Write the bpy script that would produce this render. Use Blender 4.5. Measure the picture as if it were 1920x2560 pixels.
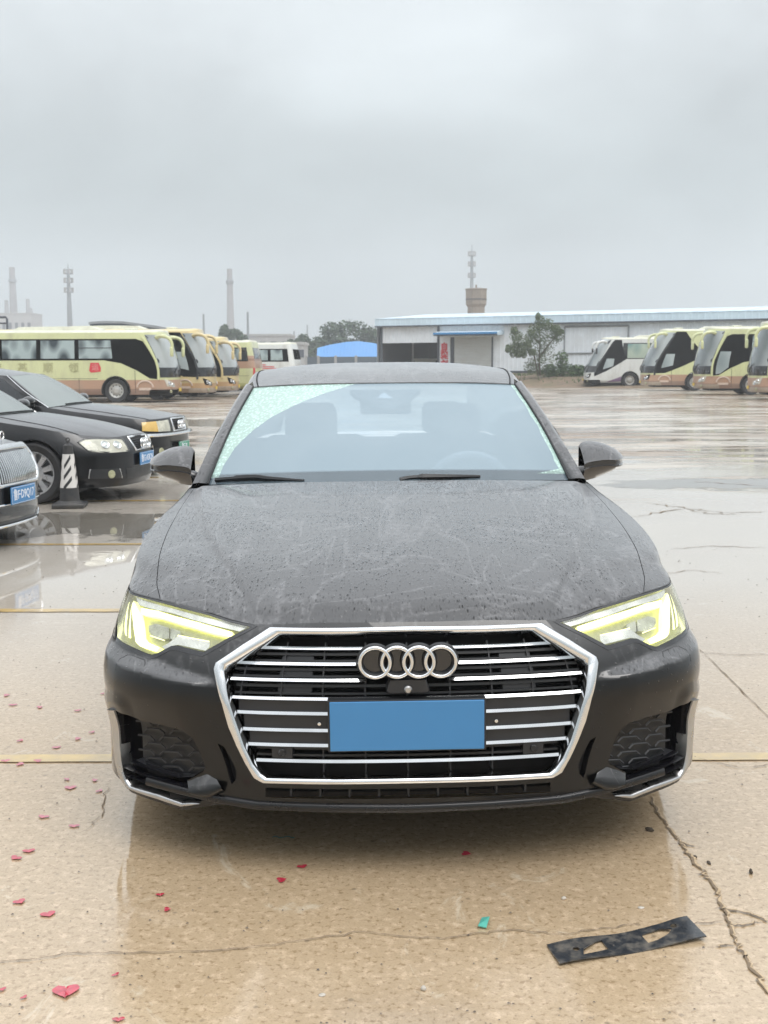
import bpy, bmesh, math, random
import numpy as np
from math import radians, sin, cos, pi, sqrt, atan2
from mathutils import Vector, Matrix, geometry
for _o in list(bpy.data.objects): bpy.data.objects.remove(_o)
SC = bpy.context.scene
COL = SC.collection
RND = random.Random(7); DEBUG = False
# ------------------------------------------------------------------ camera
FPX, V0, CH = 2950.0, 915.0, 1.46
PITCH = math.atan((1280 - V0) / FPX)
_cd = bpy.data.cameras.new('camera')
CAM = bpy.data.objects.new('camera', _cd); COL.objects.link(CAM)
_cd.sensor_fit = 'VERTICAL'; _cd.sensor_height = 36.0; _cd.lens = FPX / 2560 * 36
_cd.clip_start = 0.05; _cd.clip_end = 5000
CAM.location = (0, 0, CH)
CAM.matrix_world = Matrix.Translation((0, 0, CH)) @ Matrix.Rotation(pi/2 - PITCH, 4, 'X') @ Matrix.Rotation(-radians(.15), 4, 'Z')
_cd.dof.use_dof = True; _cd.dof.focus_distance = 3.9; _cd.dof.aperture_fstop = 11.0
SC.camera = CAM
# ------------------------------------------------------------------ sky, sun, exposure
SUN_EL, SUN_AZ = 58, 150
W = bpy.data.worlds.new('World'); SC.world = W; W.use_nodes = True
nt = W.node_tree; nt.nodes.clear()
def N(nt, t, **kw):
    n = nt.nodes.new(t)
    for k, v in kw.items():
        if k.startswith('i_'):
            key = k[2:]; key = int(key) if key.isdigit() else key.replace('_', ' ')
            n.inputs[key].default_value = v
        else: setattr(n, k, v)
    return n
def L(nt, a, b): nt.links.new(a, b)
sky = N(nt, 'ShaderNodeTexSky', sky_type='NISHITA', sun_disc=False, sun_elevation=radians(SUN_EL), sun_rotation=radians(SUN_AZ), air_density=2.0, dust_density=6.0)
tc = N(nt, 'ShaderNodeTexCoord'); sep = N(nt, 'ShaderNodeSeparateXYZ'); L(nt, tc.outputs['Generated'], sep.inputs[0])
el = N(nt, 'ShaderNodeMath', operation='MAXIMUM', i_1=0.0); L(nt, sep.outputs['Z'], el.inputs[0])
grad = N(nt, 'ShaderNodeValToRGB'); L(nt, el.outputs[0], grad.inputs[0])
grad.color_ramp.interpolation = 'EASE'
cr = grad.color_ramp.elements
cr[0].position = 0.0; cr[0].color = (4.6, 5.25, 5.5, 1)
cr[1].position = 1.0; cr[1].color = (19.5, 20.0, 20.8, 1)
e = cr.new(.12); e.color = (4.95, 5.6, 5.8, 1)
e = cr.new(.28); e.color = (7.4, 7.95, 8.25, 1)
mp = N(nt, 'ShaderNodeMapping'); mp.inputs['Scale'].default_value = (1.0, 1.0, 1.9); L(nt, tc.outputs['Generated'], mp.inputs[0])
n1 = N(nt, 'ShaderNodeTexNoise', i_Scale=3.4, i_Detail=6.0, i_Roughness=.52, i_Distortion=.25); L(nt, mp.outputs[0], n1.inputs['Vector'])
r1 = N(nt, 'ShaderNodeMapRange', i_1=.3, i_2=.7, i_3=.84, i_4=1.20); L(nt, n1.outputs[0], r1.inputs[0])
mul = N(nt, 'ShaderNodeVectorMath', operation='SCALE'); L(nt, grad.outputs[0], mul.inputs[0]); L(nt, r1.outputs[0], mul.inputs['Scale'])
mx = N(nt, 'ShaderNodeMix', data_type='RGBA', i_0=.95); L(nt, sky.outputs[0], mx.inputs[6]); L(nt, mul.outputs[0], mx.inputs[7])
bg = N(nt, 'ShaderNodeBackground', i_Strength=.1); L(nt, mx.outputs[2], bg.inputs[0])
wo = N(nt, 'ShaderNodeOutputWorld'); L(nt, bg.outputs[0], wo.inputs[0])
_sl = bpy.data.lights.new('sun', 'SUN'); _sl.energy = 1.5; _sl.angle = radians(40); _sl.color = (1, .97, .93)
SUNO = bpy.data.objects.new('sun', _sl); COL.objects.link(SUNO)
_sd = Vector((cos(radians(SUN_EL)) * sin(radians(SUN_AZ)), cos(radians(SUN_EL)) * cos(radians(SUN_AZ)), sin(radians(SUN_EL))))
SUNO.rotation_euler = _sd.to_track_quat('Z', 'Y').to_euler(); SUNO.location = (0, 0, 60)
SC.view_settings.view_transform = 'Standard'; SC.view_settings.look = 'None'
SC.view_settings.exposure = 0.0; SC.view_settings.gamma = 1.0; SC.view_settings.use_curve_mapping = False
SC.cycles.use_denoising = True
SC.cycles.max_bounces = 8; SC.cycles.transparent_max_bounces = 16; SC.cycles.volume_bounces = 1
SC.cycles.caustics_reflective = False; SC.cycles.caustics_refractive = False
# ------------------------------------------------------------------ picture -> place (used once, to read distances off the photograph)
_cp, _sp = cos(PITCH), sin(PITCH); _r = radians(.15)
_R0, _U0, _F = np.array([1, 0, 0.]), np.array([0, _sp, _cp]), np.array([0, _cp, -_sp])
_R = _R0*cos(_r) - _U0*sin(_r); _U = _U0*cos(_r) + _R0*sin(_r); _CP = np.array([0, 0, CH])
def ray(u, v): return _F + _R*((u-960)/FPX) + _U*((1280-v)/FPX)
def ground_at(u, v, z=0.0):
    d = ray(u, v); return _CP + d*((z-CH)/d[2])
def at_y(u, v, y):
    d = ray(u, v); return _CP + d*(y/d[1])
# ------------------------------------------------------------------ mesh helpers
def vkey(v): return tuple(float(a) for a in v)
class MB:
    def __init__(s): s.v = []; s.f = []; s.n = []; s.uv = None
    def add(s, vs, fs):
        b = len(s.v); s.v += [vkey(p) for p in vs]; s.f += [tuple(int(i)+b for i in f) for f in fs]; return s
    def box(s, x0, x1, y0, y1, z0, z1):
        return s.add([(x, y, z) for z in (z0, z1) for y in (y0, y1) for x in (x0, x1)],
                     [(0,2,3,1), (4,5,7,6), (0,1,5,4), (2,6,7,3), (0,4,6,2), (1,3,7,5)])
    def obox(s, c, size, M=None):
        hx, hy, hz = size[0]/2, size[1]/2, size[2]/2
        vs = [Vector((x, y, z)) for z in (-hz, hz) for y in (-hy, hy) for x in (-hx, hx)]
        if M is not None: vs = [M @ p for p in vs]
        return s.add([p + Vector(c) for p in vs], [(0,2,3,1), (4,5,7,6), (0,1,5,4), (2,6,7,3), (0,4,6,2), (1,3,7,5)])
    def grid(s, P, closed=False, flip=False):
        n, m = len(P), len(P[0]); vs = [p for row in P for p in row]; fs = []
        for i in range(n - 1):
            for j in range(m if closed else m - 1):
                k = (j + 1) % m
                q = (i*m+j, i*m+k, (i+1)*m+k, (i+1)*m+j); fs.append(q[::-1] if flip else q)
        return s.add(vs, fs)
    def tube(s, pts, r, n=8, caps=True):
        pts = [Vector(p) for p in pts]; rs = r if hasattr(r, '__len__') else [r]*len(pts)
        rings = []; up = None
        for i, p in enumerate(pts):
            t = (pts[min(i+1, len(pts)-1)] - pts[max(i-1, 0)]).normalized()
            if up is None: up = Vector((0, 0, 1)) if abs(t.z) < .9 else Vector((1, 0, 0))
            a = t.cross(up).normalized(); b = a.cross(t).normalized(); up = b
            rings.append([p + (a*cos(2*pi*k/n) + b*sin(2*pi*k/n))*rs[i] for k in range(n)])
        s.grid(rings, closed=True)
        if caps:
            b0 = len(s.v) - n*len(pts)
            s.f.append(tuple(b0 + k for k in range(n))); s.f.append(tuple(b0 + n*(len(pts)-1) + k for k in reversed(range(n))))
        return s
    def lathe(s, prof, n=24, M=None):          # profile of (radius, height) turned about +Z
        M = M or Matrix(); rings = [[M @ Vector((r*cos(2*pi*k/n), r*sin(2*pi*k/n), z)) for k in range(n)] for r, z in prof]
        return s.grid(rings, closed=True)
    def torus(s, c, R, r, ax='Y', n=40, m=10, sy=1.0):
        rings = []
        for i in range(n + 1):
            a = 2*pi*i/n; row = []
            for j in range(m):
                b = 2*pi*j/m; d = R + r*cos(b); h = r*sin(b)*sy
                p = {'Y': (d*cos(a), h, d*sin(a)), 'Z': (d*cos(a), d*sin(a), h), 'X': (h, d*cos(a), d*sin(a))}[ax]
                row.append(Vector(p) + Vector(c))
            rings.append(row)
        return s.grid(rings, closed=True)
    def prism(s, poly, h0, h1, fn=lambda x, y, h: (x, y, h)):   # flat outline pulled from h0 to h1
        n = len(poly); tri = geometry.tessellate_polygon([[Vector((x, y, 0)) for x, y in poly]])
        vs = [fn(x, y, h0) for x, y in poly] + [fn(x, y, h1) for x, y in poly]
        fs = [tuple(t) for t in tri] + [tuple(i+n for i in reversed(t)) for t in tri] + [(i, (i+1) % n, (i+1) % n+n, i+n) for i in range(n)]
        return s.add(vs, fs)
    def mesh(s, name, m, smooth=True, angle=38):
        me = bpy.data.meshes.new(name); me.from_pydata(s.v, [], s.f)
        bm = bmesh.new(); bm.from_mesh(me); bmesh.ops.remove_doubles(bm, verts=bm.verts, dist=1e-5)
        bmesh.ops.recalc_face_normals(bm, faces=bm.faces); bm.to_mesh(me); bm.free()
        if smooth:
            me.polygons.foreach_set('use_smooth', [True]*len(me.polygons)); me.set_sharp_from_angle(angle=radians(angle))
        if m: me.materials.append(m)
        return me
    def build(s, name, m, parent=None, smooth=True, angle=38, bevel=0, label=None):
        o = bpy.data.objects.new(name, s.mesh(name, m, smooth, angle)); COL.objects.link(o)
        if parent is not None: o.parent = parent
        if bevel:
            b = o.modifiers.new('bevel', 'BEVEL'); b.width = bevel; b.segments = 2; b.limit_method = 'ANGLE'
        if label: o['label'] = label
        return o
def tag(o, label=None, cat=None, group=None, kind=None):
    if label: o['label'] = label
    if cat: o['category'] = cat
    if group: o['group'] = group
    if kind: o['kind'] = kind
    return o
def thing(name, label, cat, loc=(0, 0, 0), rot=(0, 0, 0), group=None):
    o = bpy.data.objects.new(name, None); COL.objects.link(o); o.location = loc; o.rotation_euler = rot
    o.empty_display_size = .2
    return tag(o, label, cat, group)
def dup(root, parent=None):
    r = root.copy(); COL.objects.link(r)
    if parent is not None: r.parent = parent
    for ch in list(root.children): dup(ch, r)
    return r
def raw(name, vs, fs, m, parent=None, normals=None, uvs=None):
    me = bpy.data.meshes.new(name); me.from_pydata([vkey(p) for p in vs], [], [tuple(int(i) for i in f) for f in fs])
    me.polygons.foreach_set('use_smooth', [True]*len(me.polygons)); me.materials.append(m)
    if uvs is not None:
        uvl = me.uv_layers.new(name='UVMap')
        li = np.zeros(len(me.loops), dtype=np.int32); me.loops.foreach_get('vertex_index', li)
        uvl.data.foreach_set('uv', np.asarray(uvs, dtype=np.float32)[li].ravel())
    if normals is not None: me.normals_split_custom_set_from_vertices([vkey(p) for p in normals])
    o = bpy.data.objects.new(name, me); COL.objects.link(o)
    if parent is not None: o.parent = parent
    return o
def spline(pts, n, closed=False):              # chord-length Catmull-Rom through points
    P = np.asarray(pts, float); d = np.r_[0, np.cumsum(np.maximum(np.linalg.norm(np.diff(P, axis=0), axis=1), 1e-9))]
    T = np.zeros_like(P)
    for i in range(len(P)):
        a, b = max(i-1, 0), min(i+1, len(P)-1); T[i] = (P[b]-P[a])/(d[b]-d[a])
    x = np.linspace(0, d[-1], n) if np.isscalar(n) else np.asarray(n)*d[-1]
    k = np.clip(np.searchsorted(d, x, 'right')-1, 0, len(P)-2); h = d[k+1]-d[k]; t = (x-d[k])/h
    t2, t3 = t*t, t**3
    return ((2*t3-3*t2+1)[:, None]*P[k] + (t3-2*t2+t)[:, None]*h[:, None]*T[k] + (-2*t3+3*t2)[:, None]*P[k+1] + (t3-t2)[:, None]*h[:, None]*T[k+1])
def sm(x, a=0.0, b=1.0):
    t = np.clip((np.asarray(x, float)-a)/(b-a), 0, 1); return t*t*(3-2*t)
def inside(px, py, poly):
    px, py = np.asarray(px), np.asarray(py); r = np.zeros(px.shape, bool); n = len(poly)
    for i in range(n):
        x0, y0 = poly[i]; x1, y1 = poly[(i+1) % n]
        c = ((y0 > py) != (y1 > py))
        with np.errstate(divide='ignore', invalid='ignore'):
            r ^= c & (px < (x1-x0)*(py-y0)/(y1-y0+1e-30)+x0)
    return r
def dense(poly, step, closed=True):
    out = []; n = len(poly)
    for i in range(n if closed else n-1):
        a, b = np.array(poly[i], float), np.array(poly[(i+1) % n], float); k = max(1, int(np.ceil(np.linalg.norm(b-a)/step)))
        out += [tuple(a+(b-a)*j/k) for j in range(k)]
    if not closed: out.append(tuple(poly[-1]))
    return out
def cdt(outer, holes, pts, eps=1e-5, lines=()):
    """triangles of an outline with holes, with extra inner points; outlines are followed exactly"""
    vs = []; ed = []
    for poly in [outer] + holes:
        b = len(vs); n = len(poly); vs += poly; ed += [(b+i, b+(i+1) % n) for i in range(n)]
    for ln in lines:
        b = len(vs); vs += [tuple(q) for q in ln]; ed += [(b+i, b+i+1) for i in range(len(ln)-1)]
    vs = [Vector((float(a), float(c))) for a, c in vs]
    if len(pts):
        B = np.array([(v.x, v.y) for v in vs]); P = np.asarray(pts, float)
        keep = inside(P[:, 0], P[:, 1], outer)
        for h in holes: keep &= ~inside(P[:, 0], P[:, 1], h)
        P = P[keep]
        if len(P):
            dmin = np.full(len(P), 9e9)
            for b in B: dmin = np.minimum(dmin, np.hypot(P[:, 0]-b[0], P[:, 1]-b[1]))
            P = P[dmin > .45*PSTEP[0]]
            vs += [Vector((float(a), float(c))) for a, c in P]
    r = geometry.delaunay_2d_cdt(vs, ed, [], 0, eps)
    V2 = np.array([(v.x, v.y) for v in r[0]]); T = np.array([t for t in r[2] if len(t) == 3])
    c = V2[T].mean(axis=1); ok = inside(c[:, 0], c[:, 1], outer)
    for h in holes: ok &= ~inside(c[:, 0], c[:, 1], h)
    return V2, T[ok]
PSTEP = [.014]
# ------------------------------------------------------------------ materials
def newmat(name):
    m = bpy.data.materials.new(name); m.use_nodes = True; return m, m.node_tree, m.node_tree.nodes['Principled BSDF']
def mat(name, col, rough=.5, metal=0.0, coat=0.0, coat_rough=.03, var=.12, scale=12, bump=0.0, bscale=60, emit=None, estr=0, ior=1.5, dirt=None, dscale=3.0, damt=.4):
    m, t, b = newmat(name)
    b.inputs['Metallic'].default_value = metal; b.inputs['Roughness'].default_value = rough; b.inputs['IOR'].default_value = ior
    b.inputs['Coat Weight'].default_value = coat; b.inputs['Coat Roughness'].default_value = coat_rough
    tc = N(t, 'ShaderNodeTexCoord'); n = N(t, 'ShaderNodeTexNoise', i_Scale=scale, i_Detail=5.0, i_Roughness=.6); L(t, tc.outputs['Object'], n.inputs['Vector'])
    r = N(t, 'ShaderNodeMapRange', i_1=.3, i_2=.7, i_3=1-var, i_4=1+var); L(t, n.outputs[0], r.inputs[0])
    v = N(t, 'ShaderNodeVectorMath', operation='SCALE'); v.inputs[0].default_value = col; L(t, r.outputs[0], v.inputs['Scale'])
    out = v.outputs[0]
    if dirt:
        nd = N(t, 'ShaderNodeTexNoise', i_Scale=dscale, i_Detail=7.0, i_Roughness=.65); L(t, tc.outputs['Object'], nd.inputs['Vector'])
        rd = N(t, 'ShaderNodeMapRange', i_1=.45, i_2=.75, i_3=0.0, i_4=damt); L(t, nd.outputs[0], rd.inputs[0])
        mm = N(t, 'ShaderNodeMix', data_type='RGBA'); L(t, rd.outputs[0], mm.inputs[0]); L(t, out, mm.inputs[6]); mm.inputs[7].default_value = (*dirt, 1); out = mm.outputs[2]
    L(t, out, b.inputs['Base Color'])
    if var:
        rr = N(t, 'ShaderNodeMapRange', i_1=.3, i_2=.7, i_3=max(rough-.08, .02), i_4=rough+.08); L(t, n.outputs[0], rr.inputs[0]); L(t, rr.outputs[0], b.inputs['Roughness'])
    if bump:
        nb = N(t, 'ShaderNodeTexNoise', i_Scale=bscale, i_Detail=4.0); L(t, tc.outputs['Object'], nb.inputs['Vector'])
        bp = N(t, 'ShaderNodeBump', i_Strength=1.0, i_Distance=bump); L(t, nb.outputs[0], bp.inputs['Height']); L(t, bp.outputs[0], b.inputs['Normal'])
    if emit: b.inputs['Emission Color'].default_value = (*emit, 1); b.inputs['Emission Strength'].default_value = estr
    return m
M = {}
M['chrome'] = mat('chrome', (.80, .81, .82), .10, 1.0, var=.04)
M['satin'] = mat('satin_silver', (.50, .50, .50), .30, 1.0, var=.06)
M['black_plastic'] = mat('black_plastic', (.016, .017, .019), .42, var=.2, bump=.0004, bscale=300)
M['gloss_black'] = mat('gloss_black', (.006, .006, .008), .12, coat=1.0, var=.1)
M['grey_plastic'] = mat('grey_plastic', (.022, .023, .026), .45, var=.15)
M['void'] = mat('dark_void', (.006, .006, .007), .8, var=.1)
M['rubber'] = mat('tyre_rubber', (.022, .022, .024), .65, var=.2, bump=.0006, bscale=120)
M['alloy'] = mat('alloy_silver', (.62, .63, .65), .32, .7, var=.06)
M['plate_blue'] = mat('plate_blue', (.055, .22, .47), .45, var=.02)
M['plate_white'] = mat('plate_white', (.75, .78, .85), .4, var=.02)
M['drl'] = mat('daylight_led', (.9, .9, .6), .4, emit=(.95, .98, .34), estr=1.5, var=0)
M['drl_core'] = mat('daylight_led_core', (.9, .9, .8), .4, emit=(1.0, 1.0, .70), estr=4.0, var=0)
M['lamp_inner'] = mat('lamp_housing', (.42, .42, .27), .35, .3, var=.2, scale=40)  # yellowish tint paints in the glow of the daylight bars
M['lamp_white'] = mat('lamp_reflector', (.72, .72, .68), .2, .75, var=.3, scale=14)
M['lamp_cream'] = mat('aged_lamp', (.60, .58, .50), .25, var=.25, scale=9)
M['lamp_cup'] = mat('lamp_cup', (.46, .47, .40), .22, .4, var=.35, scale=30)
M['amber'] = mat('amber_lens', (.62, .40, .10), .15, coat=1.0, var=.1)
M['interior'] = mat('cabin_trim', (.10, .10, .105), .7, var=.15)
M['seat'] = mat('seat_leather', (.09, .09, .095), .6, var=.1)
M['white_print'] = mat('white_print', (.72, .72, .70), .5, var=.05)
M['red_print'] = mat('red_print', (.62, .045, .06), .5, var=.1)
def glass_mat(name, tint, veil=0.0, veil_col=(.7, .8, .9), ior=1.5, drops=False, rough=0.0):
    m = bpy.data.materials.new(name); m.use_nodes = True; t = m.node_tree; t.nodes.clear()
    tr = N(t, 'ShaderNodeBsdfTransparent'); tr.inputs[0].default_value = (*tint, 1)
    gl = N(t, 'ShaderNodeBsdfGlossy'); gl.inputs['Roughness'].default_value = rough
    fr = N(t, 'ShaderNodeFresnel'); ge = N(t, 'ShaderNodeNewGeometry'); io = N(t, 'ShaderNodeMapRange', i_1=0.0, i_2=1.0, i_3=ior, i_4=1/ior); L(t, ge.outputs['Backfacing'], io.inputs[0]); L(t, io.outputs[0], fr.inputs[0])
    df = N(t, 'ShaderNodeBsdfDiffuse'); df.inputs[0].default_value = (*veil_col, 1)
    m0 = N(t, 'ShaderNodeMixShader', i_0=veil); L(t, tr.outputs[0], m0.inputs[1]); L(t, df.outputs[0], m0.inputs[2])
    m1 = N(t, 'ShaderNodeMixShader'); L(t, fr.outputs[0], m1.inputs[0]); L(t, m0.outputs[0], m1.inputs[1]); L(t, gl.outputs[0], m1.inputs[2])
    o = N(t, 'ShaderNodeOutputMaterial'); L(t, m1.outputs[0], o.inputs[0])
    return m, t, m0, m1, df, gl, tr
M['lens'] = glass_mat('clear_lens', (.96, .97, .95), .05, (.8, .8, .75), 1.45)[0]
M['side_glass'] = glass_mat('side_glass', (.10, .12, .13), .04)[0]
M['clear_glass'] = glass_mat('clear_glass', (.55, .60, .60), .1)[0]
M['car_glass'] = glass_mat('pale_glass', (.50, .56, .55), .40, (.62, .70, .69), 1.6)[0]
def wet_paint(name, col, amt=1.0, trails=1.0, ior=1.34):
    """dark car paint under rain: clear coat, beads of water, dried run marks"""
    m, t, b = newmat(name)
    b.inputs['Base Color'].default_value = (*col, 1); b.inputs['Roughness'].default_value = .35; b.inputs['Specular IOR Level'].default_value = .3
    b.inputs['Coat Weight'].default_value = 1.0; b.inputs['Coat Roughness'].default_value = .035; b.inputs['Coat IOR'].default_value = 1.58
    tc = N(t, 'ShaderNodeTexCoord'); g = N(t, 'ShaderNodeNewGeometry'); sp = N(t, 'ShaderNodeSeparateXYZ'); L(t, g.outputs['Normal'], sp.inputs[0])
    up = N(t, 'ShaderNodeMapRange', i_1=.26, i_2=.66); L(t, sp.outputs['Z'], up.inputs[0])          # rain lies on faces that look up
    ci = N(t, 'ShaderNodeMapRange', i_3=ior, i_4=1.70); L(t, up.outputs[0], ci.inputs[0]); L(t, ci.outputs[0], b.inputs['Coat IOR'])
    up2 = N(t, 'ShaderNodeMapRange', i_1=.62, i_2=.80); L(t, sp.outputs['Z'], up2.inputs[0])
    shn = N(t, 'ShaderNodeMath', operation='MULTIPLY', i_1=.75*amt); L(t, up.outputs[0], shn.inputs[0]); L(t, shn.outputs[0], b.inputs['Sheen Weight']); b.inputs['Sheen Roughness'].default_value = .32; b.inputs['Sheen Tint'].default_value = (.93, .95, 1, 1)
    h = None
    for sc, th, seed in ((75, .30, 0), (125, .34, 3), (44, .17, 7), (30, .10, 12)):
        mp = N(t, 'ShaderNodeMapping'); mp.inputs['Location'].default_value = (seed, seed*2, 0); mp.inputs['Scale'].default_value = (1, .36, 1); L(t, tc.outputs['Object'], mp.inputs[0])
        vo = N(t, 'ShaderNodeTexVoronoi', voronoi_dimensions='2D', i_Scale=sc); L(t, mp.outputs[0], vo.inputs['Vector'])
        r = N(t, 'ShaderNodeMapRange', i_1=th, i_2=0.0, i_3=0.0, i_4=1.0, interpolation_type='SMOOTHSTEP'); L(t, vo.outputs['Distance'], r.inputs[0])
        wn = N(t, 'ShaderNodeSeparateColor'); L(t, vo.outputs['Color'], wn.inputs[0])
        k = N(t, 'ShaderNodeMath', operation='GREATER_THAN', i_1=.42); L(t, wn.outputs[0], k.inputs[0])
        q = N(t, 'ShaderNodeMath', operation='MULTIPLY'); L(t, r.outputs[0], q.inputs[0]); L(t, k.outputs[0], q.inputs[1])
        q2 = N(t, 'ShaderNodeMath', operation='MULTIPLY', i_1=70.0/sc); L(t, q.outputs[0], q2.inputs[0])
        if h is None: h = q2.outputs[0]
        else:
            a = N(t, 'ShaderNodeMath', operation='MAXIMUM'); L(t, h, a.inputs[0]); L(t, q2.outputs[0], a.inputs[1]); h = a.outputs[0]
    # patches: some areas carry many beads, others have been wiped by the running water
    pn = N(t, 'ShaderNodeTexNoise', i_Scale=3.5, i_Detail=3.0); L(t, tc.outputs['Object'], pn.inputs['Vector'])
    pr = N(t, 'ShaderNodeMapRange', i_1=.38, i_2=.6, i_3=.35, i_4=1.0); L(t, pn.outputs[0], pr.inputs[0])
    hm = N(t, 'ShaderNodeMath', operation='MULTIPLY'); L(t, h, hm.inputs[0]); L(t, pr.outputs[0], hm.inputs[1])
    hu = N(t, 'ShaderNodeMath', operation='MULTIPLY'); L(t, hm.outputs[0], hu.inputs[0]); L(t, up2.outputs[0], hu.inputs[1])
    v3 = N(t, 'ShaderNodeTexVoronoi', i_Scale=62.0); L(t, tc.outputs['Object'], v3.inputs['Vector']); v3r = N(t, 'ShaderNodeMapRange', i_1=.26, i_2=0.0, i_3=0.0, i_4=.8, interpolation_type='SMOOTHSTEP'); L(t, v3.outputs['Distance'], v3r.inputs[0])
    v3c = N(t, 'ShaderNodeSeparateColor'); L(t, v3.outputs['Color'], v3c.inputs[0]); v3k = N(t, 'ShaderNodeMath', operation='GREATER_THAN', i_1=.6); L(t, v3c.outputs[1], v3k.inputs[0]); v3m = N(t, 'ShaderNodeMath', operation='MULTIPLY'); L(t, v3r.outputs[0], v3m.inputs[0]); L(t, v3k.outputs[0], v3m.inputs[1])
    hall = N(t, 'ShaderNodeMath', operation='MAXIMUM'); L(t, hu.outputs[0], hall.inputs[0]); L(t, v3m.outputs[0], hall.inputs[1])
    bp = N(t, 'ShaderNodeBump', i_Strength=.9*amt, i_Distance=.0022); L(t, hall.outputs[0], bp.inputs['Height']); L(t, bp.outputs[0], b.inputs['Coat Normal'])
    tot = None
    for sx, sy, sc, wd, seed in ((1.0, 2.6, 1.2, .006, 0), (2.4, .42, 1.5, .007, 9), (3.0, .6, 1.3, .007, 21), (1.2, 1.7, 2.2, .004, 4)):
        mp = N(t, 'ShaderNodeMapping'); mp.inputs['Scale'].default_value = (sx, sy, 1); mp.inputs['Location'].default_value = (seed, seed, 0); mp.inputs['Rotation'].default_value = (0, 0, .35 if seed != 9 else .12)
        L(t, tc.outputs['Object'], mp.inputs[0])
        nn = N(t, 'ShaderNodeTexNoise', i_Scale=sc, i_Detail=2.5, i_Roughness=.5, i_Distortion=.35); L(t, mp.outputs[0], nn.inputs['Vector'])
        s1 = N(t, 'ShaderNodeMath', operation='SUBTRACT', i_1=.5); L(t, nn.outputs[0], s1.inputs[0])
        ab = N(t, 'ShaderNodeMath', operation='ABSOLUTE'); L(t, s1.outputs[0], ab.inputs[0])
        r = N(t, 'ShaderNodeMapRange', i_1=wd*1.7, i_2=wd*.1, i_3=0.0, i_4=1.0); L(t, ab.outputs[0], r.inputs[0])
        if tot is None: tot = r.outputs[0]
        else:
            a = N(t, 'ShaderNodeMath', operation='MAXIMUM'); L(t, tot, a.inputs[0]); L(t, r.outputs[0], a.inputs[1]); tot = a.outputs[0]
    br = N(t, 'ShaderNodeTexNoise', i_Scale=55.0, i_Detail=3.0); L(t, tc.outputs['Object'], br.inputs['Vector'])
    brr = N(t, 'ShaderNodeMapRange', i_1=.40, i_2=.62, i_3=.15); L(t, br.outputs[0], brr.inputs[0])
    tb = N(t, 'ShaderNodeMath', operation='MULTIPLY'); L(t, tot, tb.inputs[0]); L(t, brr.outputs[0], tb.inputs[1])
    tu = N(t, 'ShaderNodeMath', operation='MULTIPLY'); L(t, tb.outputs[0], tu.inputs[0]); L(t, up.outputs[0], tu.inputs[1])
    tv = N(t, 'ShaderNodeMath', operation='MULTIPLY', i_1=.125*trails); L(t, tu.outputs[0], tv.inputs[0])
    # thin even film of fine droplets and dust
    fl = N(t, 'ShaderNodeMath', operation='MULTIPLY_ADD', i_1=.022*amt, i_2=0.0); L(t, up.outputs[0], fl.inputs[0])
    inv = N(t, 'ShaderNodeMath', operation='MULTIPLY_ADD', i_1=-.75, i_2=1.0); L(t, hu.outputs[0], inv.inputs[0]); inv.use_clamp = True; L(t, inv.outputs[0], b.inputs['Coat Weight'])
    f2 = N(t, 'ShaderNodeMath', operation='MULTIPLY'); L(t, fl.outputs[0], f2.inputs[0]); L(t, inv.outputs[0], f2.inputs[1]); fl = f2
    fa = N(t, 'ShaderNodeMath', operation='ADD'); L(t, tv.outputs[0], fa.inputs[0]); L(t, fl.outputs[0], fa.inputs[1])
    df = N(t, 'ShaderNodeBsdfDiffuse'); df.inputs[0].default_value = (.62, .62, .64, 1)
    ms = N(t, 'ShaderNodeMixShader'); L(t, fa.outputs[0], ms.inputs[0]); L(t, b.outputs[0], ms.inputs[1]); L(t, df.outputs[0], ms.inputs[2])
    L(t, ms.outputs[0], t.nodes['Material Output'].inputs[0])
    return m
M['paint'] = wet_paint('wet_black_paint', (.0012, .0012, .0015))
M['paint_navy'] = wet_paint('wet_dark_paint', (.002, .0024, .004), .6, .25, 1.22)
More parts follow.
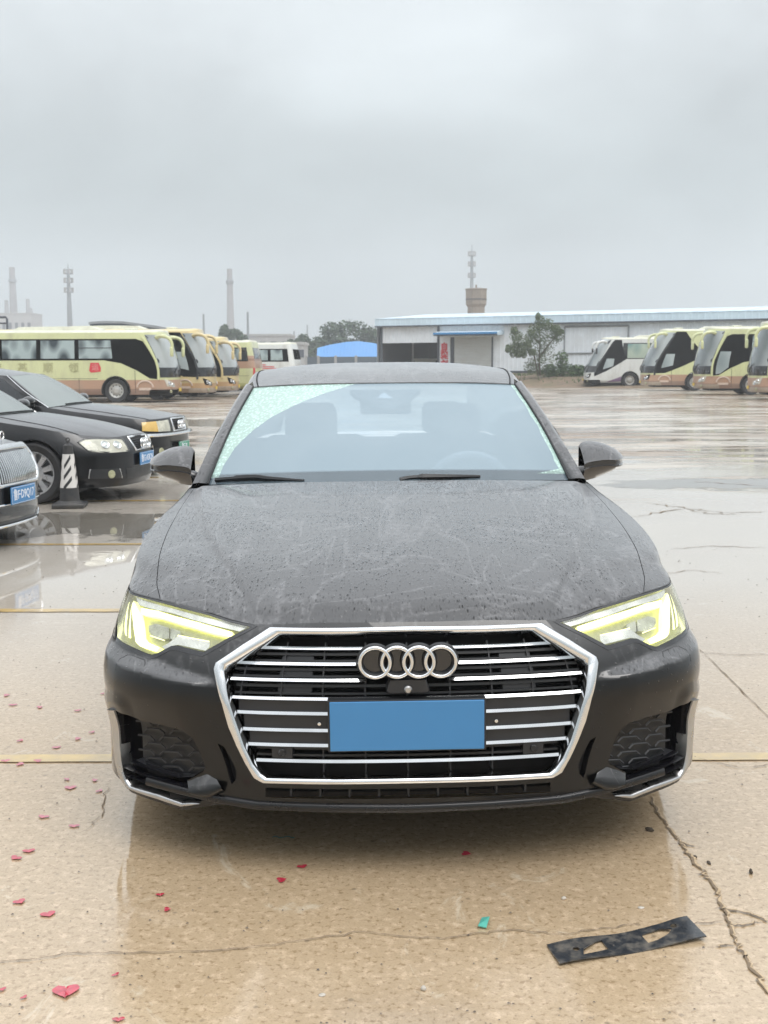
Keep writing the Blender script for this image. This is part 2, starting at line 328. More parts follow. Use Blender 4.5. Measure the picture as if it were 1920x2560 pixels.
# ------------------------------------------------------------------ ground
def ground_material():
    m, t, b = newmat('wet_concrete')
    tc = N(t, 'ShaderNodeTexCoord'); O = tc.outputs['Object']
    def noise(sc, det=5, rough=.55, dist=0.0, scale=(1, 1, 1), loc=(0, 0, 0)):
        mp = N(t, 'ShaderNodeMapping'); mp.inputs['Scale'].default_value = scale; mp.inputs['Location'].default_value = loc; L(t, O, mp.inputs[0])
        n = N(t, 'ShaderNodeTexNoise', i_Scale=sc, i_Detail=det, i_Roughness=rough, i_Distortion=dist); L(t, mp.outputs[0], n.inputs['Vector']); return n.outputs[0]
    def rng(x, a, b_, c=0.0, d=1.0, st='LINEAR'):
        r = N(t, 'ShaderNodeMapRange', i_1=a, i_2=b_, i_3=c, i_4=d, interpolation_type=st); L(t, x, r.inputs[0]); return r.outputs[0]
    def mth(op, x, y):
        n = N(t, 'ShaderNodeMath', operation=op)
        for i, q in enumerate((x, y)):
            if isinstance(q, (int, float)): n.inputs[i].default_value = q
            else: L(t, q, n.inputs[i])
        return n.outputs[0]
    def mixc(f, a, b_):
        n = N(t, 'ShaderNodeMix', data_type='RGBA')
        if isinstance(f, (int, float)): n.inputs[0].default_value = f
        else: L(t, f, n.inputs[0])
        for k, q in ((6, a), (7, b_)):
            if isinstance(q, tuple): n.inputs[k].default_value = (*q, 1)
            else: L(t, q, n.inputs[k])
        return n.outputs[2]
    sp = N(t, 'ShaderNodeSeparateXYZ'); L(t, O, sp.inputs[0])
    far = rng(sp.outputs['Y'], 10.0, 22.0)
    c = mixc(rng(noise(.9, 6, .6), .35, .65), (.49, .365, .225), (.43, .32, .20))
    c = mixc(rng(noise(7, 6, .7), .5, .75, 0, .5), c, (.57, .44, .29))
    c = mixc(rng(noise(34, 4, .65), .50, .68, 0, .75), c, (.66, .50, .34))
    c = mixc(rng(noise(60, 3, .6, loc=(3, 1, 0)), .54, .66, 0, .75), c, (.27, .18, .09))
    c = mixc(rng(noise(170, 3, .6, loc=(7, 4, 0)), .50, .66, 0, .45), c, (.30, .22, .13))
    vo = N(t, 'ShaderNodeTexVoronoi', i_Scale=11.0); L(t, O, vo.inputs['Vector'])
    c = mixc(rng(vo.outputs['Distance'], .10, .05, 0, .55), c, (.16, .12, .075))
    c = mixc(rng(noise(2.6, 8, .72, 1.2, (1.6, 1, 1), (5, 2, 0)), .60, .66, 0, .5), c, (.66, .58, .45))   # worn pale scuffs
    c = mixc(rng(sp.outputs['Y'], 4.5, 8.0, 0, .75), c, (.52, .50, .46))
    c = mixc(mth('MULTIPLY', far, rng(noise(.22, 5, .6, scale=(1, 1, 1)), .4, .6)), c, (.24, .165, .11))             # muddy far lot
    L(t, c, b.inputs['Base Color'])
    b.inputs['Roughness'].default_value = .75; b.inputs['Specular IOR Level'].default_value = .25
    # the water film: deep and mirror-like in puddles, thin and broken on the high spots
    pn = noise(.33, 6, .6, .3, (.55, 1.0, 1), (2.2, .4, 0))
    pud = rng(pn, .40, .50, 0, 1, 'SMOOTHSTEP')
    brk = rng(noise(.85, 7, .68, .4, (.40, 1.2, 1)), .43, .53)
    farw = mth('MULTIPLY', brk, 1.0)
    wet = mth('MAXIMUM', mth('MULTIPLY', pud, mth('SUBTRACT', 1.0, mth('MULTIPLY', far, .5))), mth('ADD', mth('MULTIPLY', farw, mth('MULTIPLY', far, .95)), mth('MULTIPLY', mth('SUBTRACT', 1.0, far), .80)))
    pool = None
    wb = mth('MULTIPLY', mth('SUBTRACT', noise(1.3, 6, .68), .5), 2.2)
    for px_, py_, rx_, ry_ in ((-3.0, 10.9, 2.1, .95), (-4.6, 8.4, 1.5, .5), (-4.5, 31, 4, 2.2), (12, 20, 4, 1.1), (4.2, 14.5, 1.6, .7)):
        dx = mth('DIVIDE', mth('SUBTRACT', sp.outputs['X'], px_), rx_); dy = mth('DIVIDE', mth('SUBTRACT', sp.outputs['Y'], py_), ry_)
        dd = mth('ADD', mth('SQRT', mth('ADD', mth('MULTIPLY', dx, dx), mth('MULTIPLY', dy, dy)), 0.0), wb); q_ = rng(dd, 1.05, .85, 0, 1, 'SMOOTHSTEP'); pool = q_ if pool is None else mth('MAXIMUM', pool, q_)
    wet = mth('MAXIMUM', wet, pool)
    L(t, mixc(mth('MULTIPLY', pool, .72), c, (.055, .045, .028)), b.inputs['Base Color'])
    b.inputs['Coat IOR'].default_value = 2.15
    L(t, rng(wet, 0, .7, .35, 1.0), b.inputs['Coat Weight']); L(t, mth('ADD', mth('ADD', rng(wet, .2, .85, .30, .016), mth('MULTIPLY', rng(sp.outputs['Y'], 16, 30), .13)), rng(sp.outputs['Y'], 3.1, 2.85, 0, .16)), b.inputs['Coat Roughness'])
    hb = mth('ADD', mth('MULTIPLY', noise(26, 6, .7), .0035), mth('MULTIPLY', noise(90, 4, .6), .0012))
    bp = N(t, 'ShaderNodeBump', i_Strength=.8, i_Distance=1.0); L(t, hb, bp.inputs['Height']); L(t, bp.outputs[0], b.inputs['Normal'])
    hc = mth('MULTIPLY', mth('ADD', mth('MULTIPLY', noise(26, 5, .65), .0030), mth('MULTIPLY', noise(2.2, 3, .5), .004)), mth('MULTIPLY', rng(wet, .55, 1.0, 1.0, .03), mth('SUBTRACT', 1.0, mth('MULTIPLY', far, .7))))
    bc = N(t, 'ShaderNodeBump', i_Strength=.5, i_Distance=1.0); L(t, hc, bc.inputs['Height']); L(t, bc.outputs[0], b.inputs['Coat Normal'])
    return m
M['ground'] = ground_material()
GX = [-700, -300, -120, -40, -15, -5, 0, 5, 15, 40, 120, 300, 700]; GY = [-60, -10, 0, 3, 6, 12, 25, 50, 80, 120, 200, 350, 700]
GROUND = MB().grid([[(x, y, 0) for x in GX] for y in GY]).build('ground', M['ground']); tag(GROUND, 'wet beige concrete yard with puddles and cracks', kind='structure')
M['yellow'] = mat('yellow_road_paint', (.62, .40, .09), .45, coat=.8, coat_rough=.08, var=.2, scale=9, dirt=(.42, .31, .18), dscale=6, damt=.85)
M['yellow_near'] = mat('worn_yellow_paint', (.60, .42, .14), .45, coat=.8, coat_rough=.08, var=.2, scale=9, dirt=(.44, .33, .2), dscale=5, damt=.9)
for y, x0, x1, w, mm in ((4.28, -9, 1.0, .085, 'yellow_near'), (4.28, 1.02, 6, .075, 'yellow_near'), (6.99, -9, -1.55, .09, 'yellow'), (9.66, -10, -1.9, .08, 'yellow'), (12.85, -10, -2.0, .085, 'yellow'), (15.55, -10, -2.4, .1, 'yellow')):
    mb = MB(); n = 60
    rows = [[(x0+(x1-x0)*i/n, y + s*w/2 + RND.uniform(-.004, .004), .004) for i in range(n+1)] for s in (-1, 1)]
    o = mb.grid(rows).build('parking_line', M[mm], GROUND)
# cracks: narrow ragged grooves, dark with a pale chipped edge
M['crack'] = mat('crack_dark', (.20, .15, .10), .9, var=.3, scale=40)
M['crack_edge'] = mat('crack_edge', (.46, .35, .22), .8, var=.2, scale=40)
def crack(px, w=.006, jag=.012, sub=12, seed=0, lips=True):
    r = random.Random(seed); P = [ground_at(u, v)[:2] for u, v in px]; pts = []
    for a, b in zip(P[:-1], P[1:]):
        for k in range(sub): pts.append(a + (b-a)*k/sub + (np.array([r.gauss(0, jag), r.gauss(0, jag)]) if k else 0))
    pts.append(P[-1]); pts = np.array(pts); d = np.gradient(pts, axis=0); nn = np.stack([-d[:, 1], d[:, 0]], 1); nn /= np.linalg.norm(nn, axis=1)[:, None]+1e-9
    ws = [w*r.uniform(.35, 1.3)*min(1, .3+.2*min(i, len(pts)-1-i)) for i in range(len(pts))]
    MB().grid([[(*(p+n_*wi*s), .0042) for p, n_, wi in zip(pts, nn, ws)] for s in (-.5, .5)]).build('crack', M['crack'], GROUND)
    if lips: MB().grid([[(*(p+n_*(wi*.5+f*w*r.uniform(.2, 1.1))), .0038) for p, n_, wi in zip(pts, nn, ws)] for f in (0, 1)]).build('crack_edge', M['crack_edge'], GROUND)
DS_ = 1920/1659
D = lambda *p: [(x*DS_, y*DS_) for x, y in p]
crack(D((1405, 1722), (1425, 1765), (1455, 1805), (1480, 1840), (1515, 1880), (1535, 1905), (1560, 1960), (1568, 1985), (1590, 2040), (1615, 2080), (1659, 2150)), .0075, .005, 10, 1)
crack(D((1468, 1822), (1500, 1830)), .007, .004, 8, 2); crack(D((1560, 1966), (1620, 1975), (1659, 1992)), .007, .003, 9, 3)
crack(D((1562, 1992), (1500, 1998), (1440, 1996)), .004, .003, 9, 4, False); crack(D((1572, 1996), (1600, 2002), (1640, 1995)), .006, .004, 6, 5)
crack(D((1545, 2045), (1585, 2045)), .006, .004, 6, 6)
crack(D((-20, 2080), (60, 2076), (150, 2062), (270, 2060), (420, 2058), (560, 2046), (680, 2030), (780, 2015), (860, 2024), (960, 2030), (1030, 2018), (1110, 2010), (1200, 2020), (1290, 2010), (1380, 1996)), .0035, .003, 8, 7, False)
crack(D((1492, 1392), (1520, 1412), (1590, 1416), (1680, 1414)), .006, .004, 10, 8, False); crack(D((1522, 1414), (1600, 1490), (1680, 1570)), .006, .002, 10, 9, False)
crack(D((1430, 1240), (1500, 1232), (1560, 1240)), .01, .01, 8, 10, False); crack(D((1395, 1086), (1480, 1098), (1560, 1108), (1659, 1106)), .02, .03, 8, 11, False)
crack(D((1350, 1120), (1470, 1100), (1530, 1110), (1600, 1112)), .02, .03, 8, 12, False); crack(D((1455, 1186), (1540, 1180), (1659, 1184)), .015, .015, 8, 13, False)
crack(D((232, 1700), (222, 1760), (185, 1796)), .004, .006, 8, 14, False); crack(D((1510, 1640), (1600, 1660), (1690, 1650)), .004, .005, 8, 15, False)
crack(D((1280, 980), (1420, 974), (1659, 984)), .05, .05, 8, 16, False); crack(D((1500, 1040), (1659, 1050)), .03, .04, 8, 17, False)
# ------------------------------------------------------------------ a vehicle's skin: one sheet wrapped round plan curve C (waist) and rim curve T
class Shell:
    """rows: (Cx, Cy, Tx, Ty, Tz) from the nose centre to the tail centre, right half; a point is P(s, z)."""
    def __init__(s, rows, zref, zbot, gexp=1.8, tuck=.03, tuck_h=.14, disp=None, n=900, grise=None):
        R = np.array(rows, float); d = np.r_[0, np.cumsum(np.hypot(*np.diff(R[:, :2], axis=0).T))]; s.L = d[-1]; s.knots = d
        q = spline(np.c_[R, d], 2400)                # dense, then re-sampled by s
        Cd = np.r_[0, np.cumsum(np.hypot(*np.diff(q[:, :2], axis=0).T))]; s.S = Cd; s.L = Cd[-1]; s.Q = q
        s.krow = [Cd[np.argmin(np.hypot(q[:, 0]-r[0], q[:, 1]-r[1]))] for r in R]
        s.zref, s.zbot, s.g, s.tuck, s.th, s.disp = zref, zbot, gexp, tuck, tuck_h, disp
    def at(s, sv): return np.stack([np.interp(np.abs(sv), s.S, s.Q[:, k]) for k in range(5)], -1)
    def ztop(s, sv): return s.at(sv)[..., 4]
    def base(s, sv, z):
        sv = np.asarray(sv, float); z = np.asarray(z, float); q = s.at(sv); sg = np.where(sv < 0, -1.0, 1.0)
        zt = q[..., 4]; g = np.clip((z-s.zref)/np.maximum(zt-s.zref, 1e-6), 0, 1.2)**s.g
        xy = q[..., 0:2]*(1-g)[..., None] + q[..., 2:4]*g[..., None]
        t = np.clip((s.zbot+s.th-z)/s.th, 0, 1)**2*s.tuck
        e = 1e-3; a, b = s.at(np.clip(np.abs(sv)+e, 0, s.L)), s.at(np.clip(np.abs(sv)-e, 0, s.L)); tx, ty = a[..., 0]-b[..., 0], a[..., 1]-b[..., 1]
        l = np.hypot(tx, ty)+1e-9; nx, ny = ty/l, -tx/l
        x = xy[..., 0]-nx*t; y = xy[..., 1]-ny*t
        return np.stack([x*sg, y, z], -1)
    def nb(s, sv, z, f, e=2e-3):
        a = f(sv+e, z)-f(sv-e, z); b = f(sv, z+e)-f(sv, z-e)
        n = np.cross(a, b); n /= np.linalg.norm(n, axis=-1)[..., None]+1e-12; return n
    def skin(s, sv, z):
        p = s.base(sv, z)
        if s.disp is not None: p = p + s.nb(sv, z, s.base)*np.asarray(s.disp(np.abs(sv), z))[..., None]
        return p
    def P(s, sv, z, off=0.0):
        sv = np.asarray(sv, float); z = np.asarray(z, float); p = s.skin(sv, z)
        if np.any(off): p = p + s.nb(sv, z, s.base)*np.asarray(off)[..., None] if np.ndim(off) else p + s.nb(sv, z, s.base)*off
        return p
    def normal(s, sv, z): return s.nb(np.asarray(sv, float), np.asarray(z, float), s.skin)
    def patch(s, name, outer, holes, m, parent, off=0.0, step=.02, sides=(1,), thick=0.0, wall=None, lump=None):
        """a piece of the skin with the outline `outer` (s, z); thick > 0 gives it a rim going inwards"""
        PSTEP[0] = step; o_ = dense(outer, step); hs = [dense(h, step) for h in holes]
        a = np.array(o_); x0, y0 = a.min(0); x1, y1 = a.max(0)
        gx, gy = np.meshgrid(np.arange(x0, x1, step), np.arange(y0, y1, step)); pts = np.c_[gx.ravel(), gy.ravel()]
        V, T = cdt(o_, hs, pts); out = []
        for sd in sides:
            sv, z = V[:, 0]*sd, V[:, 1]; of = off + (lump(V[:, 0], z) if lump else 0)
            vs = list(s.P(sv, z, of)); nn = list(s.normal(sv, z)); fs = [tuple(f) for f in T]
            c = vs[T[0][0]]; fn = np.cross(vs[T[0][1]]-vs[T[0][0]], vs[T[0][2]]-vs[T[0][0]])
            if np.dot(fn, nn[T[0][0]]) < 0: fs = [f[::-1] for f in fs]
            out.append(raw(name, vs, fs, m, parent, nn))
            if thick:
                w = MB()
                for lp in [o_] + hs:
                    lp = lp + [lp[0]]; A = np.array(lp)
                    w.grid([list(s.P(A[:, 0]*sd, A[:, 1], off)), list(s.P(A[:, 0]*sd, A[:, 1], off-thick))])
                w.build(wall or 'return_edge', m, out[-1])
        return out
    def wallstrip(s, name, loop, m, parent, o0, o1, closed=True, sd=1):
        A = np.array(list(loop) + ([loop[0]] if closed else []))
        return MB().grid([list(s.P(A[:, 0]*sd, A[:, 1], o0)), list(s.P(A[:, 0]*sd, A[:, 1], o1))]).build(name, m, parent)
    def frame(s, name, outer, inner, m, parent, hi=.012, lo=-.02, closed=True, sd=1, lowout=-.004, n=0):
        """a raised bar between two outlines of equal count"""
        A, B = np.array(outer), np.array(inner)
        if closed: A, B = np.vstack([A, A[:1]]), np.vstack([B, B[:1]])
        if n: A, B = rsmp(A, n), rsmp(B, n)
        f = lambda Q, o: list(s.P(Q[:, 0]*sd, Q[:, 1], o))
        mid = A*.5+B*.5; q = A*.82+B*.18; q2 = A*.18+B*.82
        mb = MB().grid([f(A, lowout), f(A, hi*.6), f(q, hi), f(mid, hi*1.12), f(q2, hi), f(B, hi*.6), f(B, lo)])
        if not closed:
            for k in (0, -1): mb.add([f(A, lowout)[k], f(A, hi*.6)[k], f(q, hi)[k], f(q2, hi)[k], f(B, hi*.6)[k], f(B, lo)[k]], [(0, 1, 2, 3, 4, 5)])
        return mb.build(name, m, parent, angle=50)
    def line(s, name, pts, r, m, parent, off=0.0, n=6, sd=1, step=.03):
        A = np.array(dense(pts, step, False)); return MB().tube([Vector(p) for p in s.P(A[:, 0]*sd, A[:, 1], off)], r, n).build(name, m, parent)
    def band(s, z, w, s0, s1, off, depth, n=40, lean=0.0):
        """vertices of a flat bar following the skin at height z"""
        sv = np.linspace(s0, s1, n); return [list(s.P(sv, sv*0+z+dz, o)) for dz, o in ((-w/2, off-depth), (-w/2, off), (w/2, off-lean), (w/2, off-depth), (-w/2, off-depth))]
    def find(s, uv, M, O, sgn=-1, smax=1.6):
        """picture points -> (s, z) on this skin, the vehicle standing at M, O"""
        key = (sgn, smax)
        if getattr(s, '_fk', None) != key:
            sg, zg = np.meshgrid(np.arange(0, smax, .004), np.linspace(s.zbot, 1, 260)); zt = s.ztop(sg); zz = s.zbot+(zt+.03-s.zbot)*(zg-s.zbot)/(1-s.zbot)
            p = s.skin(sg*sgn, zz).reshape(-1, 3) @ M.T + O - _CP; d = p @ _F
            nw = s.normal(sg*sgn, zz).reshape(-1, 3) @ M.T; face = (nw*p).sum(1) < 0
            s._uv = np.c_[960+FPX*(p @ _R)/d, 1280-FPX*(p @ _U)/d]; s._sz = np.c_[sg.ravel(), zz.ravel()]; s._uv[~face] = 1e6; s._fk = key
        out = []
        for u, v in uv:
            dd = np.hypot(s._uv[:, 0]-u, s._uv[:, 1]-v); k = np.argsort(dd)[:4]; w = 1/(dd[k]+.3); out.append(tuple((s._sz[k]*w[:, None]).sum(0)/w.sum()))
        return out
def rsmp(A, n):
    d = np.r_[0, np.cumsum(np.linalg.norm(np.diff(A, axis=0), axis=1))]; x = np.linspace(0, d[-1], n)
    x = np.unique(np.r_[d, x]); return np.c_[np.interp(x, d, A[:, 0]), np.interp(x, d, A[:, 1])]
def coons(F, B, Lf, Rt, bulge=None):
    """F, B: front and back rows (n); Lf, Rt: side columns (m); all arrays of points"""
    n, m = len(F), len(Lf); t = np.linspace(0, 1, n)[None, :, None]; e = np.linspace(0, 1, m)[:, None, None]
    S = (1-e)*F[None]+e*B[None] + (1-t)*Lf[:, None]+t*Rt[:, None] - ((1-t)*(1-e)*F[0]+t*(1-e)*F[-1]+(1-t)*e*B[0]+t*e*B[-1])
    if bulge is not None: S = S + bulge
    return S
def sheet(name, G, m, parent, mask=None, uv=None, lip=None):
    """grid of points -> smooth sheet with normals from the whole grid (so that panels cut from it stay fair)"""
    G = np.asarray(G); du = np.gradient(G, axis=1); dv = np.gradient(G, axis=0); nn = np.cross(du, dv); nn /= np.linalg.norm(nn, axis=2)[..., None]+1e-12
    if nn[..., 2].mean() < 0: nn = -nn
    a, b = G.shape[:2]; idx = np.arange(a*b).reshape(a, b); fs = []
    for i in range(a-1):
        for j in range(b-1):
            if mask is None or mask[i, j]: fs.append((idx[i, j], idx[i, j+1], idx[i+1, j+1], idx[i+1, j]))
    used = sorted({i for f in fs for i in f}); mp = {i: k for k, i in enumerate(used)}
    v = G.reshape(-1, 3)[used]; n_ = nn.reshape(-1, 3)[used]; fs = [tuple(mp[i] for i in f) for f in fs]
    if fs:
        f = fs[0]; q = np.cross(v[f[1]]-v[f[0]], v[f[3]]-v[f[0]])
        if np.dot(q, n_[f[0]]) < 0: fs = [f[::-1] for f in fs]
    return raw(name, v, fs, m, parent, n_, None if uv is None else np.asarray(uv).reshape(-1, 2)[used])
def wheel(parent, c, side, R=.345, rim=.232, w=.22, spokes=10, name='wheel', twin=True, rimmat=None, hub=.055):
    """tyre and alloy rim on the x axis; side = +1 / -1 points outwards"""
    Mx = Matrix.Translation(c) @ Matrix.Rotation(side*pi/2, 4, 'Y')
    prof = [(rim*.97, -w*.5), (R*.93, -w*.52), (R*.985, -w*.42), (R, -w*.25), (R, w*.25), (R*.985, w*.42), (R*.93, w*.52), (rim*1.06, w*.47), (rim*.99, w*.40)]
    ty = MB().lathe(prof, 48, Mx).build(name, M['rubber'], parent)
    rm = MB().lathe([(rim*1.02, w*.36), (rim*1.0, w*.43), (rim*.95, w*.43), (rim*.91, w*.30), (rim*.86, -w*.3), (0, -w*.3)], 48, Mx)
    rm.build('rim_barrel', M['alloy'] if rimmat is None else rimmat, ty)
    sp = MB()
    for k in range(spokes):
        a = 2*pi*k/spokes; hw0, hw1 = .028, .030
        pts = [(hub*.6, -hw0*.7, w*.30), (hub*.6, hw0*.7, w*.30), (rim*.93, hw1, w*.40), (rim*.93, -hw1, w*.40)]
        top = [Mx @ (Matrix.Rotation(a, 4, 'Z') @ Vector(p)) for p in pts]; bot = [Mx @ (Matrix.Rotation(a, 4, 'Z') @ Vector((p[0], p[1]*1.15, p[2]-.035))) for p in pts]
        sp.add(top+bot, [(0, 1, 2, 3), (0, 4, 5, 1), (1, 5, 6, 2), (2, 6, 7, 3), (3, 7, 4, 0)])
    sp.build('spokes', M['alloy'] if rimmat is None else rimmat, ty, smooth=False)
    MB().lathe([(hub*1.5, w*.26), (hub*1.45, w*.34), (hub, w*.36), (hub*.95, w*.33), (0, w*.33)], 24, Mx).build('hub', M['alloy'] if rimmat is None else rimmat, ty)
    return ty
# ------------------------------------------------------------------ the black saloon in front
PSI, RHO = radians(1.35), radians(.45)
CAR_O = np.array([.071, 3.245, 0.0])
_Rz = np.array([[cos(PSI), -sin(PSI), 0], [sin(PSI), cos(PSI), 0], [0, 0, 1]]); _Ry = np.array([[cos(-RHO), 0, sin(-RHO)], [0, 1, 0], [-sin(-RHO), 0, cos(-RHO)]])
CAR_M = _Rz @ _Ry
def cpx(u, v, Y):
    d = CAR_M.T @ ray(u, v); c = CAR_M.T @ (_CP-CAR_O); return c + d*((Y-c[1])/d[1])
M['lip_black'] = mat('lip_black', (.008, .008, .009), .28, coat=.4, coat_rough=.1, ior=1.35)
CAR = thing('saloon_car', 'large black wet saloon car facing the viewer with lit headlights and blank blue plate', 'car', tuple(CAR_O), (0, -RHO, PSI))
rows = [(0, 0, 0, .085, .729), (.12, .002, .115, .086, .729), (.25, .009, .235, .094, .729), (.42, .03, .38, .115, .722), (.52, .052, .452, .136, .720), (.62, .086, .52, .168, .732),
        (.72, .135, .60, .213, .749), (.80, .185, .67, .258, .757), (.86, .24, .75, .315, .764), (.905, .315, .838, .405, .768), (.93, .42, .866, .49, .776), (.939, .55, .870, .60, .800), (.942, .70, .879, .70, .834),
        (.943, .85, .888, .85, .858), (.943, 1.02, .884, 1.02, .886), (.942, 1.18, .868, 1.18, .912), (.941, 1.32, .849, 1.32, .933), (.94, 1.46, .838, 1.46, .948), (.94, 1.65, .833, 1.65, .965), (.94, 2.2, .838, 2.2, .985),
        (.94, 3.0, .846, 3.0, 1.0), (.94, 3.8, .85, 3.8, 1.005), (.93, 4.35, .82, 4.35, 1.005), (.90, 4.65, .78, 4.62, .995), (.78, 4.86, .66, 4.80, .985), (.5, 4.92, .45, 4.86, .98), (0, 4.94, 0, 4.88, .98)]
BODY0 = Shell(rows, .50, .110, 1.7, .035, .13)
C6 = lambda *p: [(260+.44606*x, 1400+.44606*y) for x, y in p]
HL = lambda *p: [(280+.22905*x, 1440+.22905*y) for x, y in p]
IN = lambda *p: [(260+.22905*x, 1700+.22905*y) for x, y in p]
fd = lambda px: BODY0.find(px, CAR_M, CAR_O)
# outlines read off the photograph, on the skin
lamp = fd(HL((160, 115), (185, 145), (240, 200), (500, 282), (780, 362), (1080, 432), (1300, 484), (1525, 535), (1280, 670), (1005, 826), (960, 820), (830, 788), (720, 757), (650, 765), (560, 812), (500, 842), (440, 858), (400, 848), (250, 788), (120, 718), (68, 670), (66, 560), (75, 450), (95, 270), (130, 160)))
gr_out = fd(C6((1300, 380), (930, 382), (780, 478), (628, 580), (619, 612), (629, 673), (665, 801), (701, 929), (745, 1032), (793, 1135), (842, 1217), (895, 1247), (1300, 1252)))
gr_in = fd(C6((1300, 418), (984, 421), (828, 516), (694, 600), (682, 625), (690, 673), (714, 801), (757, 929), (795, 1032), (843, 1135), (886, 1190), (915, 1212), (1300, 1216)))
zt_o, zt_i, zb_o, zb_i = gr_out[0][1], gr_in[0][1], gr_out[-1][1], gr_in[-1][1]
gr_out[0] = (0.0, zt_o); gr_in[0] = (0.0, zt_i); gr_out[-1] = (0.0, zb_o); gr_in[-1] = (0.0, zb_i)
intake = fd(IN((180, 320), (300, 372), (430, 440), (620, 475), (760, 510), (890, 550), (965, 620), (1050, 800), (1108, 965), (1085, 1000), (1000, 1050), (915, 1095), (980, 1190), (1080, 1225), (1170, 1235), (1060, 1322), (980, 1328), (870, 1335), (600, 1240), (300, 1150), (260, 1090), (225, 1000), (205, 880), (190, 700), (180, 500)))
bl_out = fd(IN((95, 308), (100, 500), (115, 700), (138, 900), (180, 1045), (235, 1125), (290, 1180), (600, 1290), (850, 1372), (960, 1358), (1058, 1338)))
bl_in = fd(IN((178, 318), (180, 500), (190, 700), (207, 880), (228, 1000), (262, 1092), (302, 1150), (600, 1238), (865, 1330), (965, 1326), (1054, 1330)))
dark_refl = fd(IN((1240, 690), (1310, 730), (1400, 880), (1448, 1000), (1440, 1085), (1395, 1140), (1372, 1080), (1330, 920), (1280, 780)))
crease = np.array(fd(C6((40, 480), (80, 560), (120, 592), (250, 632), (420, 675), (592, 699), (640, 720)))); crease = crease[np.argsort(crease[:, 0])]
ledge = np.array(fd(IN((80, 215), (180, 225), (240, 250), (320, 275)))); ledge = ledge[np.argsort(ledge[:, 0])]
lowz = fd(C6((905, 1272),))[0][1]; lipz = fd(C6((905, 1338),))[0][1]
def disp(sv, z):
    zc = np.interp(sv, crease[:, 0], crease[:, 1]); f = np.clip((sv-crease[0, 0])/(crease[-1, 0]-crease[0, 0]), 0, 1)
    A = .033*sm(sv, crease[0, 0]-.01, crease[0, 0]+.12)*(1-.75*sm(sv, crease[-1, 0]-.30, crease[-1, 0]+.10))*(1-sm(sv, crease[-1, 0]+.1, crease[-1, 0]+.45)); w = .015+.019*sm(f, 0, .5); d = z-zc
    sp = .0018*np.logaddexp(0, d/.0018); sp = w-.003*np.logaddexp(0, (w-sp)/.003); r = A*np.where(d <= -.02, 1-sm(-d, 0.02, .20), 1-np.clip(sp/w, 0, 1))
    zl = np.interp(sv, ledge[:, 0], ledge[:, 1]); fl = sm(sv, ledge[0, 0]-.02, ledge[0, 0]+.04); d2 = z-zl
    r = r + .010*fl*np.where(d2 <= 0, 1-sm(-d2, 0.0, .10), 1-np.clip(d2/.035, 0, 1))
    # soft flare over the wheel
    fl2 = np.exp(-((sv-1.35)/.42)**2)*sm(z, .30, .6)*(1-sm(z, .66, .80)); r = r + .004*fl2
    return r
BODY = Shell(rows, .50, .110, 1.7, .035, .13, disp)
def s_of_y(Y): return float(np.interp(Y, BODY.Q[:, 1][1200-900:], BODY.S[1200-900:])) if False else float(BODY.S[np.argmin(np.abs(BODY.Q[:, 1]-Y) + (BODY.Q[:, 0] < .85)*9)])
arch = lambda Y, r=.372, zc=.335: [(s_of_y(Y)+r*cos(a), zc+r*sin(a)) for a in np.linspace(-.42, pi+.42, 30)]
def full_outline(sh, s0, s1, z0=None, n=300):
    sv = np.linspace(s0, s1, n); top = [(float(a), float(b)) for a, b in zip(sv, sh.ztop(sv))]
    return [(s0, z0), (s1, z0)] + top[::-1]
low_hole = [(0.0, lowz-.002), (fd(C6((905, 1270),))[0][0], lowz-.002), (fd(C6((905, 1330),))[0][0], lipz+.004), (0.0, lipz+.004)]
def body_skin():
    z0 = .188
    half = [full_outline(BODY, 0.0, s_of_y(1.72), z0)]
    # notches in the front edge are cut as holes; those that start at the centre line reach past it so both halves meet cleanly
    def past(h): return h
    gh = gr_out[:]; front = []
    a1, a2 = arch(.92), arch(3.844)
    s1 = s_of_y(1.72)
    # outline that follows the wheel arch at the bottom and leaves the centre openings out
    sa = s_of_y(.92); da = .372*cos(.42); ax = lambda s_: s_
    b_o = sorted([q for q in bl_out[4:]]); z1 = min(q[1] for q in b_o)
    bott = [(0.0, .198), (.25, .197), (b_o[0][0]-.12, b_o[0][1]+.012)] + [(q[0], q[1]-.014) for q in b_o] + [(b_o[-1][0]+.08, b_o[-1][1]-.004), (sa-.33, .335-sqrt(.372**2-.33**2))] + [(sa+.372*cos(t), .335+.372*sin(t)) for t in np.linspace(pi+math.acos(.33/.372), -math.asin((.335-z0)/.372), 26)][1:-1] + [(sa+sqrt(.372**2-(.335-z0)**2), z0), (s1, z0)]
    sv = np.linspace(s1, 0, 260); top = [(float(a), float(b)) for a, b in zip(sv, BODY.ztop(sv))]
    lh = low_hole
    centre = [gr_out[0]] + gr_out[1:] + [lh[0], lh[1], lh[2], lh[3]]
    outer = bott + top + centre
    return outer, [intake, dark_refl, lamp_g]
def grow(poly, d):
    P = np.array(poly); c = P.mean(0); out = []
    n = len(P); ar = 0.5*sum(P[i][0]*P[(i+1) % n][1]-P[(i+1) % n][0]*P[i][1] for i in range(n)); sg = 1 if ar > 0 else -1
    for i in range(n):
        a = P[i]-P[i-1]; b = P[(i+1) % n]-P[i]; a = a/(np.hypot(*a)+1e-9); b = b/(np.hypot(*b)+1e-9)
        nn = np.array([a[1]+b[1], -a[0]-b[0]])*sg; l = np.hypot(*nn); nn = nn/(l+1e-9)/max(.45, l/2); out.append(tuple(P[i]+nn*d))
    return out
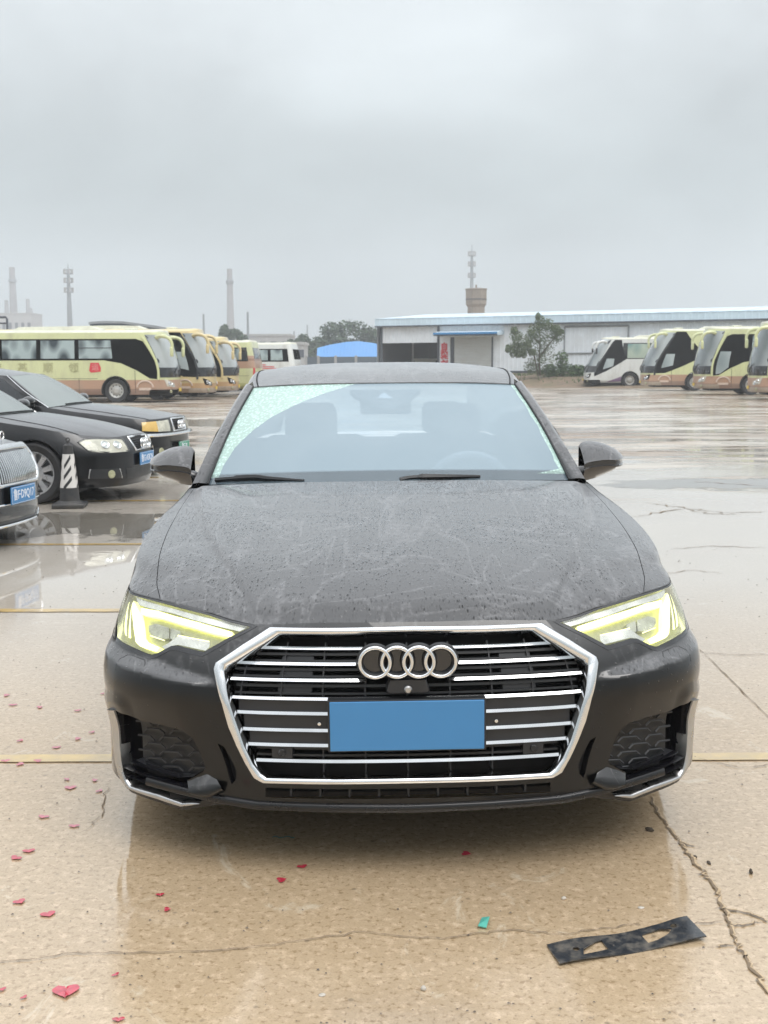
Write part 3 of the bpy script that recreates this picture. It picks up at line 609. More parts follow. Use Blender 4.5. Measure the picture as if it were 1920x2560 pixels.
# the lamp sits a few mm inside its opening; the opening runs into the bonnet gap at the top
lamp_g = [(a, min(b, float(BODY0.ztop(a))-.0025)) for a, b in grow(lamp, .006)]
lamp = [(a, min(b, float(BODY0.ztop(a))-.009)) for a, b in lamp]
_outer, _holes = body_skin()
if DEBUG: print('bl', [tuple(round(float(x),3) for x in q) for q in _outer[:40]])
PSTEP[0] = .008
def skin_half(sd):
    st = .008; o_ = dense(_outer, st, True); hs = [dense(h, st) for h in _holes]
    gx, gy = np.meshgrid(np.arange(.006, 1.30, st), np.arange(.13, .80, st)); g2 = np.meshgrid(np.arange(1.31, s_of_y(1.72), .02), np.arange(.13, 1.02, .02)); gx = np.r_[gx.ravel(), g2[0].ravel()]; gy = np.r_[gy.ravel(), g2[1].ravel()]; V, T = cdt(o_, hs, np.c_[gx.ravel(), gy.ravel()], lines=[[q for q in dense([tuple(c) for c in crease], .008, False) if crease[0, 0]+.02 < q[0] < crease[-1, 0]-.01]])
    vs = list(BODY.P(V[:, 0]*sd, V[:, 1])); nn = list(BODY.normal(V[:, 0]*sd, V[:, 1])); fs = [tuple(f) for f in T]
    fn = np.cross(vs[T[0][1]]-vs[T[0][0]], vs[T[0][2]]-vs[T[0][0]])
    if np.dot(fn, nn[T[0][0]]) < 0: fs = [f[::-1] for f in fs]
    return vs, fs, nn
vs, fs, nn = [], [], []
for sd in (1, -1):
    a, b, c = skin_half(sd); k = len(vs); vs += a; nn += c; fs += [tuple(i+k for i in f) for f in b]
raw('front_bumper', vs, fs, M['paint'], CAR, nn)
# rear half of the body
for sd in (1, -1):
    s1 = s_of_y(1.725); sa = s_of_y(3.844); q = sqrt(.372**2-(.335-.188)**2)
    bott = [(s1, .188), (sa-q, .188)] + [(sa+.372*cos(t), .335+.372*sin(t)) for t in np.linspace(pi+math.asin((.335-.188)/.372), -math.asin((.335-.188)/.372), 26)][1:-1] + [(sa+q, .188), (BODY.L, .188)]
    sv = np.linspace(BODY.L, s1, 120); BODY.patch('body_side', bott+[(float(a), float(b)) for a, b in zip(sv, BODY.ztop(sv))], [], M['paint'], CAR, step=.06, sides=(sd,))
# inner returns of the openings and the dark behind them
BODY.wallstrip('grille_surround', gr_out + [(-a, b) for a, b in gr_out[::-1][1:]], M['void'], CAR, 0.0, -.10, closed=False) if False else None
sym = lambda half: half + [(-a, b) for a, b in half[::-1][1:-1]]
gro, gri = sym(gr_out), sym(gr_in)
FRAME = BODY.frame('grille_frame', gro, gri, M['chrome'], CAR, hi=.016, lo=-.05, n=160)
BODY.patch('grille_back', [(a*1.03, b) for a, b in gro], [], M['void'], CAR, off=-.085, step=.05)
GRILLE = BODY.patch('grille', [(a, b) for a, b in gri], [], M['void'], CAR, off=-.080, step=.05)[0]
GRILLE.data.materials[0] = M['void']
slats = [(860, 480, 1450), (735, 565, 1410), (700, 660, 1470), (710, 770, None), (738, 857, 1262), (770, 952, 1265), (800, 1037, 1265), (845, 1128, None)]
SZ = []
for x, y, x2 in slats:
    (sa, za), = fd(C6((x, y))); SZ.append(za); w = .0085; ins = .0
    if x2 is None: segs = [(-sa, sa)]
    else:
        sb = fd(C6((x2, y)))[0][0]; segs = [(-sa, -sb), (sb, sa)]
    for s0, s1 in segs:
        bz = BODY.band(za, w, s0, s1, -.012, .03, 50, .0036); mb = MB().grid(bz)
        for k in (0, -1): mb.add([r[k] for r in bz[:4]], [(0, 1, 2, 3)])
        mb.build('slat', M['chrome'], GRILLE, angle=30)
# black bars and posts behind the bright slats
for i in range(len(SZ)-1):
    zc = (SZ[i]+SZ[i+1])/2; hh = abs(SZ[i]-SZ[i+1])
    row = [p for p in gri if abs(p[1]-zc) < .08]; smx = max(np.interp(zc, [p[1] for p in gr_in[2:-1]][::-1], [p[0] for p in gr_in[2:-1]][::-1])-.012, .1)
    if 3 <= i <= 5:
        b_ = BODY.band(zc, hh*.82, -smx, smx, -.022, .03, 50); MB().grid(b_).build('grille_panel', M['grey_plastic'], GRILLE)
    else:
        for k, (dz, hh2) in enumerate(((0.20, .10), (-.24, .07))):
            b_ = BODY.band(zc+dz*hh, hh2*hh+.003, -smx, smx, -.03, .04, 50); MB().grid(b_).build('louvre', M['black_plastic'], GRILLE)
for k in range(-4, 5):
    sx = k*.123+.0; zz0, zz1 = zb_i+.005, zt_i-.005
    zz1 = min(zz1, float(np.interp(abs(sx), [p[0] for p in gr_in[1:4]], [p[1] for p in gr_in[1:4]]))-.01)
    if abs(sx) > .36: zz0 = max(zz0, SZ[6])
    z_ = np.linspace(zz0, zz1, 24); q = [list(BODY.P(z_*0+sx+dx, z_, o)) for dx, o in ((-.0022, -.07), (-.0022, -.028), (.0022, -.028), (.0022, -.07))]
    MB().grid(q).build('post', M['grey_plastic'], GRILLE)
for k, (sx, w_, rr) in enumerate(((-.33, .10, 0), (.33, .10, 0), (-.33, .10, 1), (.33, .10, 1), (-.33, .10, 2), (.33, .10, 2))):
    zc = (SZ[rr]+SZ[rr+1])/2; hh = abs(SZ[rr]-SZ[rr+1])
    b_ = BODY.band(zc, hh*.62, sx-w_/2, sx+w_/2, -.036, .03, 12); MB().grid(b_).build('sensor_panel', M['grey_plastic'], GRILLE)
for sd in (-1, 1):
    zc = (SZ[6]+SZ[7])/2; b_ = BODY.band(zc, .034, sd*.365-.03, sd*.365+.03, -.018, .04, 8); mb = MB().grid(b_)
    for k in (0, -1): mb.add([r[k] for r in b_[:4]], [(0, 1, 2, 3)])
    ps = mb.build('parking_sensor', M['grey_plastic'], GRILLE); p = BODY.P(sd*.365, zc, -.016); MB().lathe([(.0, .004), (.008, .004), (.011, 0)], 16, Matrix.Translation(p) @ Matrix.Rotation(pi/2, 4, 'X')).build('sensor_eye', M['black_plastic'], ps)
    p = BODY.P(sd*.255, (SZ[5]+SZ[4])/2-.006, -.018); MB().lathe([(0, .004), (.005, .003), (.006, 0)], 12, Matrix.Translation(p) @ Matrix.Rotation(pi/2, 4, 'X')).build('bolt', M['chrome'], GRILLE)
# four linked rings
zr = cpx(1016.5, 1655, .0)[2]; EMB = None
for k in range(4):
    cx = (k-1.5)*.0618; mb = MB().torus((cx, -.004+.0016*(k % 2), zr), .0425, .0056, 'Y', 56, 12, .9); o = mb.build('ring_emblem', M['chrome'], GRILLE if EMB is None else EMB)
    if EMB is None: EMB = o
    mb = MB().torus((cx, .012, zr), .0425, .0105, 'Y', 48, 8, 1.2); mb.build('ring_mount', M['black_plastic'], EMB)
    MB().lathe([(.038, 0), (0, 0)], 32, Matrix.Translation((cx, .016, zr)) @ Matrix.Rotation(pi/2, 4, 'X')).build('ring_plate', M['gloss_black'], EMB)
zc_ = cpx(1016.5, 1722, .01)[2]
CB = MB().prism([(-.052, .022), (.052, .022), (.062, -.012), (.05, -.018), (-.05, -.018), (-.062, -.012)], -.010, .05, lambda x, y, h: (x, h+.012, zc_+y+.006)).build('camera_housing', M['grey_plastic'], GRILLE, bevel=.003)
MB().lathe([(.012, -.006), (.0115, .004), (.008, .008), (.0, .009)], 20, Matrix.Translation((0, .002, zc_)) @ Matrix.Rotation(pi/2, 4, 'X')).build('camera_lens', M['satin'], CB)
# number plate: a blank blue sheet on its carrier
zp0, zp1 = cpx(1018, 1876, -.016)[2], cpx(1018, 1753.3, -.016)[2]; xp0, xp1 = cpx(824.5, 1815, -.016)[0], cpx(1211, 1812, -.016)[0]
PL = MB().box(xp0-.006, xp1+.006, -.010, .03, zp0-.004, zp1+.003).build('plate_carrier', M['black_plastic'], CAR, bevel=.002)
MB().box(xp0, xp1, -.0155, -.0103, zp0, zp1).build('licence_plate', M['plate_blue'], PL, bevel=.002)
# ---- lamps
def poly_off(px): return fd(HL(*px))
for sd in (-1, 1):
    HP = BODY.patch('headlight', grow(lamp, .003), [], M['lamp_inner'], CAR, off=-.045, step=.02, sides=(sd,))[0]
    BODY.wallstrip('lamp_rim', lamp, M['lamp_white'], HP, .0005, -.045, sd=sd)
    gk = [(a, min(b, float(BODY0.ztop(a))-.004)) for a, b in grow(lamp, .013)]; BODY.patch('lamp_gasket', gk, [grow(lamp, .0005)], M['gloss_black'], HP, off=.0012, step=.014, sides=(sd,))
    BODY.wallstrip('lamp_gap', lamp_g, M['void'], HP, .001, -.05, sd=sd)
    BODY.patch('lens', lamp, [], M['lens'], HP, off=.001, step=.02, sides=(sd,))
    bars = [('daylight_bar', ((265, 312), (460, 345), (640, 402), (900, 468), (1290, 580), (1285, 640), (1100, 605), (860, 535), (700, 492), (480, 425), (275, 385))),
            ('daylight_hook', ((175, 245), (205, 285), (235, 335), (262, 440), (283, 640), (325, 688), (480, 755), (440, 806), (345, 782), (255, 745), (208, 700), (188, 560), (170, 400)))]
    for nm, pp in bars:
        BODY.patch(nm, poly_off(pp), [], M['drl'], HP, off=-.020, step=.02, sides=(sd,), thick=.018, wall='bar_side')
        c = np.array(poly_off(pp)); 
        inn = grow([tuple(q) for q in c], -.0030); BODY.patch('led_strip', inn, [], M['drl_core'], HP, off=-.0185, step=.02, sides=(sd,))
    for pp in (((160, 275), (172, 280), (158, 660), (128, 655), (140, 430)), ((108, 260), (132, 262), (112, 420), (108, 640), (86, 620), (88, 430))):
        BODY.patch('marker_bar', poly_off(pp), [], M['drl'], HP, off=-.020, step=.02, sides=(sd,))
    for pp in (((380, 625), (545, 682), (540, 692), (376, 637)), ((690, 620), (1040, 686), (1036, 700), (685, 634))):
        BODY.patch('low_strip', poly_off(pp), [], M['drl'], HP, off=-.016, step=.02, sides=(sd,))
    BODY.patch('trim_bezel', poly_off(((590, 720), (700, 640), (1050, 705), (1045, 760), (1000, 800), (830, 765), (700, 735), (640, 745), (560, 790), (520, 760))), [], M['lamp_white'], HP, off=-.012, step=.02, sides=(sd,))
    BODY.patch('upper_bezel', poly_off(((240, 215), (500, 300), (1080, 450), (1480, 540), (1380, 590), (1080, 520), (640, 390), (265, 300))), [], M['lamp_white'], HP, off=-.010, step=.02, sides=(sd,))
    for pp in (((330, 500), (420, 475), (560, 520), (560, 640), (470, 650), (370, 610), (330, 560)), ((580, 525), (690, 560), (690, 600), (600, 660), (575, 640))):
        BODY.patch('reflector', poly_off(pp), [], M['lamp_cup'], HP, off=-.030, step=.02, sides=(sd,), thick=.012)
# ---- side intakes with their silver blades
mesh_poly = fd(IN((310, 385), (430, 440), (620, 475), (760, 510), (890, 550), (965, 620), (1050, 800), (1105, 965), (1080, 1000), (960, 1060), (830, 1070), (560, 990), (330, 880), (320, 600)))
for sd in (-1, 1):
    IT = BODY.patch('side_intake', grow(intake, .01), [], M['void'], CAR, off=-.075, step=.03, sides=(sd,))[0]
    BODY.wallstrip('intake_wall', intake, M['gloss_black'], IT, .0, -.075, sd=sd)
    BODY.frame('silver_blade', bl_out, bl_in, M['satin'], CAR, hi=.009, lo=-.03, closed=False, sd=sd, n=50)
    BODY.patch('mesh_panel', mesh_poly, [], M['black_plastic'], IT, off=-.035, step=.03, sides=(sd,))
    BODY.wallstrip('mesh_rim', mesh_poly[9:13], M['grey_plastic'], IT, -.006, -.034, closed=False, sd=sd)
    mb = MB(); mp_ = np.array(mesh_poly); (x0, y0), (x1, y1) = mp_.min(0), mp_.max(0); dz = .0225; cw = .085
    r = 0; z = y0-.1
    while z < y1+.02:
        x = x0 - cw*(.5 if r % 2 else 0)
        while x < x1:
            zt = lambda s_: z - (s_-x0)*.10          # cells lean with the bumper
            seg = [((x, zt(x)), (x+cw*.62, zt(x+cw*.62))), ((x+cw*.62, zt(x+cw*.62)), (x+cw*.81, zt(x+cw*.81)-dz*.5)), ((x-.19*cw, zt(x)-dz*.5), (x, zt(x)))]
            for a, b in seg:
                md = ((a[0]+b[0])/2, (a[1]+b[1])/2)
                if inside(np.array([md[0]]), np.array([md[1]]), mesh_poly)[0]:
                    A = np.array([a, md, b]); mb.tube(list(BODY.P(A[:, 0]*sd, A[:, 1], -.022)), .0034, 5, False)
            x += cw*1.24
        z += dz; r += 1
    mb.build('honeycomb', M['grey_plastic'], IT)
    for a_, b_, w_ in (((230, 950), (985, 1185), .0045), ((248, 1042), (1230, 1282), .004), ((300, 895), (830, 1060), .005)):
        (s0, z0), (s1, z1) = fd(IN(a_, b_)); t = np.linspace(0, 1, 24); sv = (s0+(s1-s0)*t)*sd; zz = z0+(z1-z0)*t
        q = [list(BODY.P(sv, zz+dz_, o)) for dz_, o in ((-w_, -.018), (-w_*.7, -.002), (0, .004), (w_*.7, -.003), (w_, -.018))]
        MB().grid(q).build('fin', M['gloss_black'], IT)
    wt = fd(IN((905, 1098), (1010, 1048), (1112, 1016), (1225, 1085))); wf = fd(IN((975, 1192), (1080, 1220), (1180, 1216), (1318, 1140)))
    A, B = np.array(wt), np.array(wf); q = [list(BODY.P(A[:, 0]*sd, A[:, 1], -.002)), list(BODY.P((A*.5+B*.5)[:, 0]*sd, (A*.5+B*.5)[:, 1], .012)), list(BODY.P(B[:, 0]*sd, B[:, 1], .026)), list(BODY.P(B[:, 0]*sd, B[:, 1]-.004, .025)), list(BODY.P(B[:, 0]*sd, B[:, 1]-.02, .0))]
    MB().grid(q).build('winglet', M['paint'], CAR, angle=60)
    ST = BODY.patch('dark_reflection', grow(dark_refl, .004), [], M['void'], CAR, off=-.03, step=.03, sides=(sd,))[0]; BODY.wallstrip('dark_reflection_wall', dark_refl, M['gloss_black'], ST, 0, -.03, sd=sd)  # black recess shaped to stand for a dark reflection on the bumper
    wc = fd(C6((112, 625), (118, 560), (140, 535), (160, 535), (235, 562), (248, 590), (252, 680)));  BODY.line('washer_seam', wc, .0012, M['void'], CAR, off=-.0004, sd=sd)
    BODY.line('bumper_seam', fd(HL((0, 560), (20, 640), (60, 700), (110, 730))), .0018, M['void'], CAR, off=-.0006, sd=sd)
    # wheel, arch liner
    y_ = [.92, 3.844]
    for yy in y_:
        wheel(CAR, (sd*.815, yy, .345), sd, spokes=10)
        rr = [[Vector((sd*(.925-.30*k), yy+.374*cos(t), .335+.374*sin(t))) for t in np.linspace(-.4, pi+.4, 24)] for k in (0, 1)]; MB().grid(rr).build('arch_liner', M['void'], CAR)
# lower intake and lip
LI = BODY.patch('lower_intake', sym([(0, lowz+.004), (low_hole[1][0]+.01, lowz+.004), (low_hole[2][0]+.01, lipz), (0, lipz)][:4]) if False else [(-low_hole[1][0]-.01, lowz+.004), (low_hole[1][0]+.01, lowz+.004), (low_hole[2][0]+.01, lipz), (-low_hole[2][0]-.01, lipz)], [], M['void'], CAR, off=-.06, step=.04)[0]
for k in range(-5, 6):
    z_ = np.array([lipz+.004, lowz-.002]); q = [list(BODY.P(z_*0+k*.085+dx, z_, o)) for dx, o in ((-.003, -.05), (-.003, -.012), (.003, -.012), (.003, -.05))]; MB().grid(q).build('rib', M['grey_plastic'], LI)
lp_ = np.array([(0.0, .203)] + fd(IN((1659, 1366), (1250, 1296), (1000, 1240), (700, 1165), (420, 1085)))); lp_ = lp_[np.argsort(lp_[:, 0])]
sl = np.linspace(-.80, .80, 90); zl = np.interp(np.abs(sl), lp_[:, 0], lp_[:, 1])
MB().grid([list(BODY.P(sl, zl-.010, -.06)), list(BODY.P(sl, zl-.010, .008)), list(BODY.P(sl, zl-.006, .012)), list(BODY.P(sl, zl+.010, .0095)), list(BODY.P(sl, zl+.013, .006)), list(BODY.P(sl, zl+.014, .0))]).build('front_lip', M['lip_black'], CAR, angle=60)
MB().grid([[(x, y, .19) for x in (-.88, -.4, 0, .4, .88)] for y in (.35, 2, 4.6)]).build('underbody', M['void'], CAR)
MB().box(-.7, .7, .12, .9, .2, .24).build('undertray', M['void'], CAR)
MB().box(-.56, .56, .25, 1.3, .26, .66).build('engine_bay', M['void'], CAR)
# ------------------------------------------------------------------ bonnet and wings: one fair surface, cut into panels
def T_at(sv):
    q = BODY.at(np.asarray(sv)); return np.stack([q[..., 2]*np.where(np.asarray(sv) < 0, -1, 1), q[..., 3], q[..., 4]], -1)
NH, MH = 181, 121
s_c = BODY.krow[10]; s_b = BODY.krow[18]
fs_ = np.linspace(-s_c, s_c, NH); Fh = T_at(fs_)
xb = np.linspace(-.833, .833, NH); Bh = np.stack([xb, 1.43+.22*(np.abs(xb)/.833)**2.0, 1.000-.035*(np.abs(xb)/.833)**2.2], -1)
sd_ = np.linspace(s_c, s_b, MH); Rt = T_at(sd_); Lf = Rt*np.array([-1, 1, 1])
S0 = coons(Fh, Bh, Lf, Rt)
cy = [.085, .13, .2, .3, .45, .65, .9, 1.15, 1.43]; czz = [.729, .760, .790, .818, .853, .890, .930, .965, 1.000]
tt = np.linspace(-1, 1, NH)
mid = S0[:, NH//2]; want = spline(np.c_[cy, czz], 400); ctr = np.interp(mid[:, 1], want[:, 0], want[:, 1])-mid[:, 2]
wgt = 1-np.abs(tt)**2.6
S0[..., 2] += ctr[:, None]*wgt[None]
# raised centre between two sharp lines that run from the screen to the grille corners
eta = np.linspace(0, 1, MH)
cpts = [cpx(655, 1550, .14), cpx(600, 1450, .36), cpx(531, 1336, .72), cpx(498, 1262, 1.16), cpx(492, 1225, 1.5)]
cl = spline([(abs(p[0]), p[1]) for p in cpts], 200)
xc = np.interp(S0[..., 1], cl[:, 1], cl[:, 0]); S0[..., 2] += .0065*sm(xc-np.abs(S0[..., 0]), -.018, .012)*sm(eta, 0, .06)[:, None] - .0022*sm(xc-np.abs(S0[..., 0]), -.16, -.02)*(1-sm(xc-np.abs(S0[..., 0]), -.02, 0.0))*sm(eta, 0, .06)[:, None]
shut = spline([(.741, .31), (.765, .4), (.781, .52), (.797, .68), (.808, .9), (.811, 1.12), (.812, 1.35), (.812, 1.6), (.81, 1.8)], 200)
def split_sheet(Sf, gap=.0022):
    """move the columns next to the shut line onto it, then hand out masks"""
    G = Sf.copy(); n = NH; half = n//2
    xs = np.interp(G[:, :, 1], shut[:, 1], shut[:, 0])
    return G, xs
G, xs = split_sheet(S0)
# re-parametrise every row so that a fixed column follows the shut line
jc = int(NH*.945); R2 = np.zeros((MH, NH, 3)); tj = tt[jc]
for i in range(MH):
    row = G[i]; x = row[:, 0]; d = np.interp(row[:, 1], shut[:, 1], shut[:, 0])-np.abs(x)
    k = np.where((d[NH//2:] < 0))[0]; ts = 0.985 if len(k) == 0 else np.interp(0, d[NH//2+k[0]-1:NH//2+k[0]+1][::-1], tt[NH//2+k[0]-1:NH//2+k[0]+1][::-1])
    if row[NH//2, 1] < 0: ts = tj
    ts = min(ts, .988)
    src = np.where(np.abs(tt) <= tj, tt*ts/tj, np.sign(tt)*(ts+(np.abs(tt)-tj)*(1-ts)/(1-tj)))
    R2[i] = np.stack([np.interp(src, tt, row[:, c]) for c in range(3)], -1)
HG = R2
def gap_panels():
    j0, j1 = NH-1-jc, jc
    A = HG[:, j0:j1+1].copy(); g = .0022
    A[:, 0] += (A[:, 1]-A[:, 0])*min(1, g/np.linalg.norm(A[0, 1]-A[0, 0])); A[:, -1] += (A[:, -2]-A[:, -1])*min(1, g/np.linalg.norm(A[0, -2]-A[0, -1]))
    hood = A.copy(); n = hood.shape[0]
    # rolled edge all round
    edge = lambda E, dz, inn: E+np.array([0, 0, dz])
    o = sheet('bonnet', hood, M['paint'], CAR)
    w = MB(); per = [list(hood[0]), list(hood[:, -1]), list(hood[-1][::-1]), list(hood[:, 0][::-1])]
    for e_ in per: w.grid([e_, [p+np.array([0, 0, -.012]) for p in e_]])
    w.build('bonnet_edge', M['paint'], o)
    for sl_, nm in ((slice(jc, NH), 1), (slice(0, NH-jc), -1)):
        Wg = HG[:, sl_].copy(); q = 0 if nm == 1 else -1; q1 = 1 if nm == 1 else -2
        Wg[:, q] += (Wg[:, q1]-Wg[:, q])*.04
        f = sheet('front_wing', Wg, M['paint'], CAR); e_ = list(Wg[:, q]); MB().grid([e_, [p+np.array([0, 0, -.012]) for p in e_]]).build('wing_edge', M['paint'], f)
    for j in (jc, NH-1-jc):
        e_ = HG[:, j]; MB().grid([list(e_+np.array([d, 0, -.010])) for d in (-.008, .008)]).build('shut_line', M['void'], CAR)
    fr = HG[0, :]; MB().grid([list(fr+np.array([0, .004, -.014])), list(fr+np.array([0, -.0, -.004])) ]).build('bonnet_gap', M['void'], CAR)
gap_panels()
# ------------------------------------------------------------------ screen, roof, pillars
NW, MW = 61, 41
xw = np.linspace(-1, 1, NW)
WB = np.stack([xw*.765, 1.465+.285*xw**2, 1.003-.034*xw**2], -1); WT = np.stack([xw*.621, 2.26+.165*xw**2, 1.381-.016*np.abs(xw)**2.5], -1)
ew = np.linspace(0, 1, MW)[:, None]; WR = WB[-1]*(1-ew)+WT[-1]*ew; bul = np.sin(ew[:, 0]*pi)
WR = WR+np.stack([bul*.008, bul*-.006, bul*.012], -1); WL = WR*np.array([-1, 1, 1])
GW = coons(WB, WT, WL, WR); GW[..., 2] += (bul[:, None]*(1-xw**2)[None])*.012; GW[..., 1] -= (bul[:, None]*(1-xw**2)[None])*.008
UVW = np.stack(np.meshgrid(xw*.5+.5, ew[:, 0]), -1)
def screen_mat():
    m, t, m0, m1, df, gl, tr = glass_mat('windscreen_glass', (.62, .68, .72), .28, (.52, .64, .74), 1.62)
    tc = N(t, 'ShaderNodeTexCoord'); sp = N(t, 'ShaderNodeSeparateXYZ'); L(t, tc.outputs['UV'], sp.inputs[0])
    def mth(op, x, y=0.0):
        n = N(t, 'ShaderNodeMath', operation=op)
        for i, q in enumerate((x, y)):
            if isinstance(q, (int, float)): n.inputs[i].default_value = q
            else: L(t, q, n.inputs[i])
        return n.outputs[0]
    nz = N(t, 'ShaderNodeTexNoise', i_Scale=9.0, i_Detail=3.0); L(t, tc.outputs['UV'], nz.inputs['Vector'])
    wob = mth('MULTIPLY', mth('SUBTRACT', nz.outputs[0], .5), .03)
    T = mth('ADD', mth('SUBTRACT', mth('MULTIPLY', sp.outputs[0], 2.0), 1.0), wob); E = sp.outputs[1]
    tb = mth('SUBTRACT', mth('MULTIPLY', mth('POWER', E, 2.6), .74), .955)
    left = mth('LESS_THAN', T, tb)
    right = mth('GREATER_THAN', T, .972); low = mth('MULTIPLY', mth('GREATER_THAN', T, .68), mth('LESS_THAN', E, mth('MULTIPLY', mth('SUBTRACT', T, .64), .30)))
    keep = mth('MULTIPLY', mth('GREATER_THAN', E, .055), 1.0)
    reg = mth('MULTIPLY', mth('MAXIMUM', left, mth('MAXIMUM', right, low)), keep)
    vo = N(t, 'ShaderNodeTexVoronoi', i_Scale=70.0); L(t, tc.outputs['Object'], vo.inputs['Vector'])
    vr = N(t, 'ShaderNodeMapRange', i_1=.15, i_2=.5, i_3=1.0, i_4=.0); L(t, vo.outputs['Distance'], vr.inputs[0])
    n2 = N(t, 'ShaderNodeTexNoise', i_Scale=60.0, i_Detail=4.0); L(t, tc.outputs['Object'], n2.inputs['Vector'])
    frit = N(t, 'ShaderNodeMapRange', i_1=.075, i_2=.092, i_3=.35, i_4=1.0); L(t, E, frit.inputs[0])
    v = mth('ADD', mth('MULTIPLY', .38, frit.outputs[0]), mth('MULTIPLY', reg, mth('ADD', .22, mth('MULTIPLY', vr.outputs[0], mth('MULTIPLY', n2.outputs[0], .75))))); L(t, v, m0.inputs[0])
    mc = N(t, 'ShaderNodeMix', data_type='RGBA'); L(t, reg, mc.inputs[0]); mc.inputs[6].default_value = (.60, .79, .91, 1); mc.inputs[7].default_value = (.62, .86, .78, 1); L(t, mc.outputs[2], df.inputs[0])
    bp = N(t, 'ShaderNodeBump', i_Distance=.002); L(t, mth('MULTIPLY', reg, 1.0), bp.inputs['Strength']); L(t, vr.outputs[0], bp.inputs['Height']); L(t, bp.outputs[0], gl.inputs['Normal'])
    return m
sheet('windscreen', GW, screen_mat(), CAR, uv=UVW)
# printed black border under the glass, and the sensor cover at its head
Gi = GW - np.array([0, 0, .004])
mk = np.zeros((MW-1, NW-1), bool); mk[:4] = True; mk[-1:] = True; mk[:, :1] = True; mk[:, -1:] = True
sheet('glass_border', Gi, M['grey_plastic'], CAR, mask=mk)
def on_screen(u, v, dz=.006):
    """where a sight line through the photograph meets the screen"""
    c = CAR_M.T @ (_CP-CAR_O); d = CAR_M.T @ ray(u, v); best = None
    P = GW.reshape(-1, 3); q = P-c; t = q @ d/(d @ d); e = np.linalg.norm(q-t[:, None]*d, axis=1); k = np.argsort(e)[:6]; w = 1/(e[k]+1e-4)
    y = (P[k, 1]*w).sum()/w.sum(); p = c+d*((y-c[1])/d[1]); return p-np.array([0, 0, dz])
W8 = lambda *p: [(600+.4581*x, 880+.4581*y) for x, y in p]
sc_ = [on_screen(u, v) for u, v in W8((600, 200), (985, 197), (940, 235), (870, 285), (840, 300), (800, 305), (765, 298), (700, 255), (625, 228))]
MB().add(sc_ + [p+np.array([0, .03, -.02]) for p in sc_], [tuple(range(9))] + [(i, (i+1) % 9, (i+1) % 9+9, i+9) for i in range(9)]).build('sensor_cover', M['grey_plastic'], CAR, smooth=False)
tr_ = [on_screen(u, v, .0035) for u, v in W8((785, 212), (835, 248), (748, 248))]
MB().add(tr_, [(0, 1, 2)]).build('sensor_window', mat('sensor_window', (.55, .58, .62), .3, var=.02), CAR)  # opaque pale triangle, coloured for the sky seen through the cover
# cowl and wipers
xcw = np.linspace(-.80, .80, 40); MB().grid([[(x, 1.40+.24*(x/.8)**2+.02, .984-.035*(x/.8)**2) for x in xcw], [(x, 1.50+.27*(x/.8)**2, .995-.034*(x/.8)**2) for x in xcw]]).build('cowl', M['black_plastic'], CAR)
for px in (((540, 1207), (640, 1200), (665, 1203), (760, 1209)), ((1000, 1207), (1030, 1201), (1120, 1199), (1200, 1198))):
    pts = [on_screen(u, v, -.012) for u, v in px]; wv = spline(pts, 24)
    wp = MB().tube(list(wv), [.006+.012*(1-i/23)*(1 if i > 5 else .4) for i in range(24)], 6).build('wiper', M['black_plastic'], CAR)
    MB().tube(list(wv+np.array([0, .004, -.012])), .004, 5).build('wiper_blade', M['rubber'], wp)
# roof
ry = [2.26, 2.45, 2.7, 3.0, 3.35, 3.7, 4.0, 4.2]; rz = [1.381, 1.422, 1.458, 1.478, 1.476, 1.452, 1.412, 1.37]
re_ = [(.621, 2.425, 1.365), (.638, 2.56, 1.392), (.648, 2.75, 1.424), (.65, 3.0, 1.437), (.64, 3.35, 1.434), (.62, 3.7, 1.41), (.59, 4.0, 1.365), (.565, 4.2, 1.33)]
cc = spline(np.c_[np.zeros(8), ry, rz], 50); ee = spline(re_, 50); xr = np.linspace(-1, 1, 61)
RG = np.zeros((50, 61, 3))
for i in range(50):
    a = np.abs(xr); RG[i, :, 0] = xr*ee[i, 0]; RG[i, :, 1] = cc[i, 1]+(ee[i, 1]-cc[i, 1])*xr**2; RG[i, :, 2] = cc[i, 2]+(ee[i, 2]-cc[i, 2])*a**3.2
rf = sheet('roof', RG, M['paint'], CAR)
MB().grid([list(RG[0]+np.array([0, -.006, .001])), list(RG[0]+np.array([0, .004, .003]))]).build('screen_seal', M['void'], CAR)
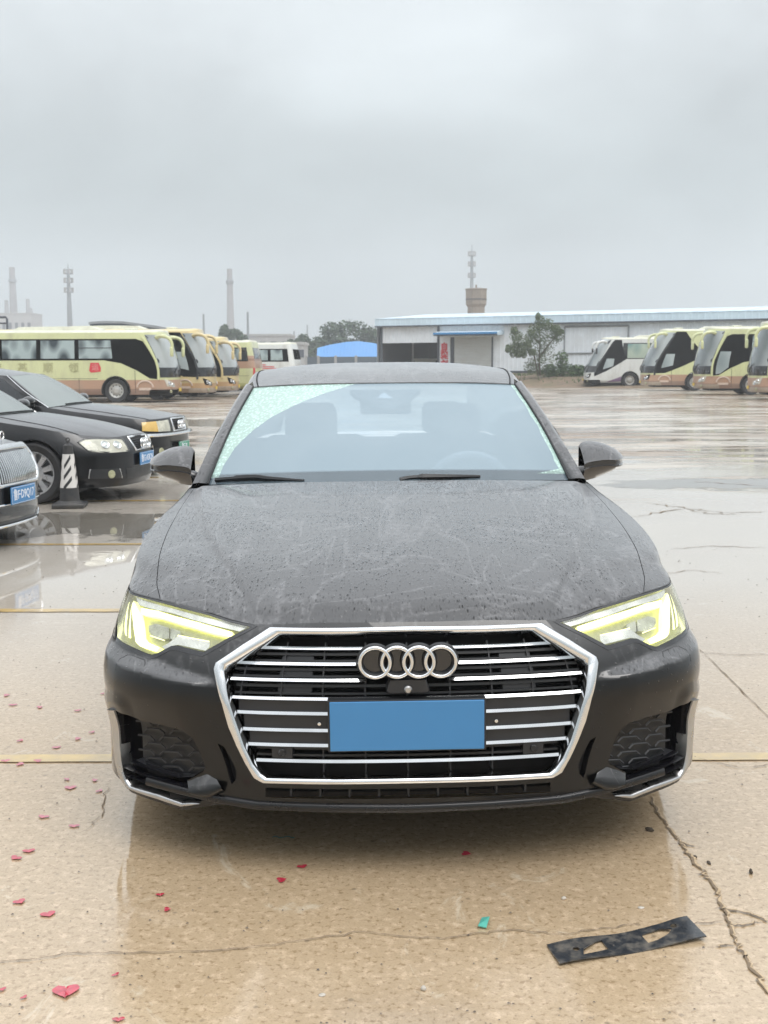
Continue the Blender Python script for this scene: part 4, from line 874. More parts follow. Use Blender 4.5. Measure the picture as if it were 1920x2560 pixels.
# pillars: from the glass edge round to the side windows
for sd in (-1, 1):
    m3 = np.array([sd, 1, 1]); a = WR*m3
    po = spline([(.832, 1.70, .968), (.775, 2.02, 1.125), (.706, 2.32, 1.285), (.660, 2.50, 1.375)], MW)*m3; po2 = po+np.array([sd*.004, .07, -.02])
    q1 = a*.6+po*.4+np.array([sd*.010, -.012, .012]); q2 = a*.25+po*.75+np.array([sd*.012, -.006, .010])
    MB().grid([list(a+np.array([sd*.004, .0, -.006])), list(a+np.array([sd*.006, -.004, .006])), list(q1), list(q2), list(po), list(po2)]).build('windscreen_pillar', M['paint'], CAR, angle=60)
    MB().tube(list(a+np.array([sd*.004, -.003, .003])), .005, 6).build('pillar_seal', M['rubber'], CAR)
    # side of the cabin
    top = spline([(.660, 2.50, 1.372)] + [(x+.012, y, z-.012) for x, y, z in re_[2:]] + [(.60, 4.45, 1.20), (.66, 4.62, 1.03)], 40)*m3
    bot = spline([(.836, 1.72, .968), (.838, 2.2, .985), (.846, 3.0, 1.0), (.85, 3.8, 1.005), (.82, 4.35, 1.005), (.79, 4.62, .995)], 40)*m3
    mid1 = bot*.93+top*.07; mid2 = bot*.12+top*.88
    MB().grid([list(bot), list(mid1)]).build('window_ledge', M['gloss_black'], CAR); MB().grid([list(mid1), list(bot*.5+top*.5+np.array([sd*.02, 0, 0])), list(mid2)]).build('side_window', M['side_glass'], CAR)
    rl = np.concatenate([ee[2:]*m3, ]); MB().grid([list(mid2), list(top), list(spline(re_[1:] + [(.59, 4.45, 1.205), (.64, 4.62, 1.035)], 40)*m3)]).build('roof_rail', M['paint'], CAR)
    sr = spline(re_, 40)*m3; MB().tube(list(sr+np.array([-sd*.02, 0, .003])), .004, 6).build('roof_seam', M['void'], CAR)
# tail
dk = np.linspace(-1, 1, 21)
MB().grid([[(x*.565, 4.2, 1.37-.04*x*x) for x in dk], [(x*.62, 4.42, 1.20-.02*x*x) for x in dk], [(x*.70, 4.62, 1.03-.01*x*x) for x in dk]]).build('rear_window', M['clear_glass'], CAR)
MB().grid([[(x*.80, 4.55, 1.01) for x in dk], [(x*.78, 4.70, 1.005) for x in dk], [(x*.62, 4.88-.06*x*x, .985) for x in dk]]).build('boot_lid', M['paint'], CAR)
# ------------------------------------------------------------------ cabin
MB().grid([[(x, 1.5+.22*(x/.75)**2, .965) for x in np.linspace(-.75, .75, 12)], [(x, 1.75, .965) for x in np.linspace(-.76, .76, 12)], [(x, 2.02, .93) for x in np.linspace(-.76, .76, 12)], [(x, 2.08, .70) for x in np.linspace(-.76, .76, 12)]]).build('dashboard', M['interior'], CAR)
SWm = Matrix.Translation((.375, 2.16, .885)) @ Matrix.Rotation(radians(-68), 4, 'X')
sw = MB(); sw.torus((0, 0, 0), .185, .020, 'Z', 40, 8); sw.v = [vkey(SWm @ Vector(p)) for p in sw.v]; swo = sw.build('steering_wheel', mat('wheel_leather', (.30, .31, .33), .5), CAR)
hb = MB().lathe([(.075, -.02), (.07, .02), (0, .03)], 20, SWm); hb.obox(SWm @ Vector((0, 0, 0)), (.34, .05, .02), SWm.to_3x3()); hb.build('wheel_hub', M['interior'], swo)
def seat(x, y, z0, h, w, hr):
    b = MB(); b.obox((x, y-.22, z0), (w, .52, .16)); b.obox((x, y+.06, z0+h/2), (w, .14, h), Matrix.Rotation(radians(-12), 3, 'X')); so = b.build('seat', M['seat'], CAR, bevel=.05)
    MB().obox((x, y+.14, z0+h+.09), (hr, .10, .19), Matrix.Rotation(radians(-8), 3, 'X')).build('headrest', M['seat'], so, bevel=.04)
seat(-.37, 2.75, .50, .58, .50, .27); seat(.37, 2.75, .50, .58, .50, .27); seat(-.38, 3.75, .5, .56, .6, .24); seat(.38, 3.75, .5, .56, .6, .24)
MB().obox((0, 2.20, 1.275), (.235, .03, .07)).build('rear_view_mirror', M['interior'], CAR, bevel=.012)
MB().grid([[(x, y, .36) for x in (-.8, .8)] for y in (1.6, 4.6)]).build('cabin_floor', M['void'], CAR)
MB().grid([[(x, 4.1, z) for x in (-.7, .7)] for z in (.4, 1.0)]).build('parcel_shelf', M['interior'], CAR)
# ------------------------------------------------------------------ door mirrors
MR = lambda *p: [(200+.19289*x, 960+.19289*y) for x, y in p]
topL = [cpx(u, v, 1.93) for u, v in MR((862, 1008), (890, 978), (950, 932), (1030, 890), (1120, 852), (1200, 830), (1290, 818), (1380, 818), (1440, 840), (1462, 880))]
botL = [cpx(u, v, 1.93) for u, v in MR((862, 1020), (890, 1095), (950, 1150), (1030, 1205), (1120, 1232), (1200, 1255), (1290, 1285), (1380, 1300), (1430, 1310), (1455, 1300))]
tx = np.array([abs(p[0]) for p in topL])[::-1]; tz = np.array([p[2] for p in topL])[::-1]; bx = np.array([abs(p[0]) for p in botL])[::-1]; bz_ = np.array([p[2] for p in botL])[::-1]
for sd in (-1, 1):
    xs_ = np.r_[np.linspace(tx[0], tx[-1]-.012, 18), np.linspace(tx[-1]-.009, tx[-1]-.0005, 5)]; cap, low = [], []
    for x in xs_:
        zt, zb = np.interp(x, tx, tz), np.interp(x, bx, bz_); zm = zb+(zt-zb)*.44-.006; f = (x-tx[0])/(tx[-1]-tx[0]); dp = (.085-.02*f)*sqrt(max(0, 1-max(0, (f-.72)/.285)**2))+.004; y0 = 1.93+.05*f
        zc0 = zm+(zt-zm)*.18; yb_ = y0+.06; D_ = dp*1.6
        cap.append([(sd*x, yb_-D_*q**.72, zt-(zt-zc0)*q**1.25) for q in np.linspace(0, 1, 10)])
        yc = yb_-D_
        low.append([(sd*x, yc+.004, zc0+.001), (sd*x, yc+.012, zc0-.004), (sd*x, yc+.012, zc0-.022), (sd*x, yc+.002, zc0-.026), (sd*x, yc+.004, zc0-.032), (sd*x, yc+.02, zb+.02*(1-f)+.006), (sd*x, yc+.05, zb), (sd*x, y0+.06, zb+.012)])
    mo = MB().grid(cap).build('door_mirror', M['paint'], CAR, angle=60); MB().grid(low).build('mirror_base', M['gloss_black'], mo, angle=40)
    bk = [[r[0] for r in cap], [r[-1] for r in low]]; MB().grid([[np.array(p)+np.array([0, .002, 0]) for p in r] for r in bk]).build('mirror_glass', M['chrome'], mo)
    MB().tube([(sd*.835, 1.97, .965), (sd*.86, 1.96, .985), (sd*.90, 1.955, 1.0)], [.03, .028, .024], 10).build('mirror_foot', M['gloss_black'], mo)
# ------------------------------------------------------------------ the three dark cars on the left, each nose towards the aisle
M['plate_print'] = M['plate_white']
def text_mesh(txt, size, name, m, parent, mtx, depth=.002, bold=0.0):
    cu = bpy.data.curves.new(name, 'FONT'); cu.body = txt; cu.size = size; cu.extrude = depth; cu.align_x = 'CENTER'; cu.align_y = 'CENTER'; cu.resolution_u = 2; cu.offset = bold
    o = bpy.data.objects.new(name, cu); COL.objects.link(o); dg = bpy.context.evaluated_depsgraph_get(); me = bpy.data.meshes.new_from_object(o.evaluated_get(dg)); bpy.data.objects.remove(o)
    o = bpy.data.objects.new(name, me); COL.objects.link(o); me.materials.clear(); me.materials.append(m); o.parent = parent; o.matrix_local = mtx; return o
def sedan(label, loc, head, k):
    """k: dictionary of sizes and of the features of the nose; the car's own axes: x to its left seen from the front, y towards the tail"""
    car = thing('saloon_car', label, 'car', loc, (0, 0, head), 'dark cars parked in the bays on the left')
    sh = Shell(k['rows'], k['zref'], k['zb'], k.get('g', 1.7), .04, .14, k.get('disp')); sh.sy = lambda Y: float(sh.S[np.argmin(np.abs(sh.Q[:, 1]-Y)+(sh.Q[:, 0] < .75*k['hw'])*9)])
    P_ = M['paint_navy']; R_ = k['R']+.035; zc = k['R']
    ya, yb = k['axles']; sa, sb = sh.sy(ya), sh.sy(yb); z0 = k['zb']; th = math.asin((zc-z0)/R_); q = sqrt(R_**2-(zc-z0)**2)
    ar = lambda c: [(c-q, z0)] + [(c+R_*cos(t), zc+R_*sin(t)) for t in np.linspace(pi+th, -th, 26)][1:-1] + [(c+q, z0)]
    sv = np.linspace(sh.L, 0, 240); out = [(0, z0)] + ar(sa) + ar(sb) + [(sh.L, z0)] + [(float(a), float(b)) for a, b in zip(sv, sh.ztop(sv))]
    for sd in (1, -1): sh.patch('body', out, k.get('holes', []), P_, car, step=.028, sides=(sd,))
    # bonnet
    kc, kb = k['corner'], k['cowl']; s_c, s_b = sh.krow[kc], sh.krow[kb]
    T = lambda sv: np.stack([(qq := sh.at(sv))[..., 2]*np.where(np.asarray(sv) < 0, -1, 1), qq[..., 3], qq[..., 4]], -1)
    n, m = 81, 51; F = T(np.linspace(-s_c, s_c, n)); Rt = T(np.linspace(s_c, s_b, m)); x1, y1, z1 = Rt[-1]
    xb = np.linspace(-x1, x1, n); B = np.stack([xb, k['cy']+(y1-k['cy'])*(xb/x1)**2, k['cz']+(z1-k['cz'])*np.abs(xb/x1)**2.2], -1)
    S = coons(F, B, Rt*np.array([-1, 1, 1]), Rt); e = np.linspace(0, 1, m); t = np.linspace(-1, 1, n)
    S[..., 2] += k['bulge']*(np.sin(np.minimum(e*pi*1.0, pi))**.8)[:, None]*(1-np.abs(t)**3)[None]
    if 'dome' in k: S[..., 2] += k['dome']*sm(.50-np.abs(t), -.03, .05)[None]*sm(e, .0, .2)[:, None]
    jc = int(n*k.get('jc', .90)); hood = sheet('bonnet', S[:, n-1-jc:jc+1], P_, car)
    for sl in (slice(jc, n), slice(0, n-jc)): sheet('front_wing', S[:, sl], P_, car)
    for j in (jc, n-1-jc): MB().tube(list(S[:, j]+np.array([0, 0, .0005])), .005, 5).build('shut_line', M['void'], car)
    # cabin
    hb, ht = x1*.955, k['roof'][0]; (rw, yw, zw, yr, zr, yre, zre) = k['roof']
    nW = 31; xw = np.linspace(-1, 1, nW); WB = np.stack([xw*hb, k['cy']+.03+(y1-k['cy'])*xw**2, k['cz']+.005+(z1-k['cz'])*np.abs(xw)**2.2], -1); WT = np.stack([xw*rw, yw+.13*xw**2, zw-.025*xw**2], -1)
    ew = np.linspace(0, 1, 21)[:, None]; WR = WB[-1]*(1-ew)+WT[-1]*ew; bl = np.sin(ew[:, 0]*pi); WR = WR+np.stack([bl*.01, bl*0, bl*.015], -1)
    G = coons(WB, WT, WR*np.array([-1, 1, 1]), WR); G[..., 2] += (bl[:, None]*(1-xw**2)[None])*.02
    sheet('windscreen', G, M['car_glass'], car); sheet('roof', np.array([[(x*rw*w_, y+(.13*x*x if i == 0 else 0), z-(.025+d)*abs(x)**2.5) for x in xw] for i, (y, z, w_, d) in enumerate(((yw, zw, 1, 0), (yw+.25, zw+.03, 1.03, .02), (yr, zr, 1.04, .03), ((yr+yre)/2, zr-.02, 1.0, .03), (yre, zre, .95, .03)))]), P_, car)
    q = T(np.linspace(s_b, sh.sy(yre+.5), 30)); top0 = np.array([rw, yw+.13, zw-.025])
    topc = spline([tuple(top0), (rw*1.03, yw+.35, zw), (rw*1.04, yr, zr-.03), (rw, (yr+yre)/2, zr-.05), (rw*.95, yre, zre-.03), (rw*1.0, yre+.5, q[-1][2]+.02)], 30)
    for sd in (1, -1):
        m3 = np.array([sd, 1, 1]); a, b = q*m3, topc*m3; pill = WR*m3
        lo, hi = a*.92+b*.08, a*.12+b*.88
        MB().grid([list(a), list(lo)]).build('window_ledge', P_, car); MB().grid([list(lo), list(a*.5+b*.5+np.array([sd*.02, 0, 0])), list(hi)]).build('side_window', M['side_glass'], car); MB().grid([list(hi), list(b)]).build('roof_rail', P_, car)
        out_ = spline([tuple(a[0]), tuple(a[0]*.5+b[0]*.5+np.array([sd*.03, .06, .015])), tuple(b[0]+np.array([sd*.02, .03, 0]))], 21)
        MB().grid([list(pill), list(pill*.5+out_*.5+np.array([sd*.012, 0, .012])), list(out_), list(out_+np.array([0, .1, 0]))]).build('windscreen_pillar', P_, car, angle=60)
        if k.get('trim'): MB().tube(list(out_+np.array([sd*.006, .0, .004])), .007, 6).build('pillar_trim', M['chrome'], car)
        mp = a[0]+np.array([sd*.13, .22, .085]); Mm = Matrix.Translation(mp) @ Matrix.Scale(1, 4)
        mb = MB(); mb.lathe([(.0, -.10), (.052, -.095), (.072, -.06), (.078, 0), (.07, .07), (.045, .10), (0, .105)], 20, Matrix.Translation(mp) @ Matrix.Rotation(sd*pi/2, 4, 'Y') @ Matrix.Diagonal((1.0, .9, 1.0, 1))); mb.tube([mp+np.array([-sd*.07, .0, -.05]), mp+np.array([-sd*.13, 0, -.075])], .03, 8); mb.build('door_mirror', P_, car)
        for yy in (ya, yb): wheel(car, (sd*(k['hw']-.125), yy, k['R']), sd, k['R'], k['rim'], spokes=k.get('spokes', 10), hub=.075)
        for yy in (ya, yb): MB().grid([[Vector((sd*(k['hw']-.02-.3*j), yy+R_*cos(t), zc+R_*sin(t))) for t in np.linspace(-.3, pi+.3, 22)] for j in (0, 1)]).build('arch_liner', M['void'], car)
    MB().grid([[(x*rw*.95, yre, zre-.03*x*x) for x in xw[::3]], [(x*k['hw']*.78, yre+.55, q[-1][2]+.01) for x in xw[::3]]]).build('rear_window', M['side_glass'], car)
    MB().grid([[(x*k['hw']*.86, y, z) for x in (-1, 0, 1)] for y, z in ((yre+.45, q[-1][2]), (sh.Q[-1, 3], sh.Q[-1, 4]))]).build('boot_lid', P_, car)
    MB().grid([[(x*k['hw']*.86, y, k['zb']+.01) for x in (-1, 0, 1)] for y in (.3, sh.Q[-1, 1]-.3)]).build('underbody', M['void'], car)
    MB().box(-.5, .5, .35, 1.3, .2, .6).build('engine_bay', M['void'], car)
    MB().grid([[(x*hb, y1-.1, z1-.03) for x in (-1, 1)], [(x*hb, y1+.4, z1-.05) for x in (-1, 1)]]).build('dashboard', M['interior'], car)
    for x in (-.37, .37): MB().obox((x, yw+.45, .9), (.5, .2, .7)).obox((x, yw+.5, zw-.18), (.26, .1, .18)).build('front_seat', M['seat'], car, bevel=.04)
    for px in ((-.62, .1), (-.02, .62)):
        t_ = np.linspace(px[0], px[1], 14); wv = np.stack([t_*hb, k['cy']+.02+(y1-k['cy'])*t_**2+.02, k['cz']+.018+(z1-k['cz'])*np.abs(t_)**2.2], -1); MB().tube(list(wv), .010, 6).build('wiper', M['black_plastic'], car)
    return car, sh, S
def plate(car, x0, x1, y, z0, z1, txt, m=None, yaw=0, back=None):
    cx, cz = (x0+x1)/2, (z0+z1)/2; p = MB().box(x0, x1, y, y+.012, z0, z1).build('licence_plate', m or M['plate_blue'], car, bevel=.003)
    text_mesh(txt, .098, 'plate_lettering', M['plate_white'], p, Matrix.Translation((cx, y-.001, cz)) @ Matrix.Rotation(pi/2, 4, 'X') @ Matrix.Diagonal((.80, 1, 1, 1)), .001, .0012)
    w = .003; mb = MB()
    for a in ((x0+.006, x1-.006, z0+.005, z0+.005+w), (x0+.006, x1-.006, z1-.005-w, z1-.005), (x0+.006, x0+.006+w, z0+.005, z1-.005), (x1-.006-w, x1-.006, z0+.005, z1-.005)): mb.box(a[0], a[1], y-.001, y+.002, a[2], a[3])
    mb.build('plate_border', M['plate_white'], p); return p
def rings(car, y, z, R=.045, r=.006, gap=.062, tilt=0):
    f = None
    for j in range(4):
        o = MB().torus(((j-1.5)*gap, y+.002*(j % 2), z), R, r, 'Y', 32, 8).build('ring_emblem', M['chrome'], car if f is None else f); f = f or o
def bars(sh, poly, zs, car_part, m, w=.01, off=0, depth=.03):
    a = np.array(poly)
    for z in zs:
        xs = [a[i][0]+(z-a[i][1])*(a[(i+1) % len(a)][0]-a[i][0])/(a[(i+1) % len(a)][1]-a[i][1]) for i in range(len(a)) if (a[i][1]-z)*(a[(i+1) % len(a)][1]-z) < 0]
        if len(xs) >= 2: MB().grid(sh.band(z, w, min(xs), max(xs), off, depth, 16)).build('slat', m, car_part)
HD = radians(82)
# --- nearer of the two with linked rings: rounded nose, clear lamps, ten-spoke wheels
rC5 = [(0, 0, 0, .09, .715), (.15, .004, .15, .092, .714), (.32, .025, .30, .11, .708), (.45, .06, .42, .15, .700), (.58, .115, .53, .225, .705), (.68, .19, .62, .32, .715), (.76, .29, .70, .43, .73), (.82, .42, .76, .55, .752), (.862, .58, .79, .68, .775),
       (.885, .78, .805, .82, .800), (.895, 1.0, .81, 1.0, .828), (.90, 1.3, .80, 1.3, .868), (.90, 1.62, .775, 1.62, .915), (.90, 1.9, .78, 1.9, .935), (.90, 2.6, .80, 2.6, .95), (.90, 3.4, .80, 3.4, .96), (.885, 4.1, .78, 4.1, .965), (.84, 4.5, .72, 4.45, .96), (.68, 4.72, .6, 4.66, .95), (0, 4.79, 0, 4.72, .94)]
kC5 = dict(rows=rC5, zref=.50, zb=.17, hw=.905, R=.33, rim=.235, axles=(.93, 3.69), corner=8, cowl=12, cy=1.36, cz=.945, bulge=.035, roof=(.555, 2.12, 1.34, 2.75, 1.42, 3.75, 1.36), jc=.88, trim=True, g=1.6)
carA, sA, SA = sedan('black saloon with silver ten-spoke wheel, clear headlight and linked rings, behind the striped cone', (-2.70, 13.28, 0), HD, kC5)
def feature(sh, car):
    pass
hlA = [(.37, .540), (.70, .540), (.90, .565), (.97, .66), (.86, .697), (.62, .688), (.41, .680)]
for sd in (1, -1):
    h = sA.patch('headlight', hlA, [], M['lamp_cream'], car := carA, off=.003, step=.03, sides=(sd,))[0]
    sA.frame('lamp_edge', hlA, grow(hlA, -.012), M['black_plastic'], h, hi=.010, lo=.002, sd=sd)
    sA.patch('lens', grow(hlA, -.004), [], M['lens'], h, off=.016, step=.03, sides=(sd,))
    for cx, cz in ((.53, .615), (.68, .625)):
        p = sA.P(cx*sd, cz, .002); nn_ = Vector(sA.normal(cx*sd, cz)); MB().lathe([(.052, .004), (.045, .010), (.03, .002), (.012, .012), (0, .014)], 20, Matrix.Translation(p) @ nn_.to_track_quat('Z', 'Y').to_matrix().to_4x4()).build('reflector', M['chrome'], h)
    fg = [(.50, .255), (.92, .275), (.90, .375), (.54, .365)]
    f = sA.patch('fog_light', fg, [], M['black_plastic'], car, off=.003, step=.04, sides=(sd,))[0]; p = sA.P(.66*sd, .31, .004); MB().lathe([(.045, 0), (.04, .008), (0, .012)], 20, Matrix.Translation(p) @ Vector(sA.normal(.66*sd, .31)).to_track_quat('Z', 'Y').to_matrix().to_4x4()).build('fog_lens', M['lamp_inner'], f)
    sA.frame('fog_rim', fg, grow(fg, -.01), M['satin'], f, hi=.006, lo=0, sd=sd)
    sA.patch('bumper_strip', [(.33, .470), (1.15, .505), (1.12, .535), (.40, .535), (.33, .53)], [], M['paint_navy'], car, off=.018, step=.03, sides=(sd,), thick=.018)
gA = [(-.31, .695), (.31, .695), (.24, .535), (-.24, .535)]; gA = [(a, b) for a, b in gA]
g = sA.patch('grille', gA, [], M['void'], carA, off=.002, step=.03)[0]; sA.frame('grille_frame', gA, [(-.275, .675), (.275, .675), (.215, .553), (-.215, .553)], M['chrome'], carA, hi=.016, lo=0)
bars(sA, [(-.275, .675), (.275, .675), (.215, .553), (-.215, .553)], [.57, .59, .61, .63, .655], g, M['grey_plastic'], .007, .010, .01); rings(g, -.018, .615, .052, .009, .068)
sA.patch('lower_intake', [(-.42, .24), (.42, .24), (.44, .36), (-.44, .36)], [], M['black_plastic'], carA, off=.003, step=.04)
plate(carA, -.22, .22, -.035, .375, .515, '\u9c81G\u00b7A5K26')
# --- the older one behind: upright nose, amber and clear lamps, bright bumper strip
rC4 = [(0, 0, 0, .05, .78), (.2, .004, .2, .052, .78), (.40, .02, .39, .068, .775), (.55, .05, .53, .10, .768), (.68, .10, .65, .16, .765), (.78, .18, .74, .25, .765), (.84, .30, .785, .36, .775), (.868, .45, .80, .5, .79), (.88, .65, .805, .7, .81), (.886, .95, .805, .95, .84), (.89, 1.25, .80, 1.25, .875), (.89, 1.55, .79, 1.55, .915), (.89, 1.9, .79, 1.9, .94), (.89, 2.6, .80, 2.6, .955), (.89, 3.4, .80, 3.4, .965), (.88, 4.2, .78, 4.2, .97), (.85, 4.6, .74, 4.56, .965), (.7, 4.78, .62, 4.72, .96), (0, 4.84, 0, 4.78, .95)]
kC4 = dict(rows=rC4, zref=.50, zb=.19, hw=.895, R=.32, rim=.20, axles=(.90, 3.58), corner=6, cowl=11, cy=1.32, cz=.955, bulge=.03, roof=(.56, 2.05, 1.36, 2.65, 1.44, 3.65, 1.38), jc=.90, trim=True, g=2.2, spokes=8)
carB, sB, SB = sedan('older black saloon with amber corner lamp and bright bumper strip, behind the other ringed car', (-2.82, 16.35, 0), HD, kC4)
for sd in (1, -1):
    hp = [(.37, .595), (.66, .60), (.66, .735), (.37, .745)]; h = sB.patch('headlight', hp, [], M['lamp_cream'], carB, off=.006, step=.03, sides=(sd,), thick=.02)[0]; sB.patch('lens', hp, [], M['lens'], h, off=.012, step=.04, sides=(sd,))
    ap = [(.665, .60), (.90, .615), (.88, .725), (.665, .735)]; sB.patch('corner_lamp', ap, [], M['amber'], carB, off=.008, step=.03, sides=(sd,), thick=.02)
    p = sB.P(.62*sd, .33, .004); MB().lathe([(.055, 0), (.05, .008), (0, .012)], 20, Matrix.Translation(p) @ Vector(sB.normal(.62*sd, .33)).to_track_quat('Z', 'Y').to_matrix().to_4x4()).build('fog_light', M['lamp_inner'], carB)
    sB.patch('fog_panel', [(.36, .27), (.74, .28), (.74, .39), (.36, .39)], [], M['black_plastic'], carB, off=.003, step=.05, sides=(sd,))
sv = np.linspace(-1.35, 1.35, 70); MB().grid([list(sB.P(sv, sv*0+.535, .0)), list(sB.P(sv, sv*0+.535, .045)), list(sB.P(sv, sv*0+.548, .055)), list(sB.P(sv, sv*0+.572, .050)), list(sB.P(sv, sv*0+.578, .0))]).build('bumper_strip', M['chrome'], carB)
gB = [(-.30, .765), (.30, .765), (.26, .585), (-.26, .585)]; g = sB.patch('grille', gB, [], M['void'], carB, off=.002, step=.04)[0]; sB.frame('grille_frame', gB, [(-.27, .742), (.27, .742), (.235, .605), (-.235, .605)], M['chrome'], carB, hi=.02, lo=0); rings(g, -.022, .675, .05, .009, .066)
bars(sB, [(-.27, .742), (.27, .742), (.235, .605), (-.235, .605)], [.625, .65, .70, .725], g, M['grey_plastic'], .007, .010, .01)
M['plate_green'] = mat('plate_green', (.06, .30, .20), .45, var=.05)
plate(carB, -.22, .22, -.06, .30, .44, '\u9c81G\u00b728', M['plate_green'])
# --- nearest: chrome nose with upright bars, blue plate
rMB = [(0, 0, 0, .12, .83), (.2, .006, .19, .125, .828), (.38, .03, .35, .15, .822), (.52, .075, .48, .20, .81), (.64, .14, .59, .28, .80), (.75, .24, .69, .39, .80), (.83, .36, .76, .52, .81), (.88, .52, .80, .66, .83), (.905, .75, .82, .85, .865), (.915, 1.0, .83, 1.05, .89), (.92, 1.3, .83, 1.35, .925), (.925, 1.7, .82, 1.7, .965), (.925, 2.3, .82, 2.3, .98), (.925, 3.2, .82, 3.2, .99), (.925, 4.2, .82, 4.2, 1.0), (.90, 4.8, .78, 4.75, .995), (.75, 5.1, .65, 5.02, .985), (0, 5.18, 0, 5.1, .98)]
kMB = dict(rows=rMB, zref=.55, zb=.17, hw=.93, R=.36, rim=.255, axles=(.90, 4.05), corner=7, cowl=11, cy=1.5, cz=.99, bulge=.03, roof=(.58, 2.35, 1.42, 3.0, 1.50, 4.2, 1.42), jc=.9, g=1.6, spokes=12)
carC, sC, SC_ = sedan('dark saloon with upright chrome grille bars and blue plate, cut by the picture edge', (-2.99, 9.62, 0), HD, kMB)
def rrect(w0, w1, z0, z1, r, n=5):
    out = []
    for cx, cz, a0, w in ((w1-r, z1-r, 0, 1), (-w1+r, z1-r, pi/2, 1), (-w0+r, z0+r, pi, 1), (w0-r, z0+r, 3*pi/2, 1)): out += [(cx+r*cos(a0+pi/2*i/n), cz+r*sin(a0+pi/2*i/n)) for i in range(n+1)]
    return out
go, gi = rrect(.42, .47, .50, .825, .10), rrect(.385, .435, .535, .772, .075)
g = sC.patch('grille', gi, [], M['void'], carC, off=-.006+.012, step=.04)[0]; sC.frame('grille_frame', go, gi, M['chrome'], carC, hi=.030, lo=.002)
for j in range(-12, 13):
    x = j*.0325; zz = np.linspace(.538, .768, 10); MB().grid([list(sC.P(zz*0+x+dx, zz, o)) for dx, o in ((-.006, .008), (-.004, .022), (.004, .022), (.006, .008))]).build('grille_bar', M['chrome'], g)
for sd in (1, -1):
    hp = [(.56, .66), (.95, .70), (1.02, .775), (.80, .775), (.58, .765)]; h = sC.patch('headlight', hp, [], M['lamp_white'], carC, off=.003, step=.04, sides=(sd,))[0]; sC.patch('lens', hp, [], M['lens'], h, off=.008, step=.05, sides=(sd,))
    lw = [(.44, .20), (.98, .26), (.98, .40), (.62, .40)]; sC.patch('side_intake', lw, [], M['gloss_black'], carC, off=.003, step=.05, sides=(sd,)); sC.line('chrome_trim', [(.40, .215), (.98, .275)], .010, M['chrome'], carC, off=.012, sd=sd); sC.line('chrome_trim', [(.62, .405), (.98, .40)], .009, M['chrome'], carC, off=.01, sd=sd)
sC.patch('lower_intake', [(-.45, .235), (.45, .235), (.52, .35), (-.52, .35)], [], M['gloss_black'], carC, off=.003, step=.05); sC.line('lip_trim', [(-.95, .195), (.95, .195)], .012, M['chrome'], carC, off=.016, step=.05); sC.line('bumper_trim', [(-.60, .365), (.60, .365)], .008, M['chrome'], carC, off=.012, step=.05)
plate(carC, -.22, .22, -.04, .36, .50, '\u9c81F\u00b7D9Q17')
st = MB().tube([(0, .13, .835), (0, .13, .87)], .006, 6).torus((0, .13, .905), .033, .005, 'Y', 24, 6).build('bonnet_mascot', M['chrome'], carC)
# --- striped cone with weighted foot
M['cone_black'] = mat('cone_rubber', (.030, .031, .034), .5, var=.15, dirt=(.2, .17, .13), damt=.25); M['cone_white'] = mat('cone_reflective', (.68, .66, .64), .4, var=.08, dirt=(.35, .3, .25), damt=.35)
CN = thing('traffic_cone', 'black and white striped cone with square foot beside the silver wheel', 'cone', tuple(ground_at(175, 1268)), (0, 0, radians(6)))
h0 = .70; rad = lambda z: .112-(z/h0)*.070
MB().box(-.165, .165, -.165, .165, 0.0, .05).build('foot', M['cone_black'], CN, bevel=.015)
def frus(z0, z1, o=0, n=32): return [(rad(z0)+o, z0), (rad(z1)+o, z1)]
MB().lathe([(.145, .045), (.130, .065), (rad(.08), .075), (rad(.63), .63), (rad(.65), .65), (.024, .662), (.022, .67), (0, .675)], 36).build('cone_body', M['cone_black'], CN)
MB().lathe(frus(.21, .56, .003), 36).build('reflective_sleeve', M['cone_white'], CN)
for j in range(3):
    z = .235+j*.112; mb = MB()
    for a0 in (0, pi/2, pi, 1.5*pi):
        A = np.linspace(a0-pi/2-.50, a0-pi/2+.50, 12); mb.grid([[((rad(zz)+.005)*cos(a), (rad(zz)+.005)*sin(a), zz) for a in A for zz in (z+dz+.055*(a-a0+pi/2)/.5,)] for dz in (0, .045)])
    mb.build('stripe', M['cone_black'], CN)
MB().tube([(0, 0, .67), (0, 0, .69)], .012, 8).torus((0, 0, .708), .018, .006, 'Y', 16, 6).build('ring_handle', M['cone_black'], CN)
